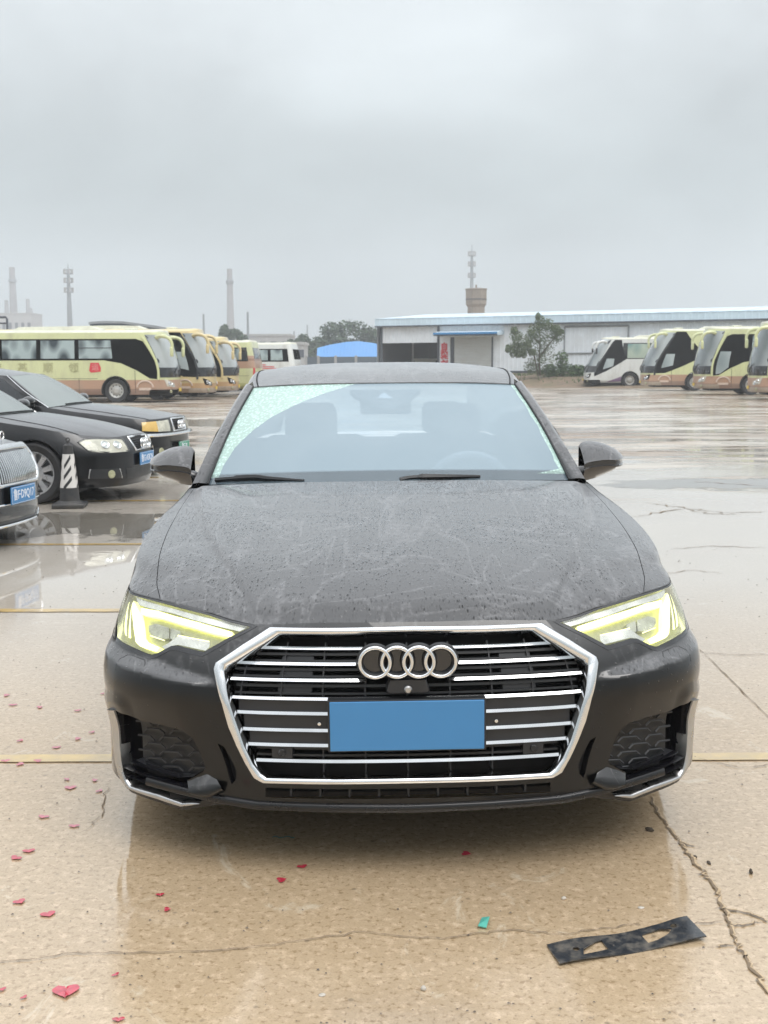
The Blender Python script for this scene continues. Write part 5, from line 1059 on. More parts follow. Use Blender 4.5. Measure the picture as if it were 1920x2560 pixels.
# ------------------------------------------------------------------ coaches
def livery(name, top, low, low2, z1, z2, dirt=(.30, .26, .2), stripe=None):
    m, t, b = newmat(name); b.inputs['Roughness'].default_value = .3; b.inputs['Coat Weight'].default_value = .6; b.inputs['Coat Roughness'].default_value = .08
    tc = N(t, 'ShaderNodeTexCoord'); sp = N(t, 'ShaderNodeSeparateXYZ'); L(t, tc.outputs['Object'], sp.inputs[0])
    r = N(t, 'ShaderNodeValToRGB'); r.color_ramp.interpolation = 'CONSTANT'; d = N(t, 'ShaderNodeMath', operation='DIVIDE', i_1=4.0); L(t, sp.outputs['Z'], d.inputs[0]); L(t, d.outputs[0], r.inputs[0])
    e = r.color_ramp.elements; e[0].position = 0; e[0].color = (*low2, 1); e[1].position = z1/4; e[1].color = (*low, 1); q = e.new(z2/4); q.color = (*top, 1)
    if stripe:
        for z, c in stripe: q = e.new(z/4); q.color = (*c, 1)
    n = N(t, 'ShaderNodeTexNoise', i_Scale=1.6, i_Detail=8.0, i_Roughness=.65); mp = N(t, 'ShaderNodeMapping'); mp.inputs['Scale'].default_value = (1, 1, .35); L(t, tc.outputs['Object'], mp.inputs[0]); L(t, mp.outputs[0], n.inputs['Vector'])
    rr = N(t, 'ShaderNodeMapRange', i_1=.48, i_2=.72, i_3=.0, i_4=.40); L(t, n.outputs[0], rr.inputs[0])
    mm = N(t, 'ShaderNodeMix', data_type='RGBA'); L(t, rr.outputs[0], mm.inputs[0]); L(t, r.outputs[0], mm.inputs[6]); mm.inputs[7].default_value = (*dirt, 1); L(t, mm.outputs[2], b.inputs['Base Color'])
    return m
GREEN = (.62, .65, .36); GOLD = (.66, .54, .28); BROWN = (.44, .27, .18); BROWN2 = (.27, .17, .125); CREAM = (.72, .70, .50)
M['bus_green'] = livery('pale_green_coach_paint', GREEN, BROWN, BROWN2, .55, .92)
M['bus_gold'] = livery('gold_coach_paint', GOLD, (.50, .30, .13), (.30, .20, .12), .5, .72)
M['bus_white'] = livery('white_coach_paint', (.70, .72, .70), (.66, .67, .65), (.4, .4, .4), .4, .5)
M['bus_rear'] = livery('banded_coach_paint', GREEN, (.46, .48, .20), (.3, .3, .15), .45, .6, stripe=((1.35, BROWN), (1.75, (.28, .14, .09)), (1.85, BROWN), (2.0, GREEN)))
M['bus_roof'] = mat('coach_roof', (.66, .67, .55), .45, var=.12, dirt=(.38, .34, .28), dscale=1.5, damt=.5)
M['bus_black'] = mat('coach_black', (.012, .013, .016), .12, coat=.8, var=.15)
def bus_glass(name, a, b_, sc=1.5):
    m, t, b = newmat(name); b.inputs['Roughness'].default_value = .07; b.inputs['Coat Weight'].default_value = .5
    tc = N(t, 'ShaderNodeTexCoord'); mp = N(t, 'ShaderNodeMapping'); mp.inputs['Scale'].default_value = (1, 1, .55); L(t, tc.outputs['Object'], mp.inputs[0])
    n = N(t, 'ShaderNodeTexVoronoi', i_Scale=sc); L(t, mp.outputs[0], n.inputs['Vector']); r = N(t, 'ShaderNodeValToRGB'); L(t, n.outputs['Distance'], r.inputs[0])
    r.color_ramp.elements[0].position = .28; r.color_ramp.elements[0].color = (*a, 1); r.color_ramp.elements[1].position = .62; r.color_ramp.elements[1].color = (*b_, 1); L(t, r.outputs[0], b.inputs['Base Color']); return m
M['bus_glass'] = bus_glass('coach_window', (.030, .045, .055), (.36, .44, .45), 1.9); M['bus_screen'] = bus_glass('coach_screen', (.16, .19, .20), (.42, .46, .47), .8)
M['door_glass'] = bus_glass('door_glass', (.20, .25, .26), (.40, .46, .47), 1.0)
M['curtain_glass'] = bus_glass('curtained_window', (.10, .24, .25), (.42, .50, .42), 1.1)
M['bus_rim'] = mat('coach_wheel', (.52, .52, .50), .4, .4, var=.15, dirt=(.35, .28, .2), dscale=4, damt=.5)
def coach(name, label, loc, head, pal, Lb=10.5, H=3.05, axle=2.35, rake=.55, style='a', group='coaches parked in rows', text=False, ac=True, rows_only=False, tail_view=False, sides=(1, -1), arms=None, glass=None, mirror=None):
    bus = thing(name, label, 'coach', loc, (0, 0, head), group); P_ = M[pal]; arms_m = M[mirror or pal]
    rk = rake
    rows = [(0, 0, 0, rk, H), (.4, .02, .4, rk+.02, H), (.75, .08, .72, rk+.09, H), (1.0, .18, .94, rk+.22, H-.01), (1.15, .32, 1.06, rk+.42, H-.02), (1.22, .55, 1.12, rk+.75, H-.03), (1.25, .95, 1.15, 1.25+rk*.6, H-.03), (1.25, 2.0, 1.16, 2.2, H-.03), (1.25, 4.0, 1.16, 4.0, H-.03),
            (1.25, Lb-2, 1.16, Lb-2, H-.03), (1.25, Lb-.6, 1.15, Lb-.7, H-.03), (1.2, Lb-.2, 1.1, Lb-.4, H-.02), (1.0, Lb-.05, .9, Lb-.3, H), (0, Lb, 0, Lb-.28, H)]
    sh = Shell(rows, 1.25 if style != 'w' else .9, .32, 1.5 if rk < .8 else 1.25, .06, .2); sy = lambda Y: float(sh.S[np.argmin(np.abs(sh.Q[:, 1]-Y)+(sh.Q[:, 0] < 1.0)*9)])
    R_, zc, z0 = .56, .49, .32; a1, a2 = sy(axle), sy(Lb-2.9); th = math.asin((zc-z0)/R_); q = sqrt(R_**2-(zc-z0)**2)
    ar = lambda c: [(c-q, z0)] + [(c+R_*cos(t), zc+R_*sin(t)) for t in np.linspace(pi+th, -th, 18)][1:-1] + [(c+q, z0)]
    sv = np.linspace(sh.L, 0, 90); out = [(0, z0)]+ar(a1)+ar(a2)+[(sh.L, z0)]+[(float(a), float(b)) for a, b in zip(sv, sh.ztop(sv))]
    for sd in (1, -1): sh.patch('body', out, [], P_, bus, step=.11, sides=(sd,))
    # crowned roof
    s_ = np.linspace(0, sh.L, 60); qq = sh.at(s_); RGd = []
    for k_, zz in ((1, 0), (.97, .05), (.88, .09), (.6, .115), (0, .12)):
        RGd.append([((qq[i, 2]*k_), qq[i, 3]*k_+(1-k_)*np.clip(qq[i, 3], rk+.9*(1-k_)+.2, Lb-.9), qq[i, 4]+zz) for i in range(60)])
    full = [[(x, y, z) for x, y, z in r] for r in RGd] + [[(-x, y, z) for x, y, z in r] for r in RGd[::-1]]
    MB().grid(full).build('roof', M['bus_roof'] if pal != 'bus_gold' else P_, bus, angle=60)
    if ac:
        y0, y1 = Lb*.28, Lb*.62; MB().grid([[(x*w_, y, H+.19+h_) for x, w_ in ((-1, .78), (-.92, .74), (0, .7), (.92, .74), (1, .78))] for y, h_, w_ in ((y0, -.02, 1), (y0+.35, .15, 1), (y1-.35, .17, 1), (y1, -.02, 1))] if False else
            [[(-.8, y, H+.02), (-.74, y, H+.09+h_), (0, y, H+.12+h_), (.74, y, H+.09+h_), (.8, y, H+.02)] for y, h_ in ((y0, 0), (y0+.4, .13), ((y0+y1)/2, .15), (y1-.3, .13), (y1, 0))]).build('roof_unit', M['bus_roof'], bus)
        MB().box(-.3, .3, Lb*.16, Lb*.20, H+.06, H+.18).build('roof_hatch', M['bus_roof'], bus, bevel=.03)
    G_ = M[glass or 'bus_glass']
    zb, zt = 1.72, H-.28; ysw = 1.45 if style != 'w' else 2.1
    s0 = sy(.62); sE = sy(Lb-.35)
    for sd in sides:
        # black glazed band, dropping to the door at the front
        if style == 'w': band = [(sy(.58), .74), (sy(1.3), 1.08), (sy(2.2), 1.60), (sy(2.6), 1.85), (sy(2.7), 2.0), (sy(2.5), 2.12), (sy(2.2), zt+.20), (sy(.62), zt+.20), (sy(.56), 1.7)]
        elif style == 'r': band = [(sy(.58), 1.0), (sy(1.2), 1.02), (sy(2.2), 1.42), (sy(3.2), 1.90), (sy(3.4), 2.05), (sy(2.2), zt+.20), (sy(.62), zt+.20), (sy(.56), 1.7)]
        else: band = [(sy(.66), .95), (sy(.95), .98), (sy(1.5), 1.32), (sy(2.1), 1.60), (sy(2.8), zb), (sE, zb), (sE, zt), (sy(1.1), zt), (sy(.80), zt-.1), (sy(.64), 1.7)]
        gb = sh.patch('window_band', band, [], M['bus_black'], bus, off=.006, step=.15, sides=(sd,))[0]
        n = 5; ys = np.linspace(2.35 if style == 'a' else 2.6, Lb-.6, n+1)
        if style in ('w', 'r'): sh.patch('window_band', [(sy(2.35 if style == 'w' else 3.35), zb+.16), (sE, zb+.16), (sE, zt), (sy(2.35 if style == 'w' else 3.35), zt)], [], M['bus_black'], bus, off=.006, step=.2, sides=(sd,))
        for k in range(n):
            if style == 'r' and k == 0: continue
            z_l = zb+.07+(.14 if style in 'wr' else 0); wn = sh.patch('window', [(sy(ys[k]+.09), z_l), (sy(ys[k+1]-.09), z_l), (sy(ys[k+1]-.09), zt-.06), (sy(ys[k]+.09), zt-.06)], [], (M['curtain_glass'] if style == 'w' and k == 0 else G_), bus, off=.016, step=.3, sides=(sd,))[0]
            if k == 0 and style == 'a': sh.line('sliding_rail', [(sy(ys[k]+.09), zt-.36), (sy(ys[k+1]-.09), zt-.36)], .016, M['bus_black'], wn, off=.018, sd=sd, step=.4)
        # driver's door or door window
        dw = {'a': [(sy(.78), 1.02), (sy(1.0), 1.05), (sy(1.38), 1.35), (sy(1.38), 2.12), (sy(.80), 2.12)], 'r': [(sy(.95), 1.3), (sy(1.6), 1.45), (sy(1.6), 2.1), (sy(.95), 2.1)], 'w': [(sy(1.05), 1.2), (sy(1.75), 1.42), (sy(1.75), 1.9), (sy(1.05), 1.9)]}[style]
        sh.patch('door_window', dw, [], M['door_glass'], bus, off=.018, step=.2, sides=(sd,))
        sh.line('pillar', [(sy(.60), .9), (sy(.60), 1.7), (sy(.74), H-.2)], .055, M['bus_black'] if style in 'wr' else arms_m, bus, off=.0, sd=sd, step=.2)
        if style != 'w':
            sh.line('door_seam', [(sy(1.55), .40), (sy(1.55), 1.3)], .010, M['bus_black'], bus, off=0, sd=sd, step=.2); sh.line('locker_seam', [(sy(axle+.75), .98), (sE, .98)], .008, M['grey_plastic'], bus, off=0, sd=sd, step=.4)
            for yy in np.arange(axle+1.5, Lb-3.8, 1.25): sh.line('locker_seam', [(sy(yy), .45), (sy(yy), .98)], .008, M['grey_plastic'], bus, off=0, sd=sd, step=.3)
            MB().torus((0, 0, 0), .30, .035, 'X', 24, 6).build('dummy', M['bus_roof'], bus) if False else None
            tA = np.linspace(.0, pi, 18); p = sh.P(tA*0+sy(1.15)+.32*np.cos(tA), .62+.26*np.sin(tA), .012); p = p*np.array([sd, 1, 1]); MB().tube(list(p), .035, 5).build('arch_motif', mat_motif, bus)
            sh.patch('step_plate', [(sy(.9), .50), (sy(1.4), .50), (sy(1.4), .60), (sy(.9), .60)], [], mat_motif, bus, off=.010, step=.2, sides=(sd,))
        else:
            for j in range(3): sh.patch('swoosh', [(sy(axle-.62-.2*j), .42+.02*j), (sy(axle-.55), .50+.09*j), (sy(axle-.55), .56+.09*j), (sy(axle-1.6), .36)], [], mat_swoosh, bus, off=.006+.002*j, step=.2, sides=(sd,))
        ra = [Vector((sd*1.262, axle+.575*cos(t), .49+.575*sin(t))) for t in np.linspace(-.25, pi+.25, 24)]; MB().tube(ra, .022, 6).build('arch_lip', M['black_plastic'], bus)
        for yy in (axle, Lb-2.9):
            wheel(bus, (sd*1.08, yy, .49), sd, .49, .30, .28, spokes=0, hub=.09, rimmat=M['bus_rim'])
            Mx = Matrix.Translation((sd*1.08, yy, .49)) @ Matrix.Rotation(sd*pi/2, 4, 'Y'); ds = MB().lathe([(.28, .09), (.22, .055), (.16, .07), (.13, .12), (.09, .13), (.085, .17), (0, .175)], 30, Mx).build('wheel_disc', M['bus_rim'], bus)
            hb_ = MB()
            for j in range(10): a = 2*pi*j/10; hb_.lathe([(.024, .06), (.02, .075), (0, .078)], 8, Mx @ Matrix.Translation((.215*cos(a), .215*sin(a), 0)))
            hb_.build('hand_holes', M['void'], ds)['kind'] = 'stuff'
            MB().grid([[Vector((sd*(1.23-.5*j), yy+R_*cos(t), zc+R_*sin(t))) for t in np.linspace(-.3, pi+.3, 18)] for j in (0, 1)]).build('arch_liner', M['void'], bus)
    # front: screen, lamps, bumper, mirrors on curved arms
    sF = sy(.60); sl_ = sF-.06
    scr = [(-sl_, 1.12), (0, 1.02), (sl_, 1.12), (sl_, 1.7), (sl_+.02, H-.12), (0, H-.10), (-sl_-.02, H-.12), (-sl_, 1.7)] if style != 'w' else [(-sl_, 1.0), (0, .95), (sl_, 1.0), (sl_, 1.6), (sl_*.9, H-.06), (-sl_*.9, H-.06), (-sl_, 1.6)]
    ws = sh.patch('windscreen', scr, [], M['bus_screen'], bus, off=.010, step=.12)[0]; sh.frame('screen_edge', scr, grow(scr, -.09), M['bus_black'], ws, hi=.012, lo=.0, lowout=0.0)
    sh.patch('dash_panel', [(-sl_, 1.02), (sl_, 1.02), (sl_, 1.42), (-sl_, 1.42)], [], M['bus_black'], ws, off=.014, step=.12)
    for px in ((-.75, .05), (.0, .75)):
        t_ = np.linspace(px[0], px[1], 8); MB().tube(list(sh.P(t_, 1.15+t_*0+.35*np.sin((t_-px[0])/(px[1]-px[0])*pi/2), .03)), .015, 5).build('wiper', M['black_plastic'], ws)
    sh.patch('bumper', [(-sF-.4, .33), (sF+.4, .33), (sF+.35, .52), (-sF-.35, .52)], [], M['bumper_'+('white' if pal == 'bus_white' else 'brown')], bus, off=.03, step=.15, thick=.03)
    for sd in (1, -1):
        hp = [(.62, .62), (1.18, .66), (1.30, .95), (1.10, .90), (.70, .76)]; h = sh.patch('headlight', hp, [], M['lamp_cream'], bus, off=.012, step=.1, sides=(sd,))[0]
        for cx, cz in ((.86, .71), (1.06, .78)):
            p = sh.P(cx*sd, cz, .014); MB().lathe([(.085, 0), (.075, .02), (.04, .012), (0, .02)], 16, Matrix.Translation(p) @ Vector(sh.normal(cx*sd, cz)).to_track_quat('Z', 'Y').to_matrix().to_4x4()).build('lamp_bowl', M['chrome'], h)
        p = sh.P(1.0*sd, .45, .032); MB().lathe([(.07, 0), (.06, .02), (0, .025)], 14, Matrix.Translation(p) @ Vector(sh.normal(1.0*sd, .45)).to_track_quat('Z', 'Y').to_matrix().to_4x4()).build('fog_light', M['lamp_inner'], bus)
        c0 = sh.P(1.16*sd, H-.22, 0); pts = [c0, c0+np.array([sd*.16, -.22, .05]), c0+np.array([sd*.20, -.52, -.02]), c0+np.array([sd*.20, -.66, -.22]), c0+np.array([sd*.20, -.68, -.42])]
        pts = spline(pts, 14); ma = MB().tube(list(pts), list(np.linspace(.09, .06, 14)), 8).build('mirror_arm', arms_m, bus)
        e_ = pts[-1]; MB().obox(tuple(e_+np.array([0, .02, -.16])), (.22, .13, .40)).build('mirror_head', arms_m if style != 'w' else M['bus_black'], ma, bevel=.05)
    tp = sh.P(0.0, .48, .035); pw = MB().box(-.24, .24, tp[1]-.015, tp[1], .44, .58).build('licence_plate', M['yellow_plate'], bus)
    # tail: window, lamps
    rl = sh.L
    tw = [(rl-.95, 1.8), (rl+.0, 1.8), (rl+.0, zt), (rl-.9, zt)]
    for sd in (1, -1):
        sh.patch('rear_window', [(rl-.98, 1.85), (rl-.01, 1.85), (rl-.01, zt-.02), (rl-.92, zt-.02)], [], M['bus_black'], bus, off=.008, step=.2, sides=(sd,))
        sh.patch('tail_lamp', [(rl-1.22, .80), (rl-1.05, .80), (rl-1.05, 1.38), (rl-1.18, 1.38)], [], M['red_lamp'], bus, off=.02, step=.15, sides=(sd,), thick=.02)
        sh.patch('engine_grille', [(rl-.9, .5), (rl-.02, .5), (rl-.02, .95), (rl-.9, .95)], [], mat_vent, bus, off=.008, step=.2, sides=(sd,))
    sh.patch('rear_bumper', [(rl-1.3, .33), (rl, .33), (rl, .5), (rl-1.3, .5)], [], M['grey_plastic'], bus, off=.03, step=.2, sides=(1, -1), thick=.03)
    MB().grid([[(x, y, .34) for x in (-1.15, 1.15)] for y in (.4, Lb-.3)]).build('underbody', M['void'], bus); MB().box(-1.0, 1.0, .6, Lb-.6, .22, .36).build('chassis', M['void'], bus)
    return bus, sh, sy
mat_motif = mat('faded_motif', (.62, .50, .42), .5, var=.1); mat_swoosh = mat('plum_print', (.20, .12, .22), .4, var=.2); mat_vent = mat('vent_panel', (.34, .36, .15), .5, var=.25, scale=6)
M['bumper_white'] = mat('white_bumper', (.62, .62, .60), .4, var=.15, dirt=(.3, .26, .2)); M['bumper_brown'] = mat('grey_brown_bumper', (.40, .33, .26), .4, var=.2, dirt=(.25, .2, .15))
M['yellow_plate'] = mat('plate_yellow', (.70, .50, .05), .5, var=.05); M['red_lamp'] = mat('red_lamp', (.55, .03, .04), .2, coat=1.0, var=.1)
LG = 'coaches parked in the row on the left'; RG_ = 'coaches parked in the row on the right'
hb = radians(89)
BUS1, S1, sy1 = coach('coach', 'pale green coach with faded lettering and red emblem, nearest of the left row', (-8.55, 49.6, 0), hb, 'bus_green', 10.8, 2.86, 2.35, .45, group=LG)
mat_let = mat('faded_lettering', (.42, .42, .22), .6, var=.15)
fwd = lambda sd, Y, z, off=.012: (lambda p, n: (p, n))(S1.P(sd*sy1(Y), z, off), S1.normal(sd*sy1(Y), z))
for Y, ch in ((4.05, '\u9886'), (5.1, '\u987a'), (6.15, '\u57fa'), (7.2, '\u6d77')):
    p, n = fwd(-1, Y, 1.40); Mt = Matrix.Translation(p) @ Matrix.Rotation(-pi/2, 4, 'Z') @ Matrix.Rotation(pi/2, 4, 'X'); text_mesh(ch, .42, 'side_lettering', mat_let, BUS1, Mt, .002, .006)
eb = [(sy1(2.95), 1.26), (sy1(3.35), 1.22), (sy1(3.42), 1.30), (sy1(3.36), 1.62), (sy1(3.02), 1.62), (sy1(2.93), 1.42)]
E1 = S1.patch('red_emblem', eb, [], M['red_print'], BUS1, off=.010, step=.2, sides=(-1,))[0]
p, n = fwd(-1, 3.17, 1.43, .014); text_mesh('\u8fd0', .30, 'emblem_mark', mat_let2 if False else mat('emblem_ink', (.72, .35, .32), .5), E1, Matrix.Translation(p) @ Matrix.Rotation(-pi/2, 4, 'Z') @ Matrix.Rotation(pi/2, 4, 'X'), .002)
coach('coach', 'gold coach with black glazed front corner beside the pale green one', (-7.55, 53.3, 0), hb, 'bus_gold', 10.5, 3.02, 2.4, .55, 'r', LG)
coach('coach', 'deep yellow coach with drooping gold mirror arms, third in the left row', (-7.1, 58.0, 0), hb, 'bus_gold', 10.5, 2.78, 2.4, .5, 'a', LG)
coach('coach', 'pale green coach showing its banded brown tail and rear window corner', (-14.4, 62.6, 0), hb+pi-radians(4), 'bus_rear', 8.0, 2.70, 2.3, .4, 'a', LG, ac=False)
B5, S5, sy5 = coach('coach', 'white coach with red stripes and slanted rear side window, beyond the banded tail', (-12.2, 69.5, 0), hb+pi-radians(6), 'bus_white', 7.4, 2.72, 2.3, .5, 'a', LG, ac=False)
for j in range(4): S5.patch('red_stripe', [(sy5(2.6), 1.40+.09*j), (sy5(6.7-.5*j), 1.30+.11*j), (sy5(6.7-.5*j), 1.345+.11*j), (sy5(2.6), 1.44+.09*j)], [], M['red_print'], B5, off=.012, step=.4, sides=(1,))
hr = radians(-94)
coach('coach', 'white coach with black sloping front and plum swoosh, farthest of the right row', (13.4, 79.6, 0), hr, 'bus_white', 11.5, 3.2, 2.9, 1.15, 'w', RG_, mirror='bus_white')
coach('coach', 'pale green coach with dark raked glass front, second in the right row', (15.05, 69.5, 0), hr, 'bus_green', 11.5, 3.44, 2.9, 1.05, 'r', RG_)
coach('coach', 'pale green coach with upright front pillar, third in the right row', (15.6, 59.6, 0), hr, 'bus_green', 11.0, 3.24, 2.55, .5, 'a', RG_)
coach('coach', 'pale green coach at the right picture edge, only its nose showing', (15.75, 51.2, 0), hr-radians(4), 'bus_green', 11.0, 3.2, 2.6, .45, 'a', RG_)
# ------------------------------------------------------------------ buildings, towers, trees beyond the yard
M['panel_white'] = mat('white_panel', (.80, .85, .90), .5, var=.06, scale=1.2, dirt=(.60, .60, .58), dscale=.5, damt=.4)
M['roof_pale'] = mat('pale_blue_sheet', (.64, .78, .88), .4, var=.05, scale=1); M['roof_blue'] = mat('blue_sheet', (.12, .32, .66), .45, var=.06, scale=1)
M['blue_trim'] = mat('blue_trim', (.05, .24, .52), .4, var=.05); M['dark_trim'] = mat('dark_trim', (.06, .07, .09), .5, var=.1); M['shutter'] = mat('roller_shutter', (.56, .58, .57), .5, var=.05, dirt=(.45, .43, .38), dscale=1)
M['garage_dark'] = mat('garage_inside', (.11, .11, .12), .8, var=.2); M['stone'] = mat('weathered_brick', (.28, .24, .20), .85, var=.15, scale=6, dirt=(.15, .13, .11), dscale=1, damt=.5)
M['concrete_pale'] = mat('pale_concrete', (.40, .40, .40), .8, var=.1, scale=2); M['steel'] = mat('grey_steel', (.30, .32, .34), .5, .3, var=.1); M['dark_roof'] = mat('dark_sheet_roof', (.10, .14, .18), .6, var=.1, scale=1)
M['fence_grey'] = mat('grey_fence', (.12, .15, .18), .6, var=.1); M['soil'] = mat('brown_soil', (.20, .145, .10), .9, var=.3, scale=2, bump=.02, bscale=3, dirt=(.10, .11, .05), dscale=.6, damt=.7)
def corr(mb, p0, p1, z0, z1, step=.30, d=.035, nrm=(0, -1)):
    """ribbed sheet wall from p0 to p1"""
    p0, p1 = np.array(p0, float), np.array(p1, float); Lw = np.linalg.norm(p1-p0); n = max(2, int(Lw/step)); pts = []
    for i in range(n):
        for f, o in ((0, 0), (.62, 0), (.72, d), (.90, d)): pts.append(p0+(p1-p0)*(i+f)/n+np.array(nrm)*o)
    pts.append(p1); mb.grid([[(p[0], p[1], z) for p in pts] for z in (z0, z1)]); return mb
YA, YB = 95.0, 78.0; XA, XB = at_y(952, 900, YA)[0], 34.0; ZB = .95
yl = lambda x: YA+(YB-YA)*(x-XA)/(XB-XA)
wd = np.array([XB-XA, YB-YA]); wd /= np.linalg.norm(wd); wn = np.array([wd[1], -wd[0]])
SHED = thing('long_shed', 'long white panel shed with pale blue roof edge behind the right row of coaches', 'building')
zt = at_y(952, 817, YA)[2]; zr0 = at_y(952, 799, YA)[2]
# bay positions along the wall, read off the photograph
def xw_(u):
    d = ray(u, 900); k = d[0]/d[1]; m_ = (YB-YA)/(XB-XA); y = (YA-m_*XA)/(1-m_*k); return k*y
X = {k: xw_(u) for k, u in dict(g0=955, g1=1096, c1=1258, s0=1100, d0=1126, d1=1134, r0=1136, r1=1229, w0=1411, w1=1570).items()}
def wallseg(x0, x1, z0, z1, m, nm, par=SHED, o=0, rib=True):
    a = np.array([x0, yl(x0)])+wn*o; b = np.array([x1, yl(x1)])+wn*o
    return corr(MB(), a, b, z0, z1, .34, .03 if rib else .002, wn).build(nm, m, par, smooth=False)
def zat(v, x): return at_y(960, v, yl(x))[2]
hdr = at_y(1000, 858, yl(X['g0']))[2]
wallseg(X['g0'], X['g1'], hdr, zt+.02, M['panel_white'], 'wall_panel'); wallseg(X['g1'], X['d0'], ZB, zt+.02, M['panel_white'], 'wall_panel'); wallseg(X['r1']+.05, XB, ZB, zt+.02, M['panel_white'], 'wall_panel')
sh_t = at_y(1136, 843, yl(X['r0']))[2]; wallseg(X['d0'], X['r1']+.05, sh_t, zt+.02, M['panel_white'], 'wall_panel')
o = MB(); z = ZB
while z < sh_t-.02:
    x0, x1 = X['r0'], X['r1']; a, b = np.array([x0, yl(x0)]), np.array([x1, yl(x1)]); o.grid([[(a[0]+wn[0]*q, a[1]+wn[1]*q, z+dz), (b[0]+wn[0]*q, b[1]+wn[1]*q, z+dz)] for dz, q in ((0, .0), (.03, .03), (.10, .03), (.125, 0))]); z += .125
o.build('roller_shutter', M['shutter'], SHED, smooth=False)
wallseg(X['d0'], X['d1'], ZB, sh_t, M['dark_trim'], 'door_post', o=.02, rib=False); wallseg(X['r1'], X['r1']+.12, ZB, sh_t, M['dark_trim'], 'door_post', o=.05, rib=False)
# open bay: floor, back and side walls, a pillar, a pale cabinet
bk = lambda x, dpt: np.array([x, yl(x)])-wn*dpt
mb = MB(); a0, a1, b0, b1 = bk(X['g0'], 0), bk(X['g1'], 0), bk(X['g0'], 9), bk(X['g1'], 9)
mb.add([(*b0, ZB), (*b1, ZB), (*b1, zt), (*b0, zt)], [(0, 1, 2, 3)]); mb.add([(*a0, ZB), (*b0, ZB), (*b0, zt), (*a0, zt)], [(0, 1, 2, 3)]); mb.add([(*a1, ZB), (*b1, ZB), (*b1, zt), (*a1, zt)], [(0, 1, 2, 3)]); mb.add([(*a0, ZB), (*a1, ZB), (*b1, ZB), (*b0, ZB)], [(0, 1, 2, 3)]); mb.add([(*a0, zt), (*a1, zt), (*b1, zt), (*b0, zt)], [(0, 1, 2, 3)])
mb.build('open_bay', M['garage_dark'], SHED, smooth=False)
px = xw_(992); q = bk(px, 3.0); MB().box(q[0]-.08, q[0]+.08, q[1]-.08, q[1]+.08, ZB, zt).build('bay_pillar', M['concrete_pale'], SHED)
for u in (954, 1096): x = xw_(u); q = bk(x, -.03); MB().box(q[0]-.09, q[0]+.09, q[1]-.05, q[1]+.08, ZB, zt).build('corner_trim', M['dark_trim'], SHED)
q = bk(xw_(1012), 4.0); CT = thing('cabinet', 'pale cabinet with a projecting top inside the open bay of the shed', 'cabinet', (q[0], q[1], ZB)); MB().box(-.9, .8, -.4, .4, 0, .95).build('cabinet_body', mat('cabinet_cream', (.55, .52, .42), .6), CT, bevel=.03); MB().box(-1.05, 1.35, -.5, .5, .95, 1.10).build('cabinet_top', mat('cabinet_lid', (.6, .58, .50), .5), CT, bevel=.02)
# eave band, gutter line and sheet roof
a = np.array([XA-.3, yl(XA-.3)]); b = np.array([XB, yl(XB)])
corr(MB(), a+wn*.35, b+wn*.35, zt+.02, zt+.62, .45, .02, wn).build('eave_band', M['roof_pale'], SHED, smooth=False)
mb = MB(); mb.add([(*(a+wn*.42), zt-.04), (*(b+wn*.42), zt-.04), (*(b+wn*.42), zt+.05), (*(a+wn*.42), zt+.05), (*a, zt-.04), (*b, zt-.04)], [(0, 1, 2, 3), (0, 1, 5, 4)]); mb.build('gutter', M['dark_trim'], SHED, smooth=False)
rr = MB(); n = int((XB-XA)/1.1); 
for i in range(n):
    for (f0, f1, h) in ((0, .9, 0), (.9, 1.0, .05)):
        c0, c1 = a+(b-a)*(i+f0)/n, a+(b-a)*(i+f1)/n; rr.add([(*(c0+wn*.4), zt+.60+h), (*(c1+wn*.4), zt+.60+h), (*(c1-wn*9), zt+1.3+h), (*(c0-wn*9), zt+1.3+h)], [(0, 1, 2, 3)])
rr.build('roof', M['roof_pale'], SHED, smooth=False)
mb = MB(); mb.add([(*(a-wn*.0), ZB), (*(a-wn*14), ZB), (*(a-wn*14), zt), (*(a-wn*7), zt+.9), (*a, zt)], [(0, 1, 2, 3, 4)]); mb.build('gable_wall', M['panel_white'], SHED, smooth=False)
# blue canopy over the shutter
c0, c1 = np.array([X['s0'], yl(X['s0'])]), np.array([X['c1'], yl(X['c1'])]); zc1 = at_y(1110, 832, yl(X['s0']))[2]
MB().add([(*c0, zc1+.12), (*c1, zc1+.12), (*(c1+wn*1.3), zc1-.05), (*(c0+wn*1.3), zc1-.05), (*(c1+wn*1.3), zc1-.28), (*(c0+wn*1.3), zc1-.28), (*c0, zc1-.2), (*c1, zc1-.2)], [(0, 1, 2, 3), (5, 4, 7, 6), (0, 3, 5, 6), (1, 2, 4, 7)]).build('canopy', M['roof_pale'], SHED, smooth=False)
MB().grid([[(*(c0+wn*1.33), z), (*(c1+wn*1.33), z)] for z in (zc1-.02, zc1-.17)]).build('canopy_edge', M['blue_trim'], SHED, smooth=False)
# red characters down the wall beside the shutter
tb = atan2(wd[1], wd[0])
for i, (ch, v) in enumerate((('\u81ea', 868), ('\u52a8', 886), ('\u6d17', 898), ('\u8f66', 912))):
    x = xw_(1111); q = np.array([x, yl(x)])+wn*.05; text_mesh(ch, .62, 'wall_lettering', M['red_print'], SHED, Matrix.Translation((q[0], q[1], at_y(1111, v, yl(x))[2])) @ Matrix.Rotation(tb, 4, 'Z') @ Matrix.Rotation(pi/2, 4, 'X'), .01, .03)
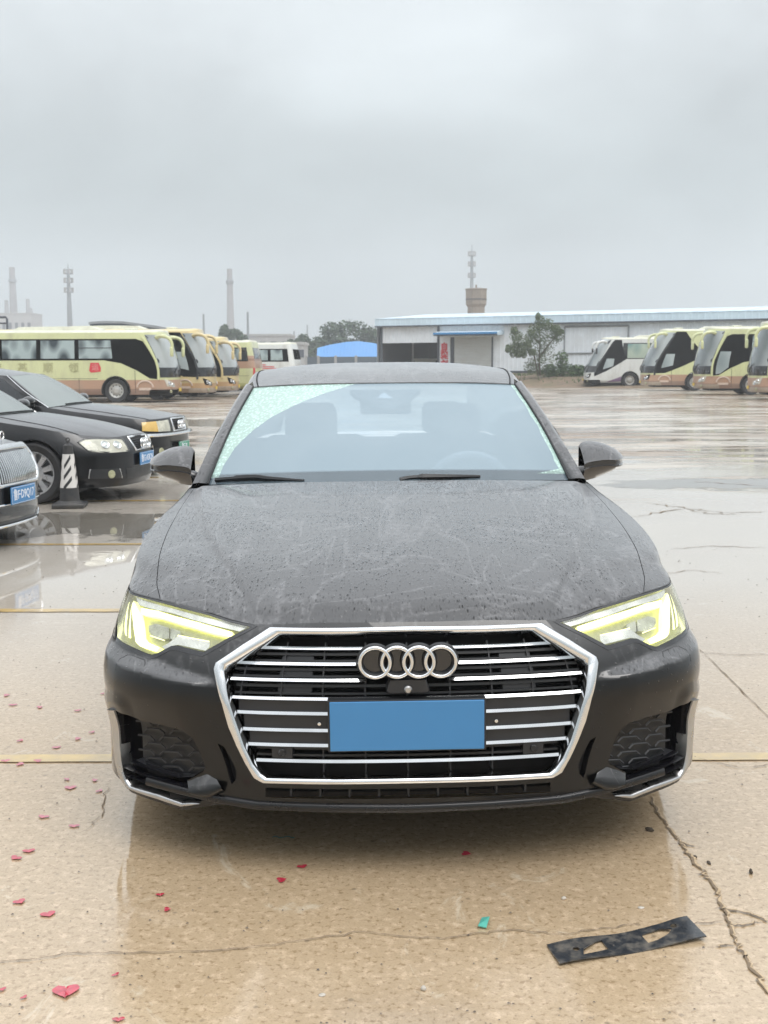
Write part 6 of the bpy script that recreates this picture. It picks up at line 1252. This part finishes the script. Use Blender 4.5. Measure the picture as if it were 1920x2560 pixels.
# framed outline of a walled-up opening
zf0, zf1 = at_y(1411, 883, yl(X['w0']))[2], at_y(1411, 817, yl(X['w0']))[2]; F0, F1 = np.array([X['w0'], yl(X['w0'])])+wn*.05, np.array([X['w1'], yl(X['w1'])])+wn*.05
mb = MB(); mb.tube([(*F0, zf0), (*F1, zf0)], .07, 6); mb.tube([(*F0, zf1), (*F1, zf1)], .07, 6); mb.tube([(*F0, zf0), (*F0, zf1)], .07, 6); mb.tube([(*F1, zf0), (*F1, zf1)], .07, 6); mb.build('panel_frame', M['steel'], SHED)
wallseg(X['r1']+.2, XB, ZB-.25, ZB+.12, M['dark_trim'], 'plinth', o=.06, rib=False)
# earth bank along the shed, weeds on it
nx = 60; rows_ = []
for j, (off, zz) in enumerate(((11, -.02), (8, .10), (5.5, .38), (3.5, .62), (1.5, .82), (0, .92), (-11, .93))):
    rows_.append([(XA-22+(XB-XA+40)*i/nx + wn[0]*off, yl(XA-22+(XB-XA+40)*i/nx)+wn[1]*off+(RND.uniform(-.6, .6) if 0 < j < 5 else 0), zz*(1 if XA-22+(XB-XA+40)*i/nx > XA-3 else .55)+(RND.uniform(-.07, .07) if 0 < j < 5 else 0)) for i in range(nx+1)])
tag(MB().grid(rows_).build('earth_bank', M['soil']), 'low brown earth bank along the foot of the shed', kind='structure')
# ---- foliage
def leaf_mat(name, a, b_):
    m, t, b = newmat(name); oi = N(t, 'ShaderNodeNewGeometry'); r = N(t, 'ShaderNodeMix', data_type='RGBA'); L(t, oi.outputs['Random Per Island'], r.inputs[0]); r.inputs[6].default_value = (*a, 1); r.inputs[7].default_value = (*b_, 1); L(t, r.outputs[2], b.inputs['Base Color']); b.inputs['Roughness'].default_value = .6
    b.inputs['Specular IOR Level'].default_value = .25; return m
M['leaf'] = leaf_mat('leaf_green', (.075, .11, .06), (.18, .22, .13)); M['leaf_far'] = leaf_mat('leaf_far', (.05, .085, .05), (.09, .13, .075)); M['weed'] = leaf_mat('weed_green', (.05, .10, .04), (.12, .19, .07)); M['bark'] = mat('bark', (.10, .08, .06), .9, var=.3, scale=8)
def leaves(clumps, n, size, seed, droop=0.0):
    r = random.Random(seed); mb = MB()
    for (c, rad) in clumps:
        for _ in range(n):
            while True:
                q = Vector((r.uniform(-1, 1), r.uniform(-1, 1), r.uniform(-1, 1)))
                if q.length < 1: break
            p = Vector(c)+Vector((q.x*rad[0], q.y*rad[1], q.z*rad[2])); d = Vector((r.gauss(0, 1), r.gauss(0, 1), r.gauss(0, .6)-droop)).normalized(); e = d.cross(Vector((r.gauss(0, 1), r.gauss(0, 1), r.gauss(0, 1)))).normalized(); s = size*r.uniform(.5, 1.4)
            mb.v += [vkey(p-d*s), vkey(p+e*s*.45), vkey(p+d*s), vkey(p-e*s*.45)]; k = len(mb.v); mb.f.append((k-4, k-3, k-2, k-1))
    return mb
def leafobj(mb, nm, m, par): return raw(nm, mb.v, mb.f, m, par)
def on_wall(u, v, front): 
    x = xw_(u); return np.array([x, yl(x)])+wn*front, at_y(u, v, yl(x)-front*abs(wn[1]))[2]
def pt(u, v, y): return at_y(u, v, y)
TY = 84.0
def tree(label, base, limbs, clumps, n, size, seed, tr=.12, m='leaf', group=None, droop=0):
    b = np.array(base); t = thing('tree', label, 'tree', tuple(b), group=group); mb = MB()
    for L_ in limbs: pts = spline([np.array(q)-b for q in L_], 10); mb.tube(list(pts), list(np.linspace(tr, tr*.25, 10)), 7)
    mb.build('trunk', M['bark'], t); leafobj(leaves([(np.array(c)-b, r) for c, r in clumps], n, size, seed, droop), 'crown', M[m], t); return t
B_ = pt(1350, 938, TY); B_[2] = .75
cl = [(pt(u, v, TY+dy), (rx, .7, rz)) for u, v, rx, rz, dy in ((1342, 905, .55, .8, 0), (1330, 915, .5, .5, .3), (1365, 890, .6, .7, -.2), (1345, 868, .7, .7, .2), (1375, 850, .6, .5, .1), (1350, 838, .7, .6, -.1), (1395, 838, .4, .4, 0), (1338, 826, .45, .5, 0), (1350, 805, .3, .5, 0), (1370, 812, .35, .4, .1), (1388, 822, .3, .3, 0), (1345, 792, .12, .25, 0), (1400, 830, .25, .2, 0), (1326, 840, .35, .4, .2))]
tree('slender green tree with ragged crown in front of the white shed', B_, [[B_, pt(1348, 900, TY), pt(1350, 850, TY), pt(1345, 800, TY)], [pt(1348, 895, TY), pt(1370, 865, TY), pt(1395, 832, TY)], [pt(1350, 860, TY), pt(1330, 838, TY)]], [(c, (r[0]*1.2, r[1]*1.2, r[2]*1.2)) for c, r in cl], 420, .07, 3, .09, group='trees by the shed')
B2 = pt(1345, 938, TY-.3); B2[2] = .75
cl = [(pt(u, v, TY-.4), (rx, .6, rz)) for u, v, rx, rz in ((1290, 840, .5, .4), (1300, 855, .5, .5), (1288, 868, .45, .5), (1305, 872, .4, .5), (1282, 878, .25, .5), (1310, 882, .25, .4), (1270, 872, .2, .3), (1320, 862, .3, .4), (1295, 885, .3, .3), (1330, 880, .3, .25), (1285, 825, .25, .25))]
tree('drooping green branch clump leaning left of the slender tree', B2, [[B2, pt(1335, 890, TY-.3), pt(1315, 850, TY-.3), pt(1290, 838, TY-.3)]], cl, 330, .075, 5, .06, group='trees by the shed', droop=.8)
SHR = []
for i, (u, v, s) in enumerate(((1370, 930, .6), (1392, 926, .75), (1405, 905, .5), (1420, 928, .7), (1440, 930, .55), (1452, 932, .4))):
    c = pt(u, v, TY+1); base = c.copy(); base[2] = .72; t = thing('shrub', ['low green weed bush right of the slender tree', 'bushy green weeds heaped against the shed wall', 'tall pointed weed standing above the other weeds', 'spreading green weeds between the tree and the white coach', 'small green bush next to the white coach mirror', 'smallest weed clump beside the white coach'][i], 'shrub', tuple(base), group='weeds along the shed')
    leafobj(leaves([((0, 0, max(.25, c[2]-base[2])), (s, .5, .55 if i != 2 else .9))], 420, .10, 20+i), 'foliage', M['weed'], t); MB().tube([(0, 0, -.1), (0, 0, .4)], .03, 5).build('stem', M['bark'], t)
gm = MB(); r = random.Random(5)
for _ in range(2600):
    x = r.uniform(XA+4, XB-4); o_ = r.uniform(1.0, 7.5)*r.random()**.5; q = np.array([x, yl(x)])+wn*o_; z = .85*(1-o_/10); h = r.uniform(.05, .28); a_ = r.uniform(0, pi); e = np.array([cos(a_), sin(a_)])*.05
    gm.v += [vkey((q[0]-e[0], q[1]-e[1], z-.05)), vkey((q[0]+e[0], q[1]+e[1], z-.05)), vkey((q[0]+r.gauss(0, .08), q[1], z+h))]; k = len(gm.v); gm.f.append((k-3, k-2, k-1))
tag(leafobj(gm, 'bank_grass', M['weed'], None), 'thin grass and weeds growing over the earth bank', 'grass', kind='stuff')
# ---- water tower
yT = 150.0; wt = pt(1190, 790, yT); WT_ = thing('water_tower', 'squat brown brick water tower standing behind the shed roof', 'tower', (wt[0], yT, 0)); z0_, z1_ = pt(1190, 790, yT)[2], pt(1190, 722, yT)[2]; zm_ = pt(1190, 768, yT)[2]
MB().lathe([(1.15, 0), (1.12, zm_), (1.35, zm_+.35), (1.38, z1_-.15), (1.45, z1_-.12), (1.45, z1_), (.3, z1_+.12), (0, z1_+.12)], 8, Matrix.Rotation(pi/8, 4, 'Z')).build('shaft', M['stone'], WT_, smooth=False)
MB().box(-.10, .10, -.1, .1, z1_, z1_+.5).build('hatch', M['stone'], WT_); MB().lathe([(1.41, zm_+.9), (1.41, zm_+1.0)], 8, Matrix.Rotation(pi/8, 4, 'Z')).build('tank_band', M['dark_trim'], WT_, smooth=False)
# ---- mobile phone masts
def mast(label, u, vt, y, rw=.45):
    b = pt(u, 900, y); top = pt(u, vt, y)[2]; t = thing('radio_mast', label, 'mast', (b[0], y, 0), group='radio masts on the horizon')
    MB().lathe([(rw*1.5, 0), (rw, top*.6), (rw*.6, top*.93), (rw*.25, top*.94), (rw*.12, top*1.02)], 12).build('pole', M['steel'], t)
    for f in (.93, .85, .76):
        z = top*f; p = MB().torus((0, 0, z), rw*1.7, .10, 'Z', 20, 6).torus((0, 0, z+.8), rw*1.7, .06, 'Z', 20, 6).build('platform', M['steel'], t)
        for k in range(6): a = k*pi/3; MB().box(rw*1.8*cos(a)-.11, rw*1.8*cos(a)+.11, rw*1.8*sin(a)-.11, rw*1.8*sin(a)+.11, z-.1, z+.95).build('antenna', M['concrete_pale'], p)
mast('grey radio mast rising behind the water tower', 1178, 617, 260, .42); mast('grey radio mast above the nearest pale green coach', 178, 665, 250, .5)
# ---- chimneys
M['chimney'] = mat('chimney_concrete', (.34, .34, .35), .85, var=.1, scale=.3)
def chimney(label, u, vt, y, r0, r1):
    b = pt(u, 900, y); top = pt(u, vt, y)[2]; t = thing('chimney', label, 'chimney', (b[0], y, 0), group='factory chimneys on the horizon'); MB().lathe([(r0, 0), (r1, top-1.2), (r1, top), (r1*.75, top), (r1*.75, top-1)], 20).build('shaft', M['chimney'], t)
    z = top*.86; MB().lathe([(r1*1.1, z-.4), (r1*1.5, z), (r1*1.5, z+.8), (r1*1.1, z+.9)], 20).build('gallery', M['steel'], t)
chimney('tall grey chimney standing alone above the banded coach tail', 578, 672, 330, 1.35, .72); chimney('tall pale chimney at the far left beside factory blocks', 39, 668, 420, 1.9, .95)
# ---- thin poles
for lab, u, vt, y, arms in (('thin bare pole left of the lone chimney', 511, 785, 220, 0), ('utility pole with crossarm right of the lone chimney', 621, 780, 200, 1), ('short thin pole above the white coach', 736, 828, 260, 0), ('thin pole above the far bare trees', 769, 812, 300, 0), ('thin pole left of the round tree crown', 820, 812, 300, 0)):
    b = pt(u, 900, y); top = pt(u, vt, y)[2]; t = thing('utility_pole', lab, 'pole', (b[0], y, 0), group='poles on the horizon'); MB().lathe([(.30, 0), (.17, top), (0, top)], 10).build('pole', M['steel'], t)
    if arms: MB().box(-1.3, 1.3, -.1, .1, top*.60, top*.60+.18).box(-.8, .8, -.1, .1, top*.52, top*.52+.15).build('crossarm', M['steel'], t)
# ---- factory, far sheds
def block(label, u0, u1, vt, y, m, dep=12, name='factory_block', extra=(), group='factory blocks on the horizon', wins=0):
    x0, x1 = pt(u0, 900, y)[0], pt(u1, 900, y)[0]; h = pt(u0, vt, y)[2]; t = thing(name, label, 'building', ((x0+x1)/2, y, 0), group=group); w = (x1-x0)/2; MB().box(-w, w, 0, dep, 0, h).build('wall', m, t, smooth=False); MB().box(-w-.15, w+.15, -.15, dep+.15, h, h+.35).build('parapet', M['concrete_pale'], t, smooth=False)
    for k in range(wins): x = -w+(k+.5)*2*w/wins; MB().box(x-.5, x+.5, -.06, .1, h*.62, h*.85).build('window', M['dark_trim'], t)
    for (du, vv) in extra: x = (pt(du, 900, y)[0])-(x0+x1)/2; MB().lathe([(.8, h), (.6, pt(du, vv, y)[2]), (0, pt(du, vv, y)[2])], 12, Matrix.Translation((x, dep/2, 0))).build('vent_stack', M['chimney'], t)
    return t
block('pale factory block with vent stacks at the foot of the left chimney', -10, 84, 785, 400, M['concrete_pale'], extra=((62, 745), (68, 768), (8, 748)), wins=6)
block('low grey factory building behind the coach roofs', 590, 725, 840, 210, M['concrete_pale'], wins=5)
block('grey house with flat roof left of the bare trees', 700, 760, 862, 150, M['concrete_pale'], 8, 'house', group=None, wins=3)
# dark round-topped shed behind the first coach
x0, x1 = pt(225, 900, 95)[0], pt(560, 900, 95)[0]; HB = thing('barrel_shed', 'long dark shed with curved roof behind the left row of coaches', 'building', ((x0+x1)/2, 95, 0)); w = (x1-x0)/2
zz = [pt(225+(560-225)*i/24, v, 95)[2] for i, v in enumerate(np.interp(np.arange(25)/24, [0, .1, .25, .5, .8, 1], [806, 803, 804, 815, 835, 848]))]
mb = MB(); mb.grid([[(-w+2*w*i/24, 0, z) for i, z in enumerate(zz)], [(-w+2*w*i/24, 14, z) for i, z in enumerate(zz)]]); mb.build('roof', M['dark_roof'], HB)
MB().grid([[(-w+2*w*i/24, .3, z-.1) for i, z in enumerate(zz)], [(-w+2*w*i/24, .3, 0) for i in range(25)]]).build('wall', M['dark_roof'], HB)
mb = MB(); mb.grid([[(-w+2*w*i/24, -.06, z+dz) for i, z in enumerate(zz)] for dz in (-.16, .03)]); mb.build('roof_edge', M['steel'], HB)
# blue-roofed shed behind the fence
yS = 118; bx0, bx1 = pt(792, 900, yS)[0], pt(960, 900, yS)[0]; BS = thing('blue_roofed_shed', 'shed with curved bright blue roof behind the grey fence', 'building', ((bx0+bx1)/2, yS, 0)); w = (bx1-bx0)/2; zs = [pt(792+168*i/20, v, yS)[2] for i, v in enumerate(np.interp(np.arange(21)/20, [0, .2, .45, .62, .85, 1], [870, 861, 854, 852, 857, 864]))]; ze = pt(792, 892, yS)[2]
mb = MB(); n_ = 20
for i in range(n_):
    xa, xb_ = -w+2*w*i/n_, -w+2*w*(i+1)/n_
    mb.add([(xa, 0, ze), (xb_-.08, 0, ze), (xb_-.08, 1.2, zs[i+1]), (xa, 1.2, zs[i])], [(0, 1, 2, 3)]); mb.add([(xb_-.08, -.05, ze), (xb_, -.05, ze), (xb_, 1.15, zs[i+1]), (xb_-.08, 1.15, zs[i+1])], [(0, 1, 2, 3)]); mb.add([(xa, 1.2, zs[i]), (xb_, 1.2, zs[i+1]), (xb_, 10, zs[i+1]), (xa, 10, zs[i])], [(0, 1, 2, 3)])
mb.build('roof', M['roof_blue'], BS, smooth=False); MB().box(-w+.1, w-.1, .1, 10, 0, ze).build('wall', M['fence_grey'], BS, smooth=False)
yF = 108; fx0, fx1 = pt(765, 900, yF)[0], pt(953, 900, yF)[0]; ft = pt(800, 892, yF)[2]; FN = thing('boundary_fence', 'dark grey panel fence with pale posts below the blue roof', 'fence', (fx0, yF, 0))
ups = [765, 796, 839, 890, 953]
for a_, b_ in zip(ups[:-1], ups[1:]): MB().box(pt(a_, 900, yF)[0]-fx0+.08, pt(b_, 900, yF)[0]-fx0-.08, -.04, .04, .05, ft).build('fence_panel', M['fence_grey'], FN, smooth=False)
for u in ups: x = pt(u, 900, yF)[0]-fx0; MB().box(x-.12, x+.12, -.12, .12, 0, ft+.1).build('fence_post', M['concrete_pale'], FN)
# far trees
yR = 190
for i, (u, v, rx, rz, lab) in enumerate(((862, 842, 4.2, 2.6, 'round-crowned far tree directly above the blue roof'), (905, 846, 3.4, 2.2, 'far tree merging into the right side of the round crown'), (832, 858, 3.0, 1.6, 'low far tree left of the round crown'), (930, 864, 2.2, 1.4, 'small far tree touching the shed corner'), (765, 862, 1.6, 1.9, 'thin far tree between the white coach and the blue roof'), (790, 872, 1.8, 1.4, 'low far bush beside the blue roof'), (742, 868, 1.4, 1.5, 'thin far tree just right of the white coach'), (585, 838, 2.2, 1.0, 'low dark far tree at the foot of the lone chimney'), (562, 832, .8, 1.2, 'small pointed far tree left of the lone chimney'))):
    c = pt(u, v, yR); b = c.copy(); b[2] = 0; r = random.Random(40+i); cls = [(c+np.array([r.uniform(-1, 1)*rx*.7, r.uniform(-1, 1)*2, r.uniform(-.7, .6)*rz]), (rx*.45, 1.5, rz*.5)) for _ in range(9)]
    tree(lab, b, [[b, (b+c)/2, c]], cls, 170, .30, 60+i, .25, 'leaf_far', 'far trees on the horizon')
# a dark gantry end at the far left above the coach
GY_ = 70; gp = pt(8, 795, GY_); GT = thing('gantry', 'dark bracket frame above the coach roof at the left edge', 'frame', (gp[0], GY_, 0)); zg = pt(8, 793, GY_)[2]; MB().tube([(-1.2, 0, zg), (.15, 0, zg), (.22, 0, zg-.1), (.22, 0, 0)], .07, 8).build('post', M['dark_trim'], GT); MB().tube([(-1.2, 0, zg-.35), (.22, 0, zg-.35)], .05, 8).build('rail', M['dark_trim'], GT)
# ------------------------------------------------------------------ rain haze
hz = MB().box(-704, 704, -64, 704, -1.0, 62.0); hm = bpy.data.materials.new('rain_haze'); hm.use_nodes = True; ht = hm.node_tree; ht.nodes.clear(); pv = N(ht, 'ShaderNodeVolumePrincipled'); pv.inputs['Color'].default_value = (.90, .95, 1, 1); pv.inputs['Density'].default_value = .0012; pv.inputs['Anisotropy'].default_value = .2; ho = N(ht, 'ShaderNodeOutputMaterial'); L(ht, pv.outputs[0], ho.inputs['Volume'])
HZ = hz.build('haze', hm, smooth=False); tag(HZ, 'pale rain haze over the yard', kind='stuff')
# ------------------------------------------------------------------ small things lying on the wet ground
M['heart_red'] = mat('red_paper', (.50, .030, .06), .5, coat=1.0, var=.25, scale=60); M['heart_sky_tint'] = mat('red_paper_sky_tint', (.56, .11, .15), .35, coat=1.0, var=.3, scale=60)  # second, pinker red has the sky's reflection painted into the farther hearts
def heart(n=26):
    out = []
    for i in range(n): t = 2*pi*i/n; out.append((16*sin(t)**3/17, (13*cos(t)-5*cos(2*t)-2*cos(3*t)-cos(4*t))/17))
    return out
HE = heart()
def heart_piece(u, v, size, label, rot, crumple=0, m='heart_red', fold=1.0):
    g = ground_at(u*DS_, v*DS_); r = random.Random(int(u*7+v)); t = MB(); n = len(HE); ring = [(x*size, y*size*fold, .0046+(abs(r.gauss(0, .07))*size*crumple)) for x, y in HE]; mid = [(x*.5*size, y*.5*size*fold, .0050+(abs(r.gauss(0, .10))*size*crumple)) for x, y in HE]
    t.add(ring+mid+[(0, .05*size, .0052)], [(i, (i+1) % n, (i+1) % n+n, i+n) for i in range(n)]+[(i+n, (i+1) % n+n, 2*n) for i in range(n)]); t.add([(x, y, z-.0005) for x, y, z in ring], []); b = len(t.v)-n; t.f += [(i, i+b, (i+1) % n+b, (i+1) % n) for i in range(n)]
    o = t.build('paper_heart', M[m], angle=60); o.location = (g[0], g[1], 0); o.rotation_euler = (0, 0, rot); return tag(o, label, 'paper confetti', 'red paper hearts scattered on the ground')
hearts = [(1007, 1846, .020, 'smooth dark red paper heart in front of the number plate, right of centre', 1.2, 0, 1), (653, 1874, .020, 'red paper heart left of centre below the grille, upper of a close pair', .4, .12, .8), (608, 1903, .020, 'red paper heart left of centre below the grille, lower of a close pair', 2.0, .25, 1), (346, 1935, .015, 'small crumpled red heart near the left edge of the brown reflection, upper of two', .3, .4, .8), (361, 1967, .016, 'small crumpled red heart near the left edge of the brown reflection, lower of two', 1.7, .5, .8),
  (104, 1977, .026, 'flat red paper heart, largest whole one at the left', .5, 0, .9), (42, 1950, .022, 'crumpled red heart left of the largest flat heart', .7, .4, .9), (142, 2144, .040, 'large crumpled red heart near the bottom left corner', .2, .5, 1), (52, 2157, .012, 'tiny red scrap left of the large crumpled heart', 1, .2, .7), (62, 1840, .024, 'red paper heart, upper of a touching pair at the left', .3, 0, .8), (34, 1855, .024, 'red paper heart, lower of a touching pair at the left', -.5, 0, .8), (94, 1766, .024, 'pinkish red heart above the touching pair', -.2, 0, .8), (160, 1786, .022, 'red heart beside the short crack at the left', .1, 0, .8), (152, 1703, .026, 'pinkish heart under the yellow line, nearest its end', .2, 0, 1), (215, 1710, .018, 'small red heart beside the bumper corner', 1, .1, .8), (205, 1687, .018, 'red heart under the end of the yellow line', 2, .1, .8), (145, 1685, .018, 'folded red heart just below the yellow line', 2.4, .1, .6),
  (12, 1645, .022, 'red heart lying on the yellow line at the picture edge', .4, .05, .9), (44, 1652, .022, 'red heart on the yellow line, middle of three', 1.4, .05, .9), (82, 1645, .022, 'red heart on the yellow line, rightmost of three', 2.4, .05, .9), (122, 1616, .022, 'red heart just above the yellow line', .3, .05, .8), (168, 1597, .022, 'red heart beyond the yellow line, left of two near the bumper', 1.8, .05, .8), (199, 1583, .018, 'red heart beyond the yellow line, right of two near the bumper', .8, .3, .8), (44, 1601, .020, 'dark red heart well beyond the yellow line at the left', 1.2, .2, .8), (168, 1536, .020, 'red heart far beyond the yellow line near the bumper side', .4, .05, .8), (86, 1529, .022, 'red heart far beyond the yellow line, middle of the left strip', 2.2, .05, .8), (28, 1524, .024, 'red heart far beyond the yellow line, pair by the left edge, lower', .2, .05, .8), (14, 1503, .024, 'red heart far beyond the yellow line, pair by the left edge, upper', 1.9, .05, .8), (225, 1499, .022, 'farthest red heart, beside the fog lamp corner', .9, .05, .8), (250, 2108, .014, 'small red scrap near the bottom of the reflection edge', .9, .2, .6), (256, 2205, .018, 'red scrap cut by the bottom edge', .2, .3, .7), (4, 2140, .014, 'red scrap cut by the left edge near the bottom', .6, .2, .7)]
for u, v, s, lab, rot, cr_, fo in hearts: heart_piece(u, v, s*.85, lab, rot, cr_, 'heart_red' if v > 1800 else 'heart_sky_tint', fo)
# black plastic strip with two cut windows
M['strip'] = mat('black_sheet', (.022, .026, .032), .35, coat=.5, var=.2, scale=30, bump=.0006, bscale=90, dirt=(.30, .26, .20), dscale=28, damt=.55)
c = [ground_at(u*DS_, v*DS_)[:2] for u, v in ((1181, 2045), (1483, 1992), (1526, 2032), (1209, 2088))]; ST_O = (c[0]+c[1]+c[2]+c[3])/4
def sp_(fx, fy): a = c[0]+(c[1]-c[0])*fx; b = c[3]+(c[2]-c[3])*fx; return a+(b-a)*fy-ST_O
hole1 = [(.175, .82), (.20, .55), (.31, .28), (.355, .24), (.355, .70)]; hole2 = [(.63, .33), (.64, .28), (.78, .22), (.84, .36), (.80, .52), (.70, .68), (.63, .70)]; circ = lambda cx, cy, rx, ry: [(cx+rx*cos(t), cy+ry*sin(t)) for t in np.linspace(0, 2*pi, 14)[:-1]]
PSTEP[0] = .08; outl = dense([(0, 0), (1, 0), (1, 1), (0, 1)], .05); hs_ = [hole1, hole2, circ(.155, .50, .022, .10), circ(.865, .27, .022, .10)]
gx, gy = np.meshgrid(np.arange(.04, 1, .04), np.arange(.1, 1, .15)); V, T = cdt(outl, hs_, np.c_[gx.ravel(), gy.ravel()])
curl = lambda fx, fy: .006+.010*sm(fx, .78, 1.0)*(1-.5*fy)+.003*sm(.25-fx, 0, .25)*sm(fy, .3, 1)+.004*sin(fx*9)
mb = MB(); top = [(*sp_(x, y), curl(x, y)) for x, y in V]; mb.add(top, [tuple(t) for t in T]); mb.add([(x, y, z-.003) for x, y, z in top], [tuple(t[::-1]) for t in T])
for lp in [outl]+hs_:
    q = lp+[lp[0]]; mb.grid([[(*sp_(x, y), curl(x, y)) for x, y in q], [(*sp_(x, y), curl(x, y)-.003) for x, y in q]])
o = mb.build('plastic_strip', M['strip'], angle=45); o.location = (ST_O[0], ST_O[1], 0); tag(o, 'black plastic strip with two cut-out windows lying on the wet concrete', 'plastic strip')
# stones and scraps
M['pebble'] = mat('pale_pebble', (.50, .46, .40), .5, var=.3, scale=50); M['teal'] = mat('teal_foil', (.10, .42, .34), .35, coat=.6, var=.15); M['mud'] = mat('dark_leaf', (.07, .055, .04), .7, var=.3, scale=60)
def stone(u, v, r, label, m='pebble', cat='stone', nm='stone', sc=(1, .8, .7)):
    g = ground_at(u*DS_, v*DS_); bm = bmesh.new(); bmesh.ops.create_icosphere(bm, subdivisions=2, radius=r); rr = random.Random(int(u+v))
    for q in bm.verts: q.co *= rr.uniform(.82, 1.12); q.co = Vector((q.co.x*sc[0], q.co.y*sc[1], q.co.z*sc[2]))
    me = bpy.data.meshes.new(nm); bm.to_mesh(me); bm.free(); me.polygons.foreach_set('use_smooth', [True]*len(me.polygons)); me.materials.append(M[m]); o = bpy.data.objects.new(nm, me); COL.objects.link(o); o.location = (g[0], g[1], r*sc[2]*.75); o.rotation_euler = (0, 0, rr.uniform(0, 6)); tag(o, label, cat, 'stones and scraps on the ground' if cat == 'stone' else None); return o
stone(915, 2139, .0085, 'small pale stone near the bottom centre'); stone(1218, 1943, .0075, 'pale round stone left above the black strip'); stone(1385, 1962, .008, 'yellowish crumbly stone above the right half of the black strip', sc=(1.2, 1, .3)); stone(696, 2150, .008, 'flat chip of pale mortar near the bottom centre left', sc=(1, 1.2, .2))
stone(1622, 1887, .010, 'dark curled leaf at the right edge of the ground', 'mud', 'leaf', 'dry_leaf', (.5, 1, .8)); stone(1403, 1796, .012, 'dark twig stub under the right end of the bumper', 'mud', 'twig', 'twig', (.4, 1.2, .7)); stone(1531, 1865, .009, 'black crumb beside the main crack', 'mud', 'dirt', 'clod', (1.4, .6, .4)); stone(1502, 1864-12, .007, 'small dark crumb left of the black crumb', 'mud', 'dirt', 'clod', (1, .7, .5))
g = ground_at(1045*DS_, 1997*DS_); o = MB().add([(-.012, -.026, .009), (.010, -.028, .007), (.013, .024, .012), (-.008, .028, .006), (-.012, -.026, .0065), (.010, -.028, .0045), (.013, .024, .0095), (-.008, .028, .0035)], [(0, 1, 2, 3), (7, 6, 5, 4), (0, 4, 5, 1), (1, 5, 6, 2), (2, 6, 7, 3), (3, 7, 4, 0)]).build('foil_scrap', M['teal']); o.location = (g[0], g[1], 0); o.rotation_euler = (0, 0, -.2); tag(o, 'small teal foil scrap in the middle of the brown reflection', 'foil scrap')
g = ground_at(612*DS_, 1812*DS_); mb = MB(); r = random.Random(4); mb.grid([[(-.035+.07*i/9, .006*sin(i*1.3)+dy, .005+.002*abs(sin(i*2))) for i in range(10)] for dy in (-.005, .003)]); o = mb.build('string_scrap', mat('dark_teal_string', (.06, .20, .17), .5, var=.2)); o.location = (g[0], g[1], 0); tag(o, 'dark green twist of ribbon in the shadow under the bumper', 'ribbon')
# grit scattered over the near concrete: crumbs nobody would count
gm = MB(); r = random.Random(11)
for _ in range(900):
    y = 2.45+r.random()**1.6*7; x = r.uniform(-.36, .36)*(y+.6); s = r.uniform(.0008, .0030)*(.7+.12*y); a = r.uniform(0, pi); vs = [(x+s*1.6*cos(a+k*2*pi/5)*r.uniform(.6, 1.2), y+s*sin(a+k*2*pi/5)*r.uniform(.6, 1.2), .003) for k in range(5)]
    if abs(x-.05) < .9 and 3.1 < y < 8.2: continue
    gm.add(vs+[(x, y, .003+s*.9)], [(k, (k+1) % 5, 5) for k in range(5)])
tag(gm.build('grit', mat('wet_grit', (.12, .095, .07), .5, var=.5, scale=80)), 'dark wet grit scattered over the concrete', 'grit', kind='stuff')
for k in ('heart_red', 'heart_sky_tint', 'yellow', 'yellow_near'):
    for n_ in M[k].node_tree.nodes:
        if n_.type == 'BSDF_PRINCIPLED': n_.inputs['Coat IOR'].default_value = 2.0; n_.inputs['Coat Weight'].default_value = 1.0; n_.inputs['Coat Roughness'].default_value = .06
